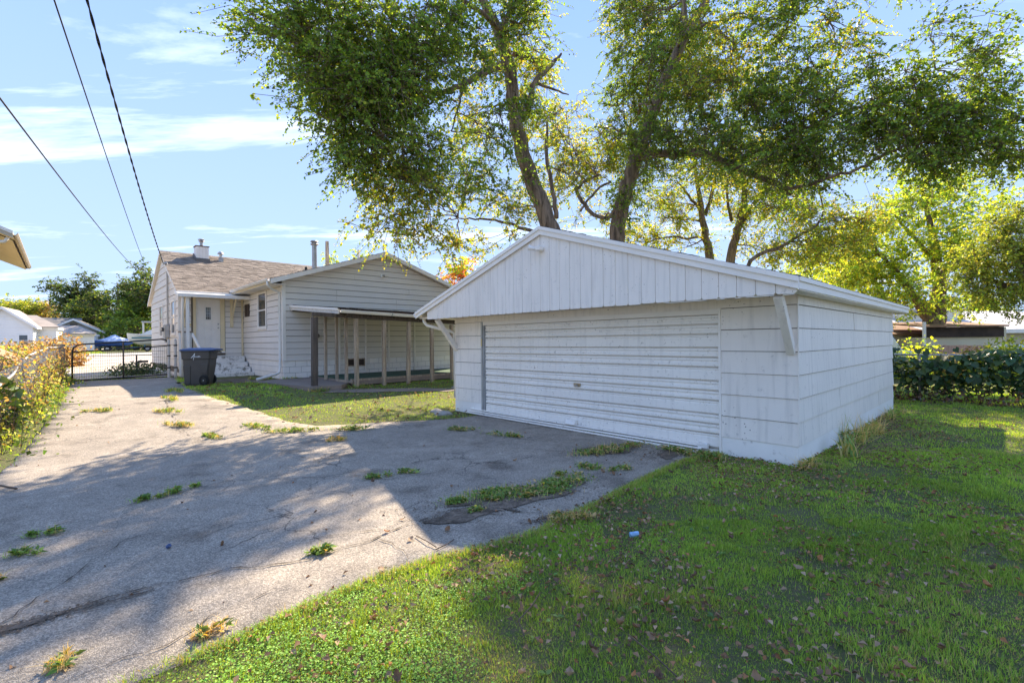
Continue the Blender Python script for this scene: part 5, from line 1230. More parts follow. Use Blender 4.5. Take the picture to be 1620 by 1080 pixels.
p = base(203, 540, 54)
b2 = empty('cabin_boat', (p[0], p[1], p[2] + 0.12), FR, 'white cabin boat with teal stripe on a trailer near the house', 'boat')
def flip(o): return o
trailer(b2, 5.0, 'hull_teal')
hb = hull(Geo(), 5.4, 2.2, 1.15, 0.65); hb.v = [(5.4 - a, b, c) for a, b, c in hb.v]; ho = hb.build('hull', 'hull_white', b2)
st_ = Geo().box(0.35, 5.2, -1.13, -1.115, 1.46, 1.62); st_.build('stripe', 'hull_teal', ho)
Geo().prism([(0.9, -0.9, 1.8), (5.3, -1.0, 1.75), (5.3, -0.8, 2.35), (2.0, -0.7, 2.45)], [(0.9, 0.9, 1.8), (5.3, 1.0, 1.75), (5.3, 0.8, 2.35), (2.0, 0.7, 2.45)]).build('deck_cover', 'hull_white', b2)
Geo().box(1.2, 5.2, -0.95, 0.95, 3.25, 3.42).build('hard_top', 'tin_grey', b2, bevel=0.05)
for x in (1.3, 2.6, 5.0):
    for s in (-0.85, 0.85): Geo().box(x, x + 0.12, s - 0.05, s + 0.05, 1.9, 3.25).build('top_post', 'hull_white', b2)
Geo().prism([(1.6, -0.7, 2.3), (2.0, -0.7, 3.0), (2.06, -0.7, 3.0), (1.66, -0.7, 2.3)], [(1.6, 0.7, 2.3), (2.0, 0.7, 3.0), (2.06, 0.7, 3.0), (1.66, 0.7, 2.3)]).build('windscreen', 'glass_dark', b2)
p = base(186, 540, 70)
tag(Geo().box(0, 2.6, 0, 2.0, 0.0, 2.3).prism([(-0.2, -0.3, 2.3), (2.8, -0.3, 2.3), (2.8, -0.3, 2.4), (-0.2, -0.3, 2.4)], [(-0.2, 2.2, 2.7), (2.8, 2.2, 2.7), (2.8, 2.2, 2.8), (-0.2, 2.2, 2.8)]).build('garden_shed', 'roof_rust', None, loc=p, rz=FR), 'small red brown shed between the two boats', 'shed')
# ---------------------------------------------------------------- utility pole behind the wing roof
p = at(519, 540, 34.0)
pl_ = Geo().tube([(0, 0, -0.3), (0, 0, 8.0), (0, 0, 8.7)], [0.16, 0.13, 0.12], 9).build('utility_pole', 'old_wood', None, loc=(p.x, p.y, 0.2))
tag(pl_, 'grey wooden utility pole top showing behind the wing roof', 'utility pole')

# ---------------------------------------------------------------- beyond the hedge on the right
def flat_house():
    h = empty('pale_roof_house', (22.2, 30.0, 0.0), math.radians(-6), 'house with pale roof and two-window dormer beyond the hedge', 'house')
    Geo().box(0, 14, 0, 8, 0, 1.95).build('wall', 'yellow_wall', h)
    r = Geo().prism([(-0.5, -0.6, 1.9), (14.5, -0.6, 1.9), (14.5, -0.6, 2.05), (-0.5, -0.6, 2.05)], [(2.6, 4, 3.25), (12, 4, 3.25), (12, 4, 3.4), (2.6, 4, 3.4)]).build('roof', 'roof_pale', h)
    Geo().prism([(2.6, 4.001, 3.25), (12, 4.001, 3.25), (12, 4.001, 3.4), (2.6, 4.001, 3.4)], [(-0.5, 8.6, 1.9), (14.5, 8.6, 1.9), (14.5, 8.6, 2.05), (-0.5, 8.6, 2.05)]).build('rear_roof', 'roof_pale', h)
    d = Geo().box(3.3, 7.2, 1.9, 4.2, 2.6, 3.42).build('dormer', 'hull_white', h)
    Geo().prism([(3.1, 1.7, 3.425), (7.4, 1.7, 3.425), (7.4, 1.7, 3.50), (3.1, 1.7, 3.50)], [(3.1, 4.4, 3.56), (7.4, 4.4, 3.56), (7.4, 4.4, 3.64), (3.1, 4.4, 3.64)]).build('dormer_roof', 'roof_pale', d)
    for x in (4.2, 5.3):
        w = Geo().box(x, x + 0.95, 1.84, 1.899, 2.98, 3.36).build('window_frame', 'far_white', d); Geo().box(x + 0.08, x + 0.87, 1.82, 1.839, 3.03, 3.31).build('pane', 'glass_dark', w)
    Geo().tube([(6.2, 1.2, 2.4), (6.2, 1.2, 3.05)], 0.07, 8).build('vent_pipe', 'far_white', h)
    Geo().box(-0.52, 14.5, -0.66, -0.602, 1.82, 2.06).build('gutter', 'gutter_white', h)
flat_house()
sh_ = empty('brown_shed', (21.4, 24.4, 0.0), math.radians(-8), 'long shed with rusty brown roof and open dark side beyond the hedge', 'shed')
Geo().box(0, 3.6, 0.3, 3.2, 0, 1.6).build('wall', 'yellow_wall', sh_)
Geo().box(-0.05, 3.62, 0.2, 0.29, 1.6, 2.12).build('dark_siding', 'dark_brown', sh_)
Geo().prism([(-0.2, 0.0, 2.12), (3.7, 0.0, 2.12), (3.7, 0.0, 2.2), (-0.2, 0.0, 2.2)], [(-0.2, 3.4, 2.42), (3.7, 3.4, 2.42), (3.7, 3.4, 2.5), (-0.2, 3.4, 2.5)]).build('roof', 'roof_rust', sh_)
Geo().box(-0.22, -0.10, -0.05, 0.05, 0, 2.4).build('corner_post', 'far_white', sh_)
Geo().prism([(3.64, 0.3, 0), (3.64, 0.3, 2.1), (3.64, 1.2, 2.2), (3.64, 3.0, 2.35), (3.64, 3.0, 0)], [(3.8, 0.3, 0), (3.8, 0.3, 2.1), (3.8, 1.2, 2.2), (3.8, 3.0, 2.35), (3.8, 3.0, 0)]).build('end_wall', 'yellow_wall', sh_)
sh2 = empty('brown_garage', (17.6, 27.0, 0.0), math.radians(-5), 'brown roofed garage just past the back corner of the pale grey garage', 'garage')
Geo().box(0, 5.5, 0, 5, 0, 1.75).build('wall', 'yellow_wall', sh2)
Geo().prism([(-0.3, -0.4, 1.72), (5.8, -0.4, 1.72), (5.8, -0.4, 1.82), (-0.3, -0.4, 1.82)], [(-0.3, 3, 2.5), (5.8, 3, 2.5), (5.8, 3, 2.6), (-0.3, 3, 2.6)]).build('roof', 'roof_rust', sh2)
Geo().prism([(-0.25, -0.3, 1.86), (0.0, -0.3, 1.86), (-0.25, -0.3, 3.4)], [(-0.25, 3.5, 1.86), (0.0, 3.5, 1.86), (-0.25, 3.5, 3.4)]).build('gable_end', 'yellow_wall', sh2)
# white van
vn = empty('white_van', (14.2, 19.6, 0.0), math.radians(4), 'white van roof showing over the hedge beside the grey garage', 'van')
bd = [(-2.6, 0.35), (1.9, 0.35), (1.95, 0.9), (1.75, 1.05), (1.25, 1.12), (0.75, 1.78), (0.45, 1.86), (-2.55, 1.84), (-2.65, 1.6)]
Geo().prism([(x, -0.9, z) for x, z in bd], [(x, 0.9, z) for x, z in bd]).build('body', 'hull_white', vn, bevel=0.05)
Geo().prism([(1.27, -0.8, 1.16), (0.82, -0.8, 1.74), (0.86, -0.8, 1.76), (1.31, -0.8, 1.17)], [(1.27, 0.8, 1.16), (0.82, 0.8, 1.74), (0.86, 0.8, 1.76), (1.31, 0.8, 1.17)]).build('windscreen', 'glass_dark', vn)
for x0, x1 in ((-0.5, 0.55), (-1.7, -0.6)): Geo().box(x0, x1, -0.965, -0.951, 1.15, 1.62).build('side_window', 'glass_dark', vn)
for x in (-1.8, 1.2):
    for s in (-0.86, 0.86):
        w = Geo().tube([(x, s - 0.1, 0.33), (x, s + 0.1, 0.33)], 0.33, 18).build('wheel', 'rubber', vn)
        Geo().tube([(x, s * 1.13, 0.33), (x, s * 1.145, 0.33)], 0.2, 14).build('rim', 'galv', w)
# fence panels
fp_ = empty('board_fence', (19.2, 22.0, 0.0), math.radians(-6), 'faded pink board fence between the tree and the shed', 'fence')
for k in range(18): Geo().box(k * 0.145, k * 0.145 + 0.138, -0.012 + rng.normal(0, .004), 0.012, 0.05, 1.22 + rng.normal(0, .012)).build('board', 'pink_fence', fp_)
for z in (0.35, 0.95): Geo().box(0, 2.6, 0.02, 0.07, z, z + 0.08).build('rail', 'pink_fence', fp_)
gb_ = empty('grey_crate', (18.4, 21.6, 0.0), 0.1, 'dark grey crate at the left end of the pink board fence', 'crate')
Geo().box(0, 0.85, 0, 0.6, 0, 1.22).build('case', 'far_roof', gb_, bevel=0.02); Geo().box(0.1, 0.75, -0.03, -0.001, 0.7, 1.1).build('panel', 'dark_brown', gb_)
tk = empty('white_tank', (21.0, 19.9, 0.0), 0.0, 'white propane tank behind the hedge below the shed', 'tank')
Geo().tube([(-0.75, 0, 0.85), (-0.7, 0, 0.85), (-0.5, 0, 0.85), (0.5, 0, 0.85), (0.7, 0, 0.85), (0.75, 0, 0.85)], [0.1, 0.3, 0.42, 0.42, 0.3, 0.1], 18).build('drum', 'hull_white', tk, smooth=True)
for x in (-0.4, 0.4): Geo().box(x - 0.06, x + 0.06, -0.3, 0.3, 0, 0.5).build('foot', 'tin_grey', tk)
# ---------------------------------------------------------------- trees
PAL = {   # leaf colours (reflectance)
    'elm': [(0.095, 0.150, 0.030), (0.125, 0.182, 0.036), (0.075, 0.122, 0.030), (0.18, 0.215, 0.038)],
    'elm_yellow': [(0.16, 0.21, 0.035), (0.25, 0.26, 0.04), (0.12, 0.18, 0.035), (0.32, 0.26, 0.045)],
    'maple': [(0.20, 0.27, 0.045), (0.27, 0.31, 0.045), (0.15, 0.22, 0.040), (0.34, 0.34, 0.05)],
    'olive': [(0.16, 0.20, 0.040), (0.20, 0.23, 0.042), (0.12, 0.16, 0.036), (0.24, 0.23, 0.05)],
    'dark': [(0.042, 0.070, 0.026), (0.055, 0.085, 0.028), (0.034, 0.058, 0.024), (0.080, 0.095, 0.030)],
    'red': [(0.36, 0.12, 0.07), (0.42, 0.16, 0.08), (0.28, 0.18, 0.05), (0.46, 0.26, 0.07), (0.32, 0.28, 0.05)],
    'autumn': [(0.22, 0.17, 0.06), (0.18, 0.14, 0.06), (0.15, 0.15, 0.05), (0.24, 0.15, 0.06)],
    'vine': [(0.22, 0.22, 0.05), (0.22, 0.14, 0.06), (0.17, 0.11, 0.06), (0.29, 0.27, 0.06), (0.13, 0.17, 0.045), (0.11, 0.15, 0.04), (0.26, 0.24, 0.17)],
    'vine_brown': [(0.21, 0.12, 0.065), (0.17, 0.10, 0.07), (0.26, 0.15, 0.08), (0.14, 0.095, 0.07), (0.22, 0.19, 0.14)],
    'hedge': [(0.042, 0.095, 0.036), (0.058, 0.115, 0.038), (0.038, 0.078, 0.034), (0.085, 0.125, 0.038)],
    'weed': [(0.070, 0.115, 0.030), (0.055, 0.09, 0.026), (0.10, 0.14, 0.036)],
}
def norm(v): return v / (np.linalg.norm(v, axis=-1, keepdims=True) + 1e-9)
def leaves(P, D, Nn, S, C, wid=0.42, fold=0.18):
    """diamond leaves folded along the midrib. P base, D axis, Nn normal, S length"""
    D = norm(D); B = norm(np.cross(D, Nn)); Nn = np.cross(B, D); S = S[:, None]
    a = P; t = P + D * S + Nn * S * -0.12; m = P + D * S * 0.45
    l = m + B * S * wid + Nn * S * fold; r = m - B * S * wid + Nn * S * fold
    V = np.stack([a, l, t, r], 1).reshape(-1, 3); n = len(P); i = np.arange(n) * 4
    F = np.concatenate([np.stack([i, i + 1, i + 2], 1), np.stack([i, i + 2, i + 3], 1)])
    return V, F, np.repeat(C, 4, axis=0)
def big_leaves(P, D, Nn, S, C, wid=0.5, fold=0.10):
    """heart-shaped leaves of eight corners"""
    D = norm(D); B = norm(np.cross(D, Nn)); Nn = np.cross(B, D); S = S[:, None]
    out = [(0.06, 0.0, 0.0), (-0.08, 0.26, fold), (0.18, 0.5, fold * 1.3), (0.55, 0.42, fold), (1.0, 0.0, -0.10), (0.55, -0.42, fold), (0.18, -0.5, fold * 1.3), (-0.08, -0.26, fold)]
    V = np.stack([P + D * S * a + B * S * (b * wid * 2) + Nn * S * c for a, b, c in out], 1).reshape(-1, 3); n = len(P); i = np.arange(n) * 8
    F = np.concatenate([np.stack([i, i + k, i + k + 1], 1) for k in range(1, 7)])
    return V, F, np.repeat(C, 8, axis=0)
def pick(pal, n, var=0.22):
    A = np.array(PAL[pal]); c = A[rng.integers(0, len(A), n)] * (1 + rng.normal(0, var, (n, 1))); c *= 1 + rng.normal(0, 0.06, (n, 3)); return np.clip(c, 0.01, 0.6)

def sprays(bases, dirs, lens, pal, leaf, per, side=0.75, droop=0.35, cvar=None):
    """twigs carrying leaves on alternate sides; returns leaf arrays and twig segments"""
    n = len(bases); t = (np.arange(per) + 0.5) / per
    d = norm(dirs); down = np.array([0, 0, -1.0])
    P = bases[:, None, :] + d[:, None, :] * (lens[:, None] * t)[:, :, None] + down * ((lens[:, None] * droop) * t ** 2)[:, :, None]
    ax = norm(d + down * droop * 0.8)
    sd_ = norm(np.cross(ax, rng.normal(0, 1, (n, 3)) * 0.5 + np.array([0, 0, 1.0])))
    sgn = np.where(np.arange(per) % 2 == 0, 1.0, -1.0)
    D = ax[:, None, :] * 0.6 + sd_[:, None, :] * sgn[None, :, None] * side + rng.normal(0, 0.28, (n, per, 3)) + down * 0.25
    Nn = np.array([0, 0, 1.0]) + rng.normal(0, 0.55, (n, per, 3))
    S = leaf * rng.uniform(0.5, 1.4, (n, per)) * (1 - 0.25 * t[None, :])
    tone = np.repeat((1 + rng.normal(0, 0.15, (n, 1))), per, 0)
    C = pick(pal, n * per) * tone
    P = P + rng.normal(0, 0.015, P.shape)
    return P.reshape(-1, 3), D.reshape(-1, 3), Nn.reshape(-1, 3), S.ravel(), C, bases + d * lens[:, None] + down * (lens * droop)[:, None]

def branch_geo(g, a, b, ra, rb, wob=0.12, n=6, seg=6):
    a, b = np.array(a, float), np.array(b, float); L_ = np.linalg.norm(b - a); pts = []; k = rng.normal(0, wob, 3) * L_ * 0.5; k[2] += 0.10 * L_
    for i in range(n + 1):
        t = i / n; pts.append(a + (b - a) * t + k * (t * (1 - t)) + (rng.normal(0, wob * 0.10, 3) * L_ if 0 < i < n else 0))
    g.tube(pts, [ra + (rb - ra) * i / n for i in range(n + 1)], seg, cap=False)
    return np.array(pts)

def tree(name, label, cat, limbs, blobs, pal, leaf=0.08, per=16, spray_len=0.62, bark_m='bark', group=None, twig_r=0.006, cluster=11, mat='leaf', droop=0.35, shell=0.5, seg=14, dens=1.0, swell=1.0, rscale=1.0):
    """limbs: lists of (point, radius); blobs: (centre, (rx, ry, rz), number of sprays[, palette])"""
    root0 = limbs[0][0][0]
    org = Vector((root0[0], root0[1], float(terr(root0[0], root0[1]))))
    T = empty(name, org, 0, label, cat, group); o3 = np.array(org)
    g = Geo(); skel = []; srad = []
    for lb in limbs:
        pts = np.array([np.array(p, float) for p, r in lb]); rad = [r * rscale for p, r in lb]
        # resample smoothly
        Q, Rr = [], []
        for i in range(len(pts) - 1):
            p0 = pts[max(i - 1, 0)]; p1 = pts[i]; p2 = pts[i + 1]; p3 = pts[min(i + 2, len(pts) - 1)]
            for k in range(5):
                t = k / 5; Q.append(0.5 * ((2 * p1) + (-p0 + p2) * t + (2 * p0 - 5 * p1 + 4 * p2 - p3) * t * t + (-p0 + 3 * p1 - 3 * p2 + p3) * t ** 3)); Rr.append(rad[i] + (rad[i + 1] - rad[i]) * t)
        Q.append(pts[-1]); Rr.append(rad[-1]); Q = [q + (rng.normal(0, 0.02, 3) if j not in (0, len(Q) - 1) else 0) for j, q in enumerate(Q)]
        g.tube([q - o3 for q in Q], Rr, seg, ridge=0.10); skel += list(Q); srad += Rr
    skel = np.array(skel); srad = np.array(srad)
    LP, LD, LN, LS, LC = [], [], [], [], []
    for bl in blobs:
        c, r, ns = np.array(bl[0], float), np.array(bl[1], float) * swell, int(bl[2] * dens); pl_ = bl[3] if len(bl) > 3 else pal
        d2 = np.linalg.norm(skel - c, axis=1) + 1.0 * np.maximum(0, skel[:, 2] - c[2]) * 0.3; j = int(np.argmin(d2))
        start = skel[j]; rs = min(srad[j] * 0.55, 0.03 + 0.012 * np.linalg.norm(start - c))
        mid = c + rng.normal(0, 0.15, 3) * r
        bp = branch_geo(g, start - o3, mid - o3, max(rs, 0.02), 0.014, 0.22, 7, 6) + o3
        nc = max(2, ns // cluster); q = rng.normal(0, 1, (nc, 3)); q = q / np.linalg.norm(q, axis=1, keepdims=True) * (rng.random((nc, 1)) ** shell)
        cen = c + q * r
        for cc in cen:
            k = bp[rng.integers(2, len(bp))]
            branch_geo(g, k - o3, cc - o3, 0.013, 0.005, 0.25, 4, 4)
            m = max(3, int(cluster * rng.uniform(0.6, 1.5)))
            sc = 0.28 * spray_len / 0.62
            b = cc + rng.normal(0, sc, (m, 3)); dd = (cc - mid) * 0.5 / (np.linalg.norm(cc - mid) + 0.1) + rng.normal(0, 0.6, (m, 3)); dd[:, 2] *= 0.6
            ln = spray_len * rng.uniform(0.55, 1.35, m)
            P, D, Nn, S, C, tip = sprays(b, dd, ln, pl_, leaf, per, droop=droop)
            LP.append(P); LD.append(D); LN.append(Nn); LS.append(S); LC.append(C)
            for x0, x1 in zip(b, tip): g.tube([cc - o3, x0 - o3, x1 - o3], [twig_r, twig_r * 0.8, twig_r * 0.4], 3, cap=False)
    g.build('trunk', bark_m, T, smooth=True)
    P = np.concatenate(LP) - o3; V, F, C = leaves(P, np.concatenate(LD), np.concatenate(LN), np.concatenate(LS), np.concatenate(LC))
    fast_obj('crown', V, [F], mat, C, T)
    return T, len(P)

def blob(px, py, y, rx, ry, n, pal=None, ryd=None):
    """foliage mass seen at bearing px,py at distance y; rx, ry its half extents in frame pixels at that distance"""
    s = y / F_PX; c = at(px, py, y); r = (rx * s, ryd if ryd else (rx + ry) * 0.3 * s, ry * s)
    return (c, r, n) if pal is None else (c, r, n, pal)
def limb(lst):
    """(px, py, distance, radius) list"""
    return [(at(a, b, c), r) for a, b, c, r in lst]

# --- big elm left of the garage ridge
D1 = 16.2
b0 = at(905, 540, D1)
limbs1 = [[(Vector((b0.x, b0.y, 0.0)), 0.62), (Vector((b0.x - 0.05, b0.y, 1.0)), 0.52)] + limb([(886, 410, D1, 0.50), (872, 362, D1, 0.47), (846, 300, D1, 0.43), (824, 225, D1 - .2, 0.40), (812, 165, D1 - .3, 0.36), (806, 110, D1 - .5, 0.33), (788, 50, D1 - .6, 0.27), (765, 0, D1 - .8, 0.22), (735, -80, D1 - 1, 0.15), (700, -190, D1 - 1, 0.07)]),
          limb([(808, 100, D1 - .5, 0.22), (770, 112, D1 - 1.0, 0.17), (735, 132, D1 - 1.6, 0.14), (700, 146, D1 - 2.2, 0.11), (640, 155, D1 - 3, 0.08), (560, 130, D1 - 4, 0.04)]),
          limb([(735, 132, D1 - 1.6, 0.07), (725, 170, D1 - 1.5, 0.05), (714, 208, D1 - 1.4, 0.03)]),
          limb([(722, 160, D1 - 1.5, 0.05), (700, 162, D1 - 1.6, 0.045), (685, 185, D1 - 1.8, 0.02)]),
          limb([(826, 190, D1 - .2, 0.20), (838, 160, D1, 0.17), (846, 130, D1 + .3, 0.15), (868, 108, D1 + .6, 0.12), (888, 85, D1 + 1, 0.06)]),
          limb([(846, 132, D1 + .3, 0.09), (870, 140, D1 + .5, 0.07), (900, 150, D1 + .8, 0.03)]),
          limb([(846, 96, D1 - .4, 0.11), (838, 92, D1 - .4, 0.13), (812, 86, D1 - .4, 0.13)]),
          limb([(880, 345, D1 + .8, 0.14), (872, 290, D1 + .9, 0.12), (864, 235, D1 + 1, 0.10), (866, 190, D1 + 1.2, 0.05)]),
          limb([(880, 372, D1 + .3, 0.12), (838, 366, D1, 0.10), (800, 352, D1 - .4, 0.075), (760, 346, D1 - .8, 0.05), (725, 345, D1 - 1.2, 0.025)]),
          limb([(800, 60, D1 - .5, 0.14), (760, 20, D1 - 2, 0.11), (690, -20, D1 - 3.5, 0.08), (600, -30, D1 - 4.5, 0.04)]),
          limb([(788, 50, D1 - .6, 0.16), (830, -20, D1 - .3, 0.12), (880, -120, D1, 0.06)])]
B1 = [blob(430, 40, 11.2, 55, 45, 40), blob(480, 60, 11.2, 70, 60, 80), blob(560, 40, 11.5, 90, 60, 90), blob(640, 60, 12, 90, 70, 90), blob(520, 130, 11.2, 60, 45, 60), blob(590, 140, 11.5, 70, 55, 90), blob(660, 140, 12, 60, 50, 70),
      blob(560, 200, 11.4, 60, 45, 70), blob(615, 225, 11.6, 55, 45, 56), blob(545, 255, 11.4, 40, 25, 22), blob(660, 215, 12.3, 40, 40, 36), blob(600, 275, 12, 45, 25, 30, 'elm_yellow'), blob(640, 300, 12.4, 55, 40, 32, 'elm_yellow'), blob(620, 345, 12.6, 45, 30, 24, 'elm_yellow'),
      blob(690, 310, 13, 55, 40, 30), blob(660, 372, 13, 45, 22, 18, 'elm_yellow'), blob(720, 385, 13.4, 40, 14, 12, 'elm_yellow'), blob(740, 270, 14, 50, 40, 24), blob(775, 315, 14.5, 45, 40, 24, 'elm_yellow'), blob(790, 230, 14.5, 40, 50, 18), blob(720, 40, 13, 80, 60, 60), blob(775, 190, 15, 30, 40, 20),
      blob(820, 30, 15, 60, 50, 60), blob(815, 150, 14.6, 26, 60, 16), blob(835, 260, 15, 22, 40, 8), blob(780, 110, 16.8, 45, 50, 36, 'elm_yellow'), blob(740, 190, 17, 45, 40, 30, 'elm_yellow'), blob(835, 90, 17.4, 36, 50, 30, 'elm_yellow'), blob(840, 10, 17, 40, 40, 20, 'elm_yellow'), blob(870, 190, 18, 40, 45, 30, 'elm_yellow'), blob(890, 280, 18, 35, 50, 30, 'elm_yellow'), blob(800, 385, 17, 40, 15, 10, 'elm_yellow'), blob(820, 330, 17.5, 30, 25, 14, 'elm_yellow'),
      blob(500, -60, 11.5, 90, 45, 30), blob(640, -70, 12.5, 90, 45, 36), blob(780, -60, 15.5, 90, 45, 40), blob(720, -170, 15.5, 100, 60, 20)]
_, n1_ = tree('elm_tree', 'large elm leaning left behind the garage ridge, crown over the house', 'tree', limbs1, B1, 'elm', leaf=0.088, group='big trees behind the garage', dens=3.3, swell=1.14, rscale=0.62, per=18, twig_r=0.008)
# --- second elm behind the garage, limb arching to the right
D2 = 17.4
b0 = at(965, 540, D2)
limbs2 = [[(Vector((b0.x, b0.y, 0.0)), 0.58), (Vector((b0.x, b0.y, 1.2)), 0.50)] + limb([(970, 420, D2, 0.47), (976, 375, D2, 0.45), (988, 310, D2, 0.43), (1008, 245, D2, 0.40), (1030, 185, D2 - .2, 0.34), (1052, 130, D2 - .4, 0.31), (1078, 70, D2 - .6, 0.28), (1108, 15, D2 - .8, 0.22), (1150, -60, D2 - 1, 0.15), (1200, -160, D2 - 1, 0.07)]),
          limb([(1084, 60, D2 - .6, 0.17), (1082, 20, D2 - .7, 0.15), (1076, -40, D2 - .8, 0.10), (1060, -140, D2 - .8, 0.05)]),
          limb([(1006, 252, D2, 0.24), (1035, 244, D2 - .6, 0.20), (1062, 242, D2 - 1.2, 0.21), (1110, 242, D2 - 1.9, 0.18), (1150, 258, D2 - 2.5, 0.17), (1195, 278, D2 - 3.0, 0.15), (1225, 288, D2 - 3.2, 0.13), (1252, 308, D2 - 3.4, 0.06)]),
          limb([(1062, 246, D2 - 1.25, 0.20), (1066, 249, D2 - 1.6, 0.17)]),
          limb([(1200, 280, D2 - 3.1, 0.10), (1250, 298, D2 - 3.6, 0.08), (1310, 282, D2 - 4.4, 0.07), (1360, 266, D2 - 4.9, 0.06), (1410, 238, D2 - 5.3, 0.05), (1465, 225, D2 - 5.6, 0.04), (1560, 230, D2 - 5.9, 0.02)]),
          limb([(1150, 258, D2 - 2.5, 0.08), (1230, 225, D2 - 3.2, 0.07), (1300, 190, D2 - 4, 0.05), (1380, 160, D2 - 4.8, 0.035), (1480, 110, D2 - 5.4, 0.015)]),
          limb([(1088, 52, D2 - .6, 0.10), (1120, 38, D2 - 1, 0.09), (1160, 30, D2 - 1.6, 0.07), (1210, 28, D2 - 2.2, 0.04), (1290, 10, D2 - 3, 0.02)]),
          limb([(1075, 118, D2 - .4, 0.09), (1085, 140, D2 - .5, 0.10), (1105, 165, D2 - .7, 0.05), (1115, 180, D2 - .8, 0.02)]),
          limb([(1070, 112, D2 - .6, 0.05), (1110, 104, D2 - .9, 0.04), (1145, 112, D2 - 1.2, 0.03), (1160, 100, D2 - 1.3, 0.015)]),
          limb([(982, 335, D2, 0.13), (955, 345, D2 + .1, 0.11), (930, 330, D2 + .2, 0.12), (912, 300, D2 + .4, 0.10), (940, 280, D2 + .5, 0.07), (950, 276, D2 + .5, 0.05)]),
          limb([(918, 335, D2 + .1, 0.07), (935, 310, D2, 0.07), (960, 290, D2 - .1, 0.065), (966, 288, D2 - .1, 0.06)]),
          limb([(1112, 40, D2 - .9, 0.05), (1150, 60, D2 - 1.1, 0.04), (1180, 100, D2 - 1.4, 0.025)])]
B2 = [blob(1000, 10, 19, 40, 45, 36), blob(998, 120, 20, 38, 60, 50), blob(1010, 50, 18.4, 60, 60, 66), blob(1020, 140, 19.5, 55, 50, 60), blob(960, 215, 20, 55, 45, 60, 'elm_yellow'), blob(1060, 190, 16, 50, 45, 36), blob(1000, 200, 20.5, 50, 60, 60), blob(1000, 300, 19.5, 45, 45, 50), blob(930, 260, 20, 45, 50, 46, 'elm_yellow'), blob(1050, 80, 18.5, 55, 60, 50), blob(1090, 150, 19, 50, 50, 46), blob(900, 225, 20, 45, 50, 40, 'elm_yellow'), blob(1080, 20, 18, 60, 40, 40),
      blob(960, 345, 20, 45, 22, 26, 'elm_yellow'), blob(1050, 260, 19, 45, 35, 40), blob(838, 120, 19.5, 36, 60, 30, 'elm_yellow'), blob(860, 300, 20, 40, 50, 36, 'elm_yellow'), blob(1000, 20, 20, 60, 40, 40, 'elm_yellow'), blob(1100, 90, 20, 60, 50, 50, 'elm_yellow'), blob(1090, 250, 20, 50, 40, 40, 'elm_yellow'), blob(1150, 120, 19.5, 55, 50, 40, 'elm_yellow'), blob(975, 190, 15.8, 25, 40, 14), blob(1035, 130, 15.6, 28, 45, 18), blob(1085, 40, 15.4, 35, 30, 16), blob(1010, 250, 16, 25, 40, 16), blob(980, 330, 16.4, 20, 30, 10), blob(1120, 200, 15.4, 60, 45, 66), blob(1130, 130, 15.4, 60, 45, 50, 'elm_yellow'), blob(1180, 240, 14.6, 60, 35, 56), blob(1190, 160, 14.6, 60, 50, 60), blob(1160, 60, 15.4, 60, 40, 44, 'elm_yellow'),
      blob(1250, 200, 14, 60, 45, 66), blob(1250, 265, 13.6, 60, 30, 46), blob(1260, 110, 14, 55, 50, 50), blob(1240, 30, 14.4, 70, 40, 56), blob(1310, 160, 13.4, 50, 45, 44), blob(1300, 250, 13.2, 50, 35, 36), blob(1330, 50, 13.6, 45, 40, 26, 'elm_yellow'),
      blob(1370, 190, 12.6, 50, 45, 44), blob(1430, 200, 12, 60, 45, 60), blob(1500, 200, 11.8, 60, 45, 60), blob(1570, 190, 11.6, 60, 40, 50), blob(1600, 240, 11.5, 50, 35, 36), blob(1470, 260, 12, 50, 28, 30), blob(1390, 120, 12.4, 45, 40, 22), blob(1450, 130, 12, 50, 40, 24), blob(1530, 130, 11.5, 50, 35, 22), blob(1570, 70, 11.4, 50, 40, 16), blob(1480, 70, 12, 45, 30, 10),
      blob(1130, 260, 17, 45, 25, 20, 'elm_yellow'), blob(1220, 300, 15, 50, 20, 18), blob(1040, -60, 18.5, 60, 50, 30), blob(1140, -60, 17, 90, 50, 50), blob(1280, -60, 15, 90, 50, 46), blob(1080, -170, 18, 110, 60, 20), blob(1260, -160, 16.5, 110, 70, 40), blob(1400, -70, 13.5, 70, 50, 20)]
tree('elm_tree', 'large elm with broken limb arching right behind the garage roof', 'tree', limbs2, B2, 'elm', leaf=0.088, group='big trees behind the garage', dens=3.6, swell=1.14, rscale=0.62, per=18, twig_r=0.008)
# --- slim trees behind, trunks rising over the right roof slope
def slim(px0, px1, pyt, D, lab, rad, blobs, pal='elm_yellow', lean=None, leaf=0.10):
    b = at(px0, 540, D); L = [[(Vector((b.x, b.y, 0.0)), rad * 1.25)] + limb([(px0, 430, D, rad), ((px0 + px1) / 2, (430 + pyt) / 2, D, rad * 0.8), (px1, pyt, D, rad * 0.5), (px1 - 10, pyt - 70, D, rad * 0.2)])]
    if lean: L += [limb(x) for x in lean]
    return tree('slim_tree', lab, 'tree', L, blobs, pal, leaf=leaf, per=14, group='slim trees behind the garage', dens=4.2, swell=1.25, rscale=0.66)
slim(1125, 1105, 300, 22.0, 'slim twin-topped tree left of the pair over the garage roof', 0.30,
     [blob(1050, 350, 22, 45, 35, 34), blob(1090, 330, 22, 40, 35, 26), blob(1020, 385, 22, 40, 20, 22), blob(1080, 385, 22, 45, 20, 24), blob(1130, 290, 22, 40, 25, 20), blob(1050, 300, 22, 30, 25, 14)],
     lean=[[(1116, 340, 22, 0.14), (1128, 300, 22, 0.11), (1134, 260, 22, 0.05)], [(1112, 340, 22, 0.12), (1090, 310, 22, 0.08), (1070, 285, 22, 0.04)]])
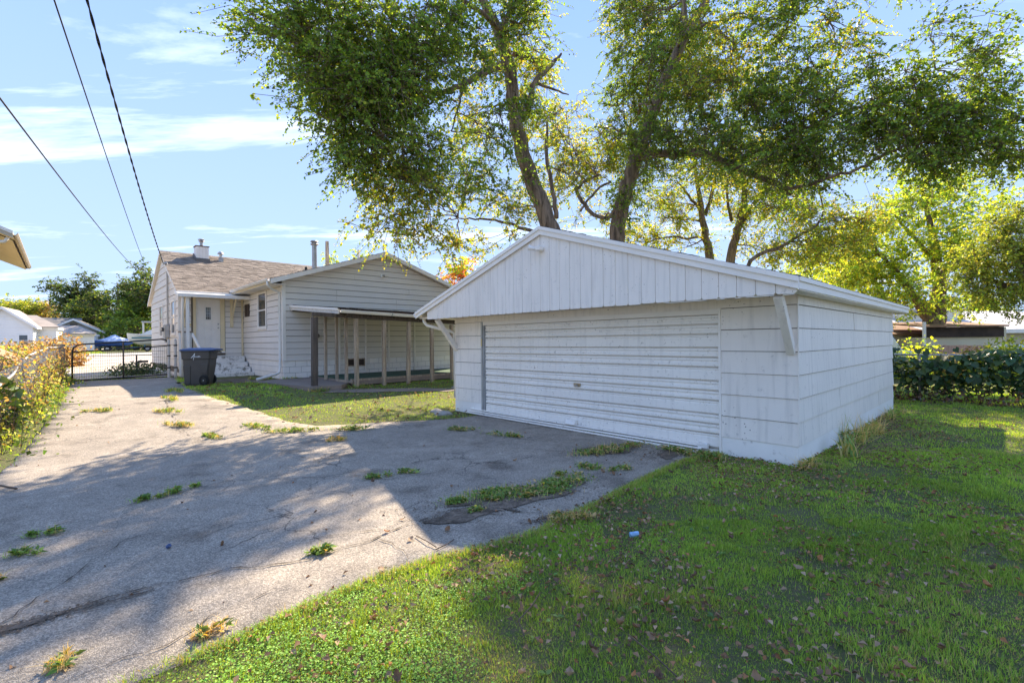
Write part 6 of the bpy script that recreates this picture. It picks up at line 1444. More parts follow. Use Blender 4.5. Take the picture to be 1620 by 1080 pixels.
slim(1155, 1178, 300, 23.0, 'slim forked tree right of the pair over the garage roof', 0.33,
     [blob(1170, 350, 23, 40, 35, 26), blob(1220, 330, 23, 45, 35, 40), blob(1200, 390, 23, 45, 20, 26), blob(1180, 300, 23, 40, 25, 26), blob(1250, 300, 22, 45, 30, 40), blob(1200, 250, 23, 50, 35, 46), blob(1280, 330, 21.5, 40, 35, 36), blob(1180, 210, 23.5, 50, 35, 40), blob(1260, 250, 22.5, 45, 35, 36)],
     lean=[[(1162, 365, 23, 0.20), (1185, 335, 23, 0.13), (1205, 300, 23, 0.07)], [(1158, 350, 23, 0.12), (1150, 310, 23, 0.09), (1152, 270, 23, 0.04)]])
slim(1180, 1300, 345, 20.0, 'thin leaning tree with bare stem slanting right over the roof edge', 0.13,
     [blob(1270, 385, 20, 45, 25, 34), blob(1320, 350, 20, 40, 30, 36), blob(1340, 390, 19, 40, 25, 30), blob(1370, 340, 19.5, 40, 30, 30), blob(1300, 400, 21, 50, 20, 28, 'maple'), blob(1230, 400, 21, 40, 16, 16)],
     lean=[[(1240, 385, 20, 0.06), (1275, 380, 20, 0.045), (1300, 385, 20, 0.02)]])
# --- yellow maple beyond the hedge with forked trunk
Dm = 26.0; b0 = at(1482, 540, Dm)
limbs3 = [[(Vector((b0.x, b0.y, 0.0)), 0.85)] + limb([(1476, 545, Dm, 0.75), (1478, 520, Dm, 0.70), (1482, 495, Dm, 0.60), (1486, 450, Dm, 0.45), (1480, 400, Dm, 0.33), (1470, 350, Dm, 0.2), (1460, 300, Dm, 0.08)]),
          limb([(1474, 515, Dm, 0.48), (1462, 492, Dm, 0.42), (1448, 472, Dm, 0.34), (1425, 440, Dm, 0.24), (1390, 400, Dm, 0.15), (1350, 370, Dm, 0.06)]),
          limb([(1484, 440, Dm, 0.25), (1520, 405, Dm, 0.18), (1560, 370, Dm, 0.08)]), limb([(1480, 410, Dm, 0.2), (1440, 370, Dm, 0.13), (1410, 330, Dm, 0.06)])]
B3 = [blob(1380, 380, 26, 45, 40, 40), blob(1430, 340, 26, 50, 40, 46), blob(1480, 310, 26, 50, 35, 40), blob(1530, 340, 26, 45, 40, 40), blob(1420, 410, 26, 50, 40, 46), blob(1480, 390, 25, 45, 40, 40), blob(1380, 440, 26.5, 45, 30, 34), blob(1440, 460, 25, 40, 25, 24), blob(1520, 420, 26, 45, 40, 40), blob(1500, 470, 25, 35, 22, 18), blob(1340, 420, 27, 40, 30, 26), blob(1350, 460, 27, 40, 20, 20, 'olive'), blob(1400, 480, 27.5, 40, 14, 14, 'dark'), blob(1460, 280, 26, 40, 22, 16)]
tree('maple_tree', 'yellow green maple with thick forked trunk beyond the hedge', 'tree', limbs3, B3, 'maple', leaf=0.16, per=14, spray_len=0.9, droop=0.2, dens=4.2, swell=1.15, rscale=0.68)
# --- dense olive tree at the right edge
Dr = 19.0; b0 = at(1640, 540, Dr)
limbs4 = [[(Vector((b0.x, b0.y, 0.0)), 0.4)] + limb([(1642, 500, Dr, 0.32), (1630, 460, Dr, 0.24), (1610, 410, Dr, 0.15), (1590, 360, Dr, 0.06)]), limb([(1636, 475, Dr, 0.16), (1600, 455, Dr, 0.11), (1560, 440, Dr, 0.04)])]
B4 = [blob(1560, 400, 19, 45, 35, 50), blob(1600, 360, 19, 50, 35, 60), blob(1610, 420, 18.6, 50, 40, 66), blob(1560, 450, 19, 45, 25, 40), blob(1610, 470, 19, 40, 22, 30), blob(1650, 390, 19, 50, 50, 60), blob(1530, 430, 19.3, 30, 25, 24)]
tree('olive_tree', 'dense olive green tree hanging in at the right edge', 'tree', limbs4, B4, 'olive', leaf=0.10, per=18, spray_len=0.7, dens=3.0)
# --- red maple behind the house, bushes behind the roof
Dd = 40.0; b0 = at(735, 540, Dd)
tree('red_maple', 'red and orange maple top between the two gables', 'tree', [[(Vector((b0.x, b0.y, 0.3)), 0.3)] + limb([(735, 480, Dd, 0.22), (732, 440, Dd, 0.12), (730, 420, Dd, 0.05)])],
     [blob(722, 436, 40, 20, 16, 22, 'red'), blob(745, 440, 40, 20, 16, 22, 'red'), blob(733, 422, 40, 16, 12, 14, 'red'), blob(728, 425, 39, 12, 10, 8, 'maple'), blob(760, 452, 40, 18, 12, 14, 'red'), blob(715, 455, 40, 15, 12, 10, 'red')], 'red', leaf=0.22, per=13, spray_len=0.8, droop=0.1, dens=2.5)
for k, (x, y, d, rx, ry, n, lab) in enumerate([(520, 412, 36, 12, 10, 12, 'small yellow green tree top beside the pole above the wing roof'), (560, 404, 37, 20, 10, 18, 'broad yellow green tree top behind the white roof pipe')]):
    b0 = at(x, 540, d)
    tree('yellow_tree', lab, 'tree', [[(Vector((b0.x, b0.y, 0.3)), 0.25)] + limb([(x, 480, d, 0.18), (x, 430, d, 0.10), (x, y, d, 0.04)])], [blob(x, y, d, rx, ry, n, 'maple'), blob(x + 4, y + 22, d, rx * 1.3, 18, n, 'maple')], 'maple', leaf=0.18, per=12, spray_len=0.7, dens=2.2, group='tree tops behind the wing roof')
# --- far trees on the left
FT = [(185, 470, 74, 55, 40, 'dark', 'tall dark spreading tree behind the boats, left part of the clump'), (230, 468, 66, 30, 42, 'dark', 'tall dark tree rising beside the house gable behind the boats'), (215, 512, 64, 38, 26, 'elm', 'low green tree just behind the cabin boat'),
      (120, 462, 80, 34, 28, 'dark', 'layered dark tree above the grey gabled house'), (150, 495, 78, 34, 26, 'dark', 'dense dark green tree right behind the grey house roof'), (70, 497, 95, 26, 14, 'autumn', 'orange tinted tree between the white house and the dark trees'), (30, 492, 92, 30, 16, 'olive', 'olive tree above the white gabled house')]
for x, y, d, rx, ry, pal, lab in FT:
    b0 = at(x, 540, d); z0 = float(terr(b0.x, b0.y)); R_ = 0.35
    L = [[(Vector((b0.x, b0.y, z0)), R_)] + limb([(x, (y + 545) / 2, d, R_ * 0.8), (x + 2, y, d, R_ * 0.5), (x, y - ry * 0.6, d, R_ * 0.15)])]
    for s in (-1, 1): L.append(limb([(x, (y + 545) / 2, d, R_ * 0.4), (x + s * rx * 0.3, y + ry * 0.3, d, R_ * 0.3), (x + s * rx * 0.65, y, d, 0.05)]))
    bl = []
    for k in range(11):
        a = rng.random() * 6.28; q = math.sqrt(rng.random()); bl.append(blob(x + math.cos(a) * q * rx, y + math.sin(a) * q * ry, d + rng.normal(0, 1.5), rx * 0.38, ry * 0.36, 34, pal))
    bl += [blob(x + s * rx * 0.4, y + ry * 0.9, d, rx * 0.5, ry * 0.5, 40, pal) for s in (-1, 1)]
    tree('background_tree', lab, 'tree', L, bl, pal, leaf=0.34, per=9, spray_len=1.3, droop=0.2, group='trees beyond the road', cluster=9, twig_r=0.012, seg=8, dens=1.9)
# tree line on the right far behind
for k, (x, y, d, rx, ry, pal, lab) in enumerate([(1395, 498, 48, 30, 18, 'dark', 'dark tree mass left of the maple trunk beyond the brown garage'), (1540, 492, 44, 40, 12, 'maple', 'bright tree behind the pale roof right of the maple trunk'), (1330, 430, 40, 40, 40, 'maple', 'yellow tree far behind the right end of the garage roof')]):
    b0 = at(x, 540, d); L = [[(Vector((b0.x, b0.y, 0.0)), 0.3)] + limb([(x, (y + 545) / 2, d, 0.25), (x, y, d, 0.1), (x, y - ry * 0.5, d, 0.04)])]
    bl = [blob(x + rng.normal(0, rx * 0.55), y + rng.normal(0, ry * 0.5), d, rx * 0.4, ry * 0.45, 26, pal) for _ in range(9)]
    tree('background_tree', lab, 'tree', L, bl, pal, leaf=0.24, per=11, spray_len=1.0, droop=0.2, group='trees far beyond the hedge', seg=8, dens=2.5)
# ---------------------------------------------------------------- lawns
def blades(P, H, Wd, C, lean=0.55):
    """grass blades: five corners, bent over"""
    n = len(P); a = rng.random(n) * 2 * math.pi; b = a + rng.normal(0, 1.2, n)
    side = np.stack([np.cos(a), np.sin(a), np.zeros(n)], 1) * (Wd / 2)[:, None]
    k = np.abs(rng.normal(0, lean, n)); ld = np.stack([np.cos(b), np.sin(b), np.zeros(n)], 1) * (k * H)[:, None]
    up = np.zeros((n, 3)); up[:, 2] = H / np.sqrt(1 + k * k * 0.8)
    V = np.stack([P - side, P + side, P + side * 0.75 + ld * 0.3 + up * 0.58, P - side * 0.75 + ld * 0.3 + up * 0.58, P + ld + up], 1).reshape(-1, 3); i = np.arange(n) * 5
    return V, np.stack([i, i + 1, i + 2, i + 3], 1), np.stack([i + 3, i + 2, i + 4], 1), np.repeat(C, 5, 0)
def vnoise(x, y, s, seed):
    """smooth value noise"""
    r = np.random.default_rng(seed).random((64, 64)); gx = x * s % 64; gy = y * s % 64; i = gx.astype(int); j = gy.astype(int); fx = gx - i; fy = gy - j
    fx = fx * fx * (3 - 2 * fx); fy = fy * fy * (3 - 2 * fy); i1 = (i + 1) % 64; j1 = (j + 1) % 64
    return (r[i % 64, j % 64] * (1 - fx) + r[i1, j % 64] * fx) * (1 - fy) + (r[i % 64, j1] * (1 - fx) + r[i1, j1] * fx) * fy
DP = np.array(DRIVE)
def edge_dist(x, y):
    d = np.full(len(x), 9.0)
    for (a, b), (c, e) in zip(DRIVE, DRIVE[1:] + DRIVE[:1]):
        vx, vy = c - a, e - b; t = np.clip(((x - a) * vx + (y - b) * vy) / (vx * vx + vy * vy + 1e-9), 0, 1); d = np.minimum(d, np.hypot(x - a - t * vx, y - b - t * vy))
    return d
def glocal(x, y): return (x - GR[0]) * U[0] + (y - GR[1]) * U[1], (x - GR[0]) * W[0] + (y - GR[1]) * W[1]
def hlocal(x, y): return (x - HA[0]) * U[0] + (y - HA[1]) * U[1], (x - HA[0]) * W[0] + (y - HA[1]) * W[1]
def lawn_ok(x, y, over=0.05):
    k = ~(inside(x, y, DP) & (edge_dist(x, y) > over + 0.07 * (vnoise(x, y, 5.0, 31) - 0.3)))
    gx, gy = glocal(x, y); k &= ~((gx > -0.01) & (gx < 6.95) & (gy > -0.012) & (gy < 7.15))
    hx, hy = hlocal(x, y); k &= ~((hx > 0.86) & (hx < 7.4) & (hy > -3.46)) & ~((hx > -2.3) & (hy > 0.0)) & ~inside(x, y, np.array(PATIO))
    k &= ~(inside(x, y, np.array(PATHPOLY)) & (rng.random(len(x)) < 0.93)) & ~(inside(x, y, np.array(STEPPATH)) & (rng.random(len(x)) < 0.85))
    return k
def scatter(x0, x1, y0, y1, n):
    return rng.uniform(x0, x1, n), rng.uniform(y0, y1, n)
GCOL = np.array([(0.118, 0.195, 0.030), (0.150, 0.225, 0.036), (0.092, 0.155, 0.028), (0.185, 0.235, 0.045), (0.20, 0.21, 0.06)])
def make_lawn(name, label, boxes, hscale=1.0, soil_gap=0.30):
    Vs, Q, T3, Cs = [], [], [], []; off = 0
    for (x0, x1, y0, y1, n) in boxes:
        x, y = scatter(x0, x1, y0, y1, n)
        vis = np.abs(x) < 1.18 * np.maximum(y, 0.3) + 0.8
        x, y = x[vis], y[vis]; k = lawn_ok(x, y); x, y = x[k], y[k]
        bare = vnoise(x, y, 2.3, 3) * 0.6 + vnoise(x, y, 6.1, 4) * 0.4; k = (bare > soil_gap) | (rng.random(len(x)) < 0.25); x, y, bare = x[k], y[k], bare[k]
        d = np.hypot(x, y); tuft = vnoise(x, y, 3.1, 5) * 0.5 + vnoise(x, y, 8.0, 6) * 0.5
        H = hscale * (0.016 + 0.060 * tuft ** 1.8) * rng.uniform(0.5, 1.35, len(x)); Wd = 0.0042 * np.maximum(1, d / 4.2) * rng.uniform(0.7, 1.3, len(x))
        z = terr(x, y) - 0.012; P = np.stack([x, y, z], 1)
        c = GCOL[rng.integers(0, 4, len(x))] * (0.75 + 0.5 * vnoise(x, y, 1.1, 7))[:, None] * rng.uniform(0.7, 1.3, (len(x), 1)); dz_ = vnoise(x, y, 1.7, 8); dry = rng.random(len(x)) < 0.03 + 0.28 * np.clip((dz_ - 0.55) * 3, 0, 1); c[dry] = np.array((0.22, 0.19, 0.085)) * rng.uniform(0.6, 1.2, (int(dry.sum()), 1))
        v, q, t, c4 = blades(P, H, Wd, c); Vs.append(v); Q.append(q + off); T3.append(t + off); Cs.append(c4); off += len(v)
    o = fast_obj(name, np.concatenate(Vs), [np.concatenate(Q), np.concatenate(T3)], 'grass_blade', np.concatenate(Cs))
    return tag(o, label, 'grass', kind='stuff')
make_lawn('lawn_grass', 'green lawn grass around the right side and front of the garage',
          [(-2.4, 4.6, 1.7, 4.2, 210000), (-0.4, 6.8, 3.6, 6.8, 150000), (1.5, 14.0, 5.6, 13.5, 130000), (6.5, 18.0, 8.0, 16.0, 30000)])
make_lawn('lawn_grass', 'strip of green grass between the driveway and the porch',
          [(-12.5, 0.2, 8.9, 17.8, 95000)], hscale=0.9, soil_gap=0.30)
make_lawn('verge_grass', 'rough grass along the left fence and beyond the gate', [(-18.0, -5.8, 4.0, 22.0, 42000), (-24, -15, 16, 30, 9000)], hscale=1.5)
make_lawn('far_grass', 'sunlit grass strip in front of the boats across the road', [(-62, -22, 44, 66, 26000)], hscale=2.2)
# ragged grass and leaves lapping over the asphalt edge
def ragged_edge():
    e = [np.array(q) for q in DRIVE[4:20]]; pts = np.array(dense(e, 0.004, 0.0, closed=False)); n = 16000
    p = pts[rng.integers(0, len(pts), n)] + rng.normal(0, 0.030, (n, 2)); k = (vnoise(p[:, 0], p[:, 1], 4.0, 91) > 0.18) & (np.hypot(p[:, 0], p[:, 1]) < 9); p = p[k]; n = len(p); d = np.hypot(p[:, 0], p[:, 1])
    P = np.stack([p[:, 0], p[:, 1], terr(p[:, 0], p[:, 1])], 1); C = GCOL[rng.integers(0, 5, n)] * rng.uniform(0.6, 1.2, (n, 1)); dr = rng.random(n) < 0.2; C[dr] = (0.22, 0.17, 0.08)
    v, q, t, c = blades(P, rng.uniform(0.02, 0.065, n), 0.004 * np.maximum(1, d / 4.2), C, 1.0)
    tag(fast_obj('edge_grass', v, [q, t], 'grass_blade', c), 'ragged grass lapping over the asphalt edge of the right lawn', 'grass', kind='stuff')
ragged_edge()
# low leafy ground cover at the near corner of the lawn
def ground_cover():
    x, y = scatter(-2.2, 0.5, 1.8, 3.7, 46000); k = lawn_ok(x, y, 0.03) & (0.8 * vnoise(x, y, 2.6, 21) + 0.75 * np.exp(-((x + 1.0) ** 2 + (y - 2.45) ** 2) / 0.55) > 0.74 + rng.normal(0, 0.12, len(x))); x, y = x[k], y[k]
    n = len(x); P = np.stack([x, y, terr(x, y) + rng.uniform(0.0, 0.045, n)], 1); a = rng.random(n) * 6.28
    D = np.stack([np.cos(a), np.sin(a), rng.normal(0.15, 0.25, n)], 1); Nn = np.array([0, 0, 1.0]) + rng.normal(0, 0.35, (n, 3))
    C = np.array([(0.105, 0.20, 0.03), (0.08, 0.155, 0.026), (0.14, 0.225, 0.04)])[rng.integers(0, 3, n)] * rng.uniform(0.7, 1.3, (n, 1))
    V, F, C4 = leaves(P, D, Nn, rng.uniform(0.007, 0.015, n), C, wid=0.5, fold=0.08)
    tag(fast_obj('ground_cover', V, [F], 'grass_blade', C4), 'low round-leaved ground cover along the near driveway edge', 'ground cover', kind='stuff')
ground_cover()
# broad-leaved plants scattered in the lawn
def broadleaf():
    x, y = scatter(0.0, 11.0, 1.8, 11.0, 1500); k = lawn_ok(x, y, -0.1) & (vnoise(x, y, 1.3, 41) > 0.5); x, y = x[k], y[k]; P_, D_, N_, S_, C_ = [], [], [], [], []
    for a, b in zip(x, y):
        m = rng.integers(5, 9); an = rng.random(m) * 6.28; z = float(terr(a, b))
        P_.append(np.tile([a, b, z + 0.01], (m, 1))); D_.append(np.stack([np.cos(an), np.sin(an), rng.uniform(0.1, 0.7, m)], 1)); N_.append(np.tile([0, 0, 1.0], (m, 1)) + rng.normal(0, .2, (m, 3))); S_.append(rng.uniform(0.02, 0.045, m)); C_.append(pick('weed', m))
    V, F, C4 = leaves(np.concatenate(P_), np.concatenate(D_), np.concatenate(N_), np.concatenate(S_), np.concatenate(C_), wid=0.30, fold=0.1)
    tag(fast_obj('broadleaf_cover', V, [F], 'grass_blade', C4), 'broad-leaved plantain and clover growing through the lawn', 'ground cover', kind='stuff')
broadleaf()

# ---------------------------------------------------------------- weeds in the driveway cracks
def weed(cx, cy, rx, ry, ang, n, label, dry=0.25, leaf=0.05, tall=0.05, group='weeds in the driveway cracks', name='weed', z=None):
    g = empty(name, (cx, cy, float(terr(cx, cy)) + 0.012 if z is None else z), 0, label, 'weed', group)
    nc_ = max(3, int(rx * 22)); ca = rng.random(nc_) * 6.28; cq = np.sqrt(rng.random(nc_)); cu, cv = cq * np.cos(ca) * rx, cq * np.sin(ca) * ry; wi = rng.integers(0, nc_, n); sp_ = rng.uniform(0.25, 1.0, nc_)[wi]
    u_ = cu[wi] + rng.normal(0, 0.20 * rx + 0.01, n) * sp_; v_ = cv[wi] + rng.normal(0, 0.28 * ry + 0.006, n) * sp_; q = np.clip(np.hypot(u_ / rx, v_ / ry), 0, 1.3)
    x = u_ * math.cos(ang) - v_ * math.sin(ang); y = u_ * math.sin(ang) + v_ * math.cos(ang)
    fall = 1 - q * 0.5
    P = np.stack([x, y, rng.uniform(0.0, tall, n) * fall], 1); b = rng.random(n) * 6.28
    D = np.stack([np.cos(b), np.sin(b), rng.uniform(-0.1, 0.9, n)], 1); Nn = np.array([0, 0, 1.0]) + rng.normal(0, 0.4, (n, 3))
    C = pick('weed', n); d_ = rng.random(n) < dry * 0.5; C[d_] = np.array((0.24, 0.17, 0.08)) * rng.uniform(0.6, 1.3, (d_.sum(), 1))
    V, F, C4 = leaves(P, D, Nn, leaf * rng.uniform(0.5, 1.4, n), C, wid=0.26, fold=0.12)
    fast_obj('leaf_mass', V, [F], 'grass_blade', C4, g)['kind'] = 'stuff'
    m = int(n * (0.5 + dry)); wi = rng.integers(0, nc_, m); u_ = cu[wi] + rng.normal(0, 0.25 * rx, m); v_ = cv[wi] + rng.normal(0, 0.35 * ry, m)
    P = np.stack([u_ * math.cos(ang) - v_ * math.sin(ang), u_ * math.sin(ang) + v_ * math.cos(ang), np.zeros(m)], 1)
    C = np.where(rng.random((m, 1)) < dry, np.array([[0.32, 0.24, 0.12]]), np.array([[0.12, 0.20, 0.04]])) * rng.uniform(0.6, 1.3, (m, 1))
    v, q4, t3, c4 = blades(P, rng.uniform(0.5, 1.5, m) * tall * 1.3, np.full(m, 0.0035) * max(1, math.hypot(cx, cy) / 5), C, 0.9)
    fast_obj('grass_tuft', v, [q4, t3], 'grass_blade', c4, g)['kind'] = 'stuff'
    return g
WEEDS = [  # world x, y, half sizes, angle, leaves, label
    (0.12, 5.06, 0.72, 0.20, 0.42, 1100, 'large weed patch with brown leaves in the middle of the driveway', 0.35),
    (-0.62, 4.62, 0.22, 0.09, 0.5, 150, 'weed tuft at the left tip of the large weed patch', 0.3),
    (-0.38, 4.42, 0.10, 0.05, 0.5, 40, 'sparse yellow-flowered weed on the soil below the large patch', 0.4),
    (0.46, 4.26, 0.24, 0.10, 0.3, 170, 'brown dry weed clump at the lawn edge below the large patch', 0.9),
    (-1.42, 3.58, 0.11, 0.07, 0.3, 110, 'round green weed in a crack near the sunlit patch', 0.2),
    (-3.58, 5.18, 0.15, 0.09, 0.9, 110, 'dark leafy weed in the long crack, larger of two neighbours', 0.1),
    (-3.78, 4.82, 0.22, 0.05, 0.85, 80, 'low trailing weed in the long crack left of the dark leafy weed', 0.2),
    (-3.98, 4.02, 0.13, 0.07, 0.5, 70, 'bright green rosette weed near the left edge of the driveway', 0.1),
    (-3.72, 3.62, 0.12, 0.06, 0.4, 60, 'green rosette weed below the bright rosette at left', 0.2),
    (-3.55, 3.25, 0.10, 0.06, 0.4, 50, 'dry brown weed under the rosettes at the left edge', 0.95),
    (-1.62, 2.62, 0.13, 0.05, 0.4, 60, 'straw coloured dry tuft in the lower crack', 1.0),
    (-2.28, 2.36, 0.07, 0.05, 0.4, 46, 'round dry tuft near the bottom left', 1.0),
    (-1.62, 5.62, 0.20, 0.06, 0.35, 90, 'low weed in the crosswise crack left of the large patch', 0.2),
    (-1.28, 5.82, 0.17, 0.06, 0.4, 80, 'weed strip in the crosswise crack, nearer the large patch', 0.25),
    (1.45, 6.85, 0.55, 0.16, 0.55, 260, 'wide mat of weeds and leaf litter before the garage door', 0.6),
    (2.40, 6.62, 0.50, 0.15, -0.75, 240, 'weed mat along the right end of the garage door', 0.5),
    (0.95, 5.95, 0.22, 0.12, 0.2, 110, 'leafy weed right of the large patch', 0.35),
    (0.62, 5.62, 0.20, 0.08, 0.2, 70, 'half dry weed between large patch and leafy weed', 0.6),
    (1.35, 5.85, 0.18, 0.07, 0.3, 70, 'weed close to the lawn corner before the garage', 0.35),
    (-4.85, 8.95, 0.35, 0.12, -0.6, 120, 'weed row at the grass corner left of the garage', 0.3),
    (-4.05, 8.62, 0.50, 0.16, 0.1, 180, 'weedy grass tongue spreading from the porch lawn', 0.35),
    (-3.0, 8.75, 0.40, 0.12, 0.0, 120, 'weed strip on the driveway before the porch lawn', 0.4),
    (-1.0, 8.55, 0.30, 0.06, -0.1, 70, 'thin weed line left of the garage door foot', 0.4),
    (-0.2, 8.0, 0.35, 0.05, -0.4, 70, 'weed thread parallel to the garage door', 0.4),
    (-5.1, 8.05, 0.28, 0.08, -0.7, 90, 'green weed in the diagonal crack on the driveway', 0.25),
    (-2.9, 7.75, 0.14, 0.10, 0.2, 60, 'upright straw tuft in mid driveway', 1.0),
    (-9.05, 12.8, 0.22, 0.5, 0.7, 130, 'weed strip in the crack near the gate', 0.45),
    (-8.3, 11.4, 0.18, 0.45, 0.7, 110, 'weed strip in the crack below the gate strip', 0.45),
    (-7.35, 10.1, 0.40, 0.14, -0.6, 110, 'yellowing weed line on the sunlit part of the driveway', 0.6),
    (-6.35, 9.0, 0.40, 0.12, -0.5, 110, 'orange tinted weed line on the sunlit driveway', 0.75),
    (-8.6, 9.9, 0.30, 0.12, 0.4, 80, 'weed at the foot of the fence vines', 0.5)]
for (x, y, rx, ry, an, n, lab, dry) in WEEDS:
    weed(x, y, rx, ry, an, int(n * 1.25), lab, dry, leaf=0.046 if math.hypot(x, y) < 7 else 0.06, tall=0.05 if math.hypot(x, y) < 7 else 0.07)
for k, (x, y, h) in enumerate([(0.32, 5.08, 0.06), (0.72, 5.22, 0.05), (-0.36, 4.42, 0.05)]):
    o = Geo().tube([(0, 0, 0), (0.005, 0, h)], 0.0015, 4).tube([(0.005, 0, h), (0.005, 0, h + 0.008)], [0.011, 0.013], 8).build('yellow_flower', 'flower', None, loc=(x, y, 0.02))
    tag(o, ('tiny yellow flower in the middle of the large weed patch', 'tiny yellow flower at the right end of the large weed patch', 'tiny yellow flower on the soil below the large weed patch')[k], 'flower', 'yellow weed flowers')
# iris-like clump and dry stalks by the garage side wall
def strap_plant():
    c = Gw(1.05, -0.30, 0.0); T = empty('strap_leaf_plant', (c.x, c.y, -0.01), 0, 'strap-leaved plant clump against the garage side wall', 'plant'); 
    for k in range(22):
        a = rng.random() * 6.28; L_ = rng.uniform(0.22, 0.42); w = 0.016; k2 = rng.uniform(0.25, 1.1); bx, by = rng.normal(0, 0.10, 2); V = []
        for i in range(5):
            t = i / 4; r = L_ * k2 * t * t * 0.8; z = L_ * t * (1 - 0.35 * k2 * t * t); ww = w * (1 - t) ** 0.6 + 0.001
            V += [(bx + math.cos(a) * r - math.sin(a) * ww, by + math.sin(a) * r + math.cos(a) * ww, z), (bx + math.cos(a) * r + math.sin(a) * ww, by + math.sin(a) * r - math.cos(a) * ww, z)]
        F = np.array([[2 * i, 2 * i + 1, 2 * i + 3, 2 * i + 2] for i in range(4)]); C = np.tile(np.array([(0.07, 0.13, 0.05), (0.10, 0.16, 0.05), (0.22, 0.19, 0.08)][rng.integers(0, 3)]), (10, 1))
        fast_obj('strap_leaf', np.array(V), [F], 'grass_blade', C, T)
    g = Geo()
    for k in range(7):
        a = rng.uniform(-0.6, 1.2); L_ = rng.uniform(0.4, 0.9); g.tube([(0.2, 0.05, 0.02), (0.2 + math.cos(a) * L_ * .5, 0.05 + math.sin(a) * L_ * .5, 0.10 + 0.2 * rng.random()), (0.2 + math.cos(a) * L_, math.sin(a) * L_, 0.05 + 0.2 * rng.random())], 0.004, 4)
    g.build('dry_stalk', 'dead_grass', T)
strap_plant()
def foot_weeds():
    lab = ['dry weeds at the front corner of the garage', 'tall seedy weed against the garage side wall', 'brown weed clump along the garage side wall', 'weed at the far end of the garage side wall']
    for k, (x, y, rx, n, t, dry) in enumerate([(0.05, -0.12, 0.18, 90, 0.12, 0.9), (2.1, -0.18, 0.35, 130, 0.28, 0.7), (3.3, -0.22, 0.5, 150, 0.2, 0.8), (5.6, -0.2, 0.5, 120, 0.15, 0.6)]):
        c = Gw(x, y); weed(c.x, c.y, rx, 0.12, ANG, n, lab[k], dry, leaf=0.06, tall=t, group='weeds along the garage wall', z=-0.01)
foot_weeds()

# ---------------------------------------------------------------- fallen leaves and litter
LCOL = np.array([(0.26, 0.155, 0.085), (0.32, 0.21, 0.125), (0.19, 0.11, 0.062), (0.36, 0.25, 0.16), (0.30, 0.14, 0.06), (0.14, 0.088, 0.058)])
def dry_leaf_mesh(k):
    """curled oval leaf, about 12 x 4 cells"""
    V, F = [], []; n = 8; cur = rng.uniform(0.4, 1.3); tw = rng.uniform(-1.2, 1.2)
    for i in range(n):
        t = i / (n - 1); w = 0.34 * math.sin(math.pi * min(1, 0.03 + t * 0.95)) * (1 + 0.30 * math.sin(i * 2.9 + k * 1.7))
        for j in (-1, 0, 1):
            V.append((t - 0.5, j * w, cur * (abs(j) * 0.45 + (t - 0.5) ** 2 * 1.4) * 0.6 + tw * j * w * (t - 0.5)))
    for i in range(n - 1):
        for j in range(2): F.append((i * 3 + j, i * 3 + j + 1, (i + 1) * 3 + j + 1, (i + 1) * 3 + j))
    me = fast_mesh('fallen_leaf', np.array(V), [np.array(F)], 'dry_leaf', np.tile(LCOL[k % 6], (len(V), 1)) * rng.uniform(0.8, 1.2), True)
    return me
LM = [dry_leaf_mesh(k) for k in range(12)]
def litter(n, box, name, label, ok, size=(0.016, 0.048)):
    x, y = scatter(*box, n); k = ok(x, y); x, y = x[k], y[k]; n = len(x)
    P = np.stack([x, y, terr(x, y) + np.where(inside(x, y, DP), rng.uniform(0.008, 0.014, n), rng.uniform(0.012, 0.048, n))], 1); a = rng.random(n) * 6.28
    D = np.stack([np.cos(a), np.sin(a), rng.normal(0, 0.3, n)], 1); Nn = np.array([0, 0, 1.0]) + rng.normal(0, 0.5, (n, 3))
    C = LCOL[rng.integers(0, 6, n)] * rng.uniform(0.6, 1.25, (n, 1))
    V, F, C4 = leaves(P, D, Nn, rng.uniform(*size, n), C, wid=0.32, fold=0.25)
    return tag(fast_obj(name, V, [F], 'dry_leaf', C4), label, 'leaf litter', kind='stuff')
litter(42000, (-1.6, 9.0, 1.7, 10.0), 'leaf_litter', 'small brown leaf litter strewn over the right lawn', lambda x, y: lawn_ok(x, y, 0.1) & (np.abs(x) < 1.15 * y + .3) & (vnoise(x, y, 1.2, 51) + 0.25 * (np.hypot(x - 1, y - 3.6) < 1.5) > rng.random(len(x)) * 0.55 + 0.40))
litter(4200, (-9.0, 3.0, 2.2, 13.0), 'leaf_litter', 'brown leaf crumbs strewn over the driveway', lambda x, y: inside(x, y, DP) & ((rng.random(len(x)) < 0.05) | (np.hypot(x - 1.4, y - 6.7) < 0.75) | (np.hypot((x - 0.0) * .8, y - 4.9) < 0.5) | (edge_dist(x, y) < 0.10)))
litter(1100, (-10.5, 0.2, 9.0, 16.5), 'leaf_litter', 'brown leaf litter on the grass before the porch', lambda x, y: lawn_ok(x, y, 0.1) & (rng.random(len(x)) < .7), (0.05, 0.10))
nl = 0
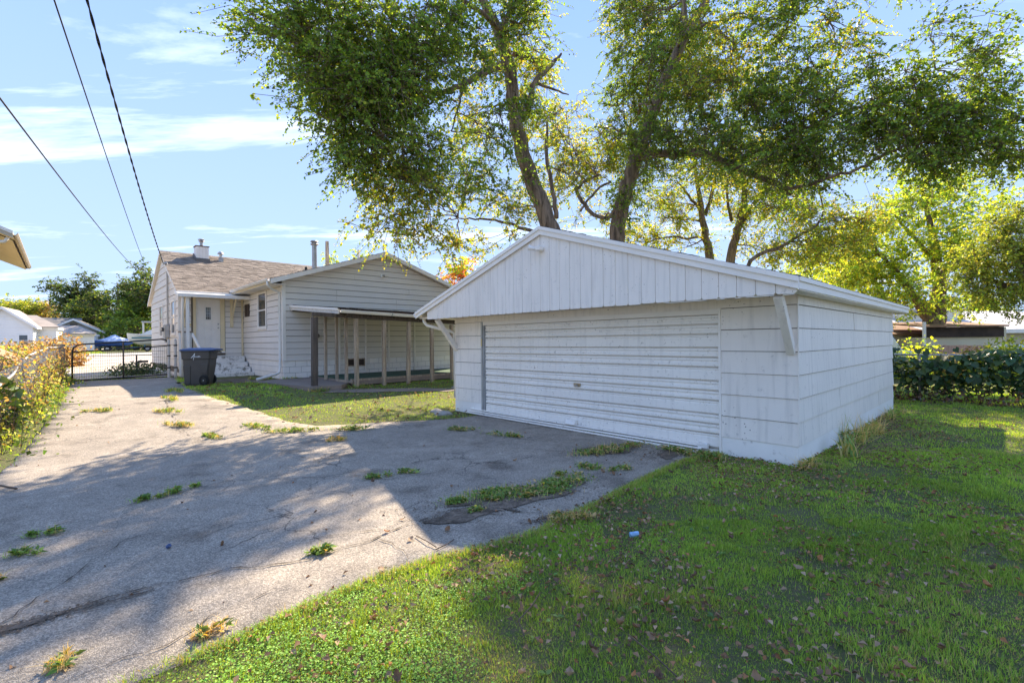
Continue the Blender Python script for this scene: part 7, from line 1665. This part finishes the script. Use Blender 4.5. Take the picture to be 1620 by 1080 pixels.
for t in range(900):
    if nl >= 130: break
    d = 1.9 + 4.8 * rng.random() ** 1.3; a = rng.uniform(-0.62, 0.80); x = d * math.tan(a); y = d
    if x < -1.2 and rng.random() < 0.75: continue
    gx, gy = glocal(x, y)
    if gx > -0.1 and 0 < gy + 0.1: continue
    if x < 0.2 + (y - 3.5) and rng.random() < 0.6: continue
    o = bpy.data.objects.new('fallen_leaf', LM[rng.integers(0, 12)]); on = bool(inside(np.array([x]), np.array([y]), DP)[0])
    o.location = (x, y, float(terr(x, y)) + (0.018 if on else rng.uniform(0.018, 0.045))); o.rotation_euler = (rng.normal(0, .35), rng.normal(0, .35), rng.random() * 6.28); s = rng.uniform(0.03, 0.065); o.scale = (s, s, s); link(o)
    tag(o, 'curled brown fallen leaf lying on the asphalt' if on else 'curled brown fallen leaf lying on the lawn', 'leaf', 'single leaves on the driveway' if on else 'single leaves on the lawn'); nl += 1
def twig(name, pts, r, label):
    tag(Geo().tube(pts, r, 5).build(name, 'twig', None, smooth=True), label, 'twig', 'fallen twigs')
twig('twig', [(-0.80, 3.88, 0.02), (-0.68, 3.74, 0.03), (-0.60, 3.66, 0.02)], 0.004, 'dark forked twig on the sunlit asphalt')
twig('twig', [(-0.60, 3.62, 0.018), (-0.52, 3.72, 0.02), (-0.48, 3.80, 0.02)], 0.004, 'short dark twig touching the sunlit asphalt edge')
twig('twig', [(0.05, 2.5, 0.05), (0.02, 2.62, 0.06), (0.10, 2.78, 0.05), (0.16, 2.95, 0.04)], 0.004, 'pale curved twig in the lawn below the large weed patch')
twig('twig', [(0.75, 2.2, 0.04), (0.68, 2.32, 0.06), (0.60, 2.5, 0.05)], 0.004, 'thin twig lying in the lawn at bottom centre')
twig('twig', [(-6.1, 5.35, 0.05), (-5.7, 5.28, 0.05), (-5.45, 5.2, 0.04)], 0.012, 'dead branch lying at the left driveway edge')
tag(Geo().tube([(0.93, 3.80, 0.045), (1.0, 3.81, 0.05)], 0.02, 8).build('crushed_can', 'litter_blue', None), 'crushed pale blue can lying in the grass near the driveway edge', 'litter')
tag(Geo().prism([(3.62, 3.30, 0.05), (3.74, 3.26, 0.05), (3.77, 3.33, 0.06), (3.66, 3.38, 0.05)], [(3.63, 3.30, 0.075), (3.73, 3.28, 0.085), (3.75, 3.33, 0.08), (3.66, 3.36, 0.07)]).build('paper_scrap', 'litter_white', None), 'crumpled white paper scrap on the lawn at right', 'litter')
tag(Geo().prism([(4.62, 6.75, 0.04), (4.70, 6.72, 0.04), (4.72, 6.78, 0.04)], [(4.63, 6.76, 0.06), (4.69, 6.73, 0.07), (4.71, 6.78, 0.05)]).build('paper_scrap', 'litter_white', None), 'small white scrap on the lawn right of the garage', 'litter')
tag(Geo().tube([(-2.72, 3.72, 0.016), (-2.70, 3.72, 0.03)], 0.016, 8).build('bottle_cap', 'bin_lid', None), 'small dark blue bottle cap on the asphalt', 'litter')
g = Geo()
def rock(cx, cy, rx, ry, rz, label):
    V = []; F = []; n, m = 9, 5
    for i in range(m):
        p = (i + 0.4) / m * math.pi / 2
        for k in range(n):
            a = 2 * math.pi * k / n; q = 1 + rng.normal(0, 0.07); V.append((rx * math.cos(a) * math.cos(p) * q, ry * math.sin(a) * math.cos(p) * q, rz * math.sin(p) * q - 0.02))
    for i in range(m - 1):
        for k in range(n): F.append((i * n + k, i * n + (k + 1) % n, (i + 1) * n + (k + 1) % n, (i + 1) * n + k))
    F.append(tuple(range((m - 1) * n, m * n)))
    tag(Geo().add(V, F).build('rock', 'stone', None, smooth=True, loc=(cx, cy, float(terr(cx, cy)))), label, 'rock', 'rocks by the garage corner')
c = Gw(-0.55, 6.85); rock(c.x, c.y, 0.22, 0.16, 0.10, 'flat grey rock at the left foot of the garage, nearer the driveway')
c = Gw(-0.45, 7.25); rock(c.x, c.y, 0.17, 0.13, 0.09, 'smaller grey rock behind the other at the left garage corner')

# ---------------------------------------------------------------- vine hedge on the right fence
def hedge():
    A_ = np.array([6.6, 15.8]); B_ = np.array([17.6, 5.2]); dirv = (B_ - A_) / np.linalg.norm(B_ - A_); nrm_ = np.array([-dirv[1], dirv[0]]); nrm_ = nrm_ if nrm_ @ A_ < 0 else -nrm_; Lh = np.linalg.norm(B_ - A_)
    T = empty('vine_hedge', (A_[0], A_[1], 0), 0, 'broad-leaved vine hedge smothering the back fence at right', 'hedge'); o2 = A_
    for s in np.arange(0.5, Lh, 2.4):
        p = dirv * s; Geo().tube([(p[0], p[1], -0.1), (p[0], p[1], 1.18)], 0.03, 8).build('fence_post', 'galv', T)
    Geo().tube([(0, 0, 1.16), (dirv[0] * Lh, dirv[1] * Lh, 1.16)], 0.022, 8).build('fence_rail', 'galv', T)
    n = 13000; s = rng.uniform(0, Lh, n); h = rng.random(n) ** 0.75 * 1.30; thick = 0.34 + 0.10 * np.sin(s * 1.7) + 0.08 * np.sin(s * 4.1); top = 1.16 + 0.12 * np.sin(s * 1.1) + 0.09 * np.sin(s * 2.9 + 1)
    f = rng.normal(0, 0.6, n) * thick * (0.5 + 0.6 * h); k = (h < top) & ((h > 0.30) | (rng.random(n) < 0.35)); gap = vnoise(s, h * 1.6, 1.3, 61) > 0.30; k &= gap | (h > 0.72); s, h, f = s[k], h[k], f[k]; n = len(s)
    P = np.stack([dirv[0] * s + nrm_[0] * f, dirv[1] * s + nrm_[1] * f, h], 1); out = np.sign(f)[:, None] * nrm_[None]
    D = np.concatenate([out * 0.5 + rng.normal(0, 0.5, (n, 2)), rng.uniform(-0.9, 0.1, (n, 1))], 1); Nn = np.concatenate([out * 0.7, np.ones((n, 1))], 1) + rng.normal(0, 0.35, (n, 3))
    C = pick('hedge', n); yel = rng.random(n) < np.where(s < 4.0, 0.20, 0.06); C[yel] = pick('maple', int(yel.sum()))
    V, F, C4 = big_leaves(P, D, Nn, rng.uniform(0.06, 0.13, n), C)
    fast_obj('foliage', V, [F], 'leaf_thick', C4, T)['kind'] = 'stuff'
    # large leaves at the front, each a piece of its own
    base_m = []
    for k in range(6):
        V, F, C4 = big_leaves(np.zeros((1, 3)), np.array([[0.0, -0.5, -0.75]]), np.array([[0.0, -0.75, 0.65]]), np.array([1.0]), pick('hedge', 1, 0.1)); base_m.append(fast_mesh('leaf', V, [F], 'leaf_thick', C4))
    for k in range(240):
        s_ = rng.uniform(2.2, Lh - 2); h_ = rng.uniform(0.55, 1.34); f_ = 0.30 + 0.16 * rng.random() - 0.2 * max(0, h_ - 1.1); o = bpy.data.objects.new('leaf', base_m[k % 6])
        p = dirv * s_ + nrm_ * f_; o.location = (p[0], p[1], h_); o.rotation_euler = (rng.normal(0, 0.3), rng.normal(0, 0.35), math.atan2(nrm_[1], nrm_[0]) + math.pi / 2 + rng.normal(0, 0.5)); sc = rng.uniform(0.13, 0.21); o.scale = (sc,) * 3; link(o, T)
    # stems and dead growth at the foot
    g = Geo()
    for k in range(260):
        s_ = rng.uniform(0, Lh); f_ = rng.normal(0, 0.18); p = dirv * s_ + nrm_ * f_; q = p + rng.normal(0, 0.18, 2); g.tube([(p[0], p[1], -0.02), ((p[0] + q[0]) / 2 + rng.normal(0, .05), (p[1] + q[1]) / 2, 0.3), (q[0], q[1], rng.uniform(0.4, 0.9))], [0.007, 0.006, 0.004], 4)
    g.build('stem', 'twig', T)['kind'] = 'stuff'
    n = 2600; s = rng.uniform(0, Lh, n); f = rng.normal(0.12, 0.25, n); P = np.stack([dirv[0] * s + nrm_[0] * f, dirv[1] * s + nrm_[1] * f, rng.random(n) ** 2 * 0.35], 1); D = rng.normal(0, 1, (n, 3)); V, F, C4 = leaves(P, D, rng.normal(0, 1, (n, 3)), rng.uniform(0.05, 0.1, n), pick('vine_brown', n) * 0.8)
    fast_obj('dead_foliage', V, [F], 'dry_leaf', C4, T)['kind'] = 'stuff'
hedge()
# bright shrubs and brush behind the hedge
def shrub(name, label, x, y, z, rx, ry, rz, n, pal, leaf, mat='leaf', group=None, cat='shrub', stems=14):
    T = empty(name, (x, y, z), 0, label, cat, group); q = rng.normal(0, 1, (n, 3)); q = q / np.linalg.norm(q, axis=1, keepdims=True) * rng.random((n, 1)) ** 0.45
    lump = 1 + 0.25 * np.sin(q[:, 0] * 5 + x) * np.sin(q[:, 1] * 4 + y); P = q * np.array([rx, ry, rz]) * lump[:, None]; P[:, 2] = np.abs(P[:, 2] + rz * 0.55)
    D = q * 0.6 + rng.normal(0, 0.6, (n, 3)); V, F, C4 = leaves(P, D, np.array([0, 0, 1.0]) + rng.normal(0, 0.6, (n, 3)), leaf * rng.uniform(0.6, 1.4, n), pick(pal, n))
    fast_obj('foliage', V, [F], mat, C4, T)['kind'] = 'stuff'
    g = Geo()
    for k in range(stems):
        a = rng.random() * 6.28; r = rng.random() * 0.8; g.tube([(0, 0, -0.05), (math.cos(a) * rx * r * .5, math.sin(a) * ry * r * .5, rz * .6), (math.cos(a) * rx * r, math.sin(a) * ry * r, rz * 1.2)], [0.012, 0.009, 0.004], 4)
    g.build('stem', 'twig', T)
    return T
for k, (px, y, rx, rz, n, pal, lab) in enumerate([(1450, 18.0, 0.9, 1.0, 900, 'maple', 'bright yellow green sapling between the van and the tree trunk'), (1535, 19.0, 0.9, 0.75, 700, 'vine_brown', 'dry tan brush before the long shed'),
        (1590, 18.5, 1.3, 0.95, 1500, 'olive', 'olive leafy brush beyond the hedge at the right edge'), (1560, 17.2, 0.8, 0.75, 700, 'olive', 'low green brush in front of the white tank'), (1500, 17.0, 0.7, 0.75, 500, 'autumn', 'dry orange brush before the pink board fence'), (1640, 17.5, 1.4, 1.0, 1200, 'maple', 'yellow brush beyond the hedge past the right edge')]):
    p = at(px, 540, y); shrub('brush', lab, p.x, p.y, 0.0, rx, rx, rz, n, pal, 0.11, group='brush beyond the hedge')
# ---------------------------------------------------------------- vines on the left fence
def vines():
    T = empty('fence_vine', (-9.3, 9.0, 0), 0, 'yellow and rust coloured vine sprawling over the left fence', 'vine')
    pts = np.array([(a, b) for a, b, c in FP] ); Vs, Fs, Cs = [], [], []; off = 0
    seg = np.linalg.norm(np.diff(pts, axis=0), axis=1); cum = np.concatenate([[0], np.cumsum(seg)])
    def along(s):
        i = np.clip(np.searchsorted(cum, s) - 1, 0, len(seg) - 1); t = (s - cum[i]) / seg[i]; return pts[i] + (pts[i + 1] - pts[i]) * t[:, None]
    dirv = (pts[-1] - pts[0]) / np.linalg.norm(pts[-1] - pts[0]); nr = np.array([dirv[1], -dirv[0]]); nr = nr if nr[0] > 0 else -nr
    for n, h0, h1, w, pal, lf in ((3200, 0.05, 1.2, 0.13, 'vine', 0.055), (4600, 0.30, 1.5, 0.15, 'vine_brown', 0.05), (2600, 0.0, 1.0, 0.16, 'olive', 0.06), (2200, 0.0, 0.4, 0.22, 'vine', 0.06), (1500, 0.0, 0.22, 0.34, 'weed', 0.07)):
        s = rng.uniform(0, cum[-1] - 0.3, n); p = along(s); top = 0.55 + 0.45 * vnoise(s, s * 0, 0.8, 71); h = h0 + (h1 - h0) * rng.random(n) * top; f = rng.normal(-0.08, w, n); k = (vnoise(s * 1.0, h * 2, 1.6, 72) > 0.42); p, s, h, f = p[k], s[k], h[k], f[k]; m = len(s)
        xy = p + nr * f[:, None]; P = np.stack([xy[:, 0], xy[:, 1], terr(xy[:, 0], xy[:, 1]) + h], 1) - np.array([-9.3, 9.0, 0]); D = rng.normal(0, 0.7, (m, 3)) + np.array([nr[0] * .4, nr[1] * .4, -0.3])
        V, F, C4 = leaves(P, D, np.array([0, 0, 1.0]) + rng.normal(0, 0.7, (m, 3)), lf * rng.uniform(0.6, 1.4, m), pick(pal, m)); Vs.append(V); Fs.append(F + off); Cs.append(C4); off += len(V)
    fast_obj('foliage', np.concatenate(Vs), [np.concatenate(Fs)], 'leaf', np.concatenate(Cs), T)['kind'] = 'stuff'
    g = Geo()
    for k in range(320):
        s = np.array([rng.uniform(0, cum[-1] - 0.3)]); p = along(s)[0]; x, y = p + nr * rng.normal(0, 0.15); z = float(terr(x, y)); a = rng.normal(0, 0.22, 4)
        g.tube([(x + 9.3, y - 9.0, z), (x + 9.3 + a[0] * .4, y - 9.0 + a[1] * .4, z + 0.5), (x + 9.3 + a[0] + a[2] * .4, y - 9.0 + a[1] + a[3] * .4, z + rng.uniform(0.5, 1.15))], [0.005, 0.004, 0.003], 3)
    g.build('stem', 'twig', T)['kind'] = 'stuff'
vines()
p = at(12, 620, 7.6); shrub('leafy_shrub', 'dark green leafy shrub at the left edge before the vines', p.x - 0.35, p.y, float(terr(p.x, p.y)) + 0.25, 0.45, 0.45, 0.45, 420, 'weed', 0.14, 'leaf_thick')
for k, (px, y, rx, rz, n, pal, lab) in enumerate([(60, 26, 2.0, 1.0, 2200, 'vine_brown', 'rust brown brush behind the fence vine before the white house'), (98, 27, 1.4, 1.2, 1500, 'vine_brown', 'tall bare brush before the low white garage'), (30, 21, 1.3, 0.8, 1300, 'vine', 'yellow brush between the fence and the cardboard box')]):
    p = at(px, 540, y); shrub('dry_brush', lab, p.x, p.y, float(terr(p.x, p.y)), rx, rx, rz, n, pal, 0.14, group='dry brush behind the fence', stems=50)
c = Hw(-3.3, 7.6); shrub('low_shrub', 'low dark green shrub at the gable wall behind the gate', c.x, c.y, 0.33, 0.75, 1.5, 0.35, 1500, 'weed', 0.08, 'leaf_thick')
# ---------------------------------------------------------------- edge rubble and small weeds along the house
for k, (x, y, lab) in enumerate([(0.2, -0.15, 'small weeds at the foot of the wing corner'), (-0.5, 0.9, 'small weeds under the house downspout'), (0.9, -3.85, 'weeds around the porch front post'), (-0.2, -3.95, 'weeds at the foot of the dark porch post')]):
    c = Hw(x, y); weed(c.x, c.y, 0.35, 0.12, ANG, 90, lab, 0.4, 0.06, 0.09, 'weeds along the house', z=0.34 if k < 2 else float(terr(c.x, c.y)))
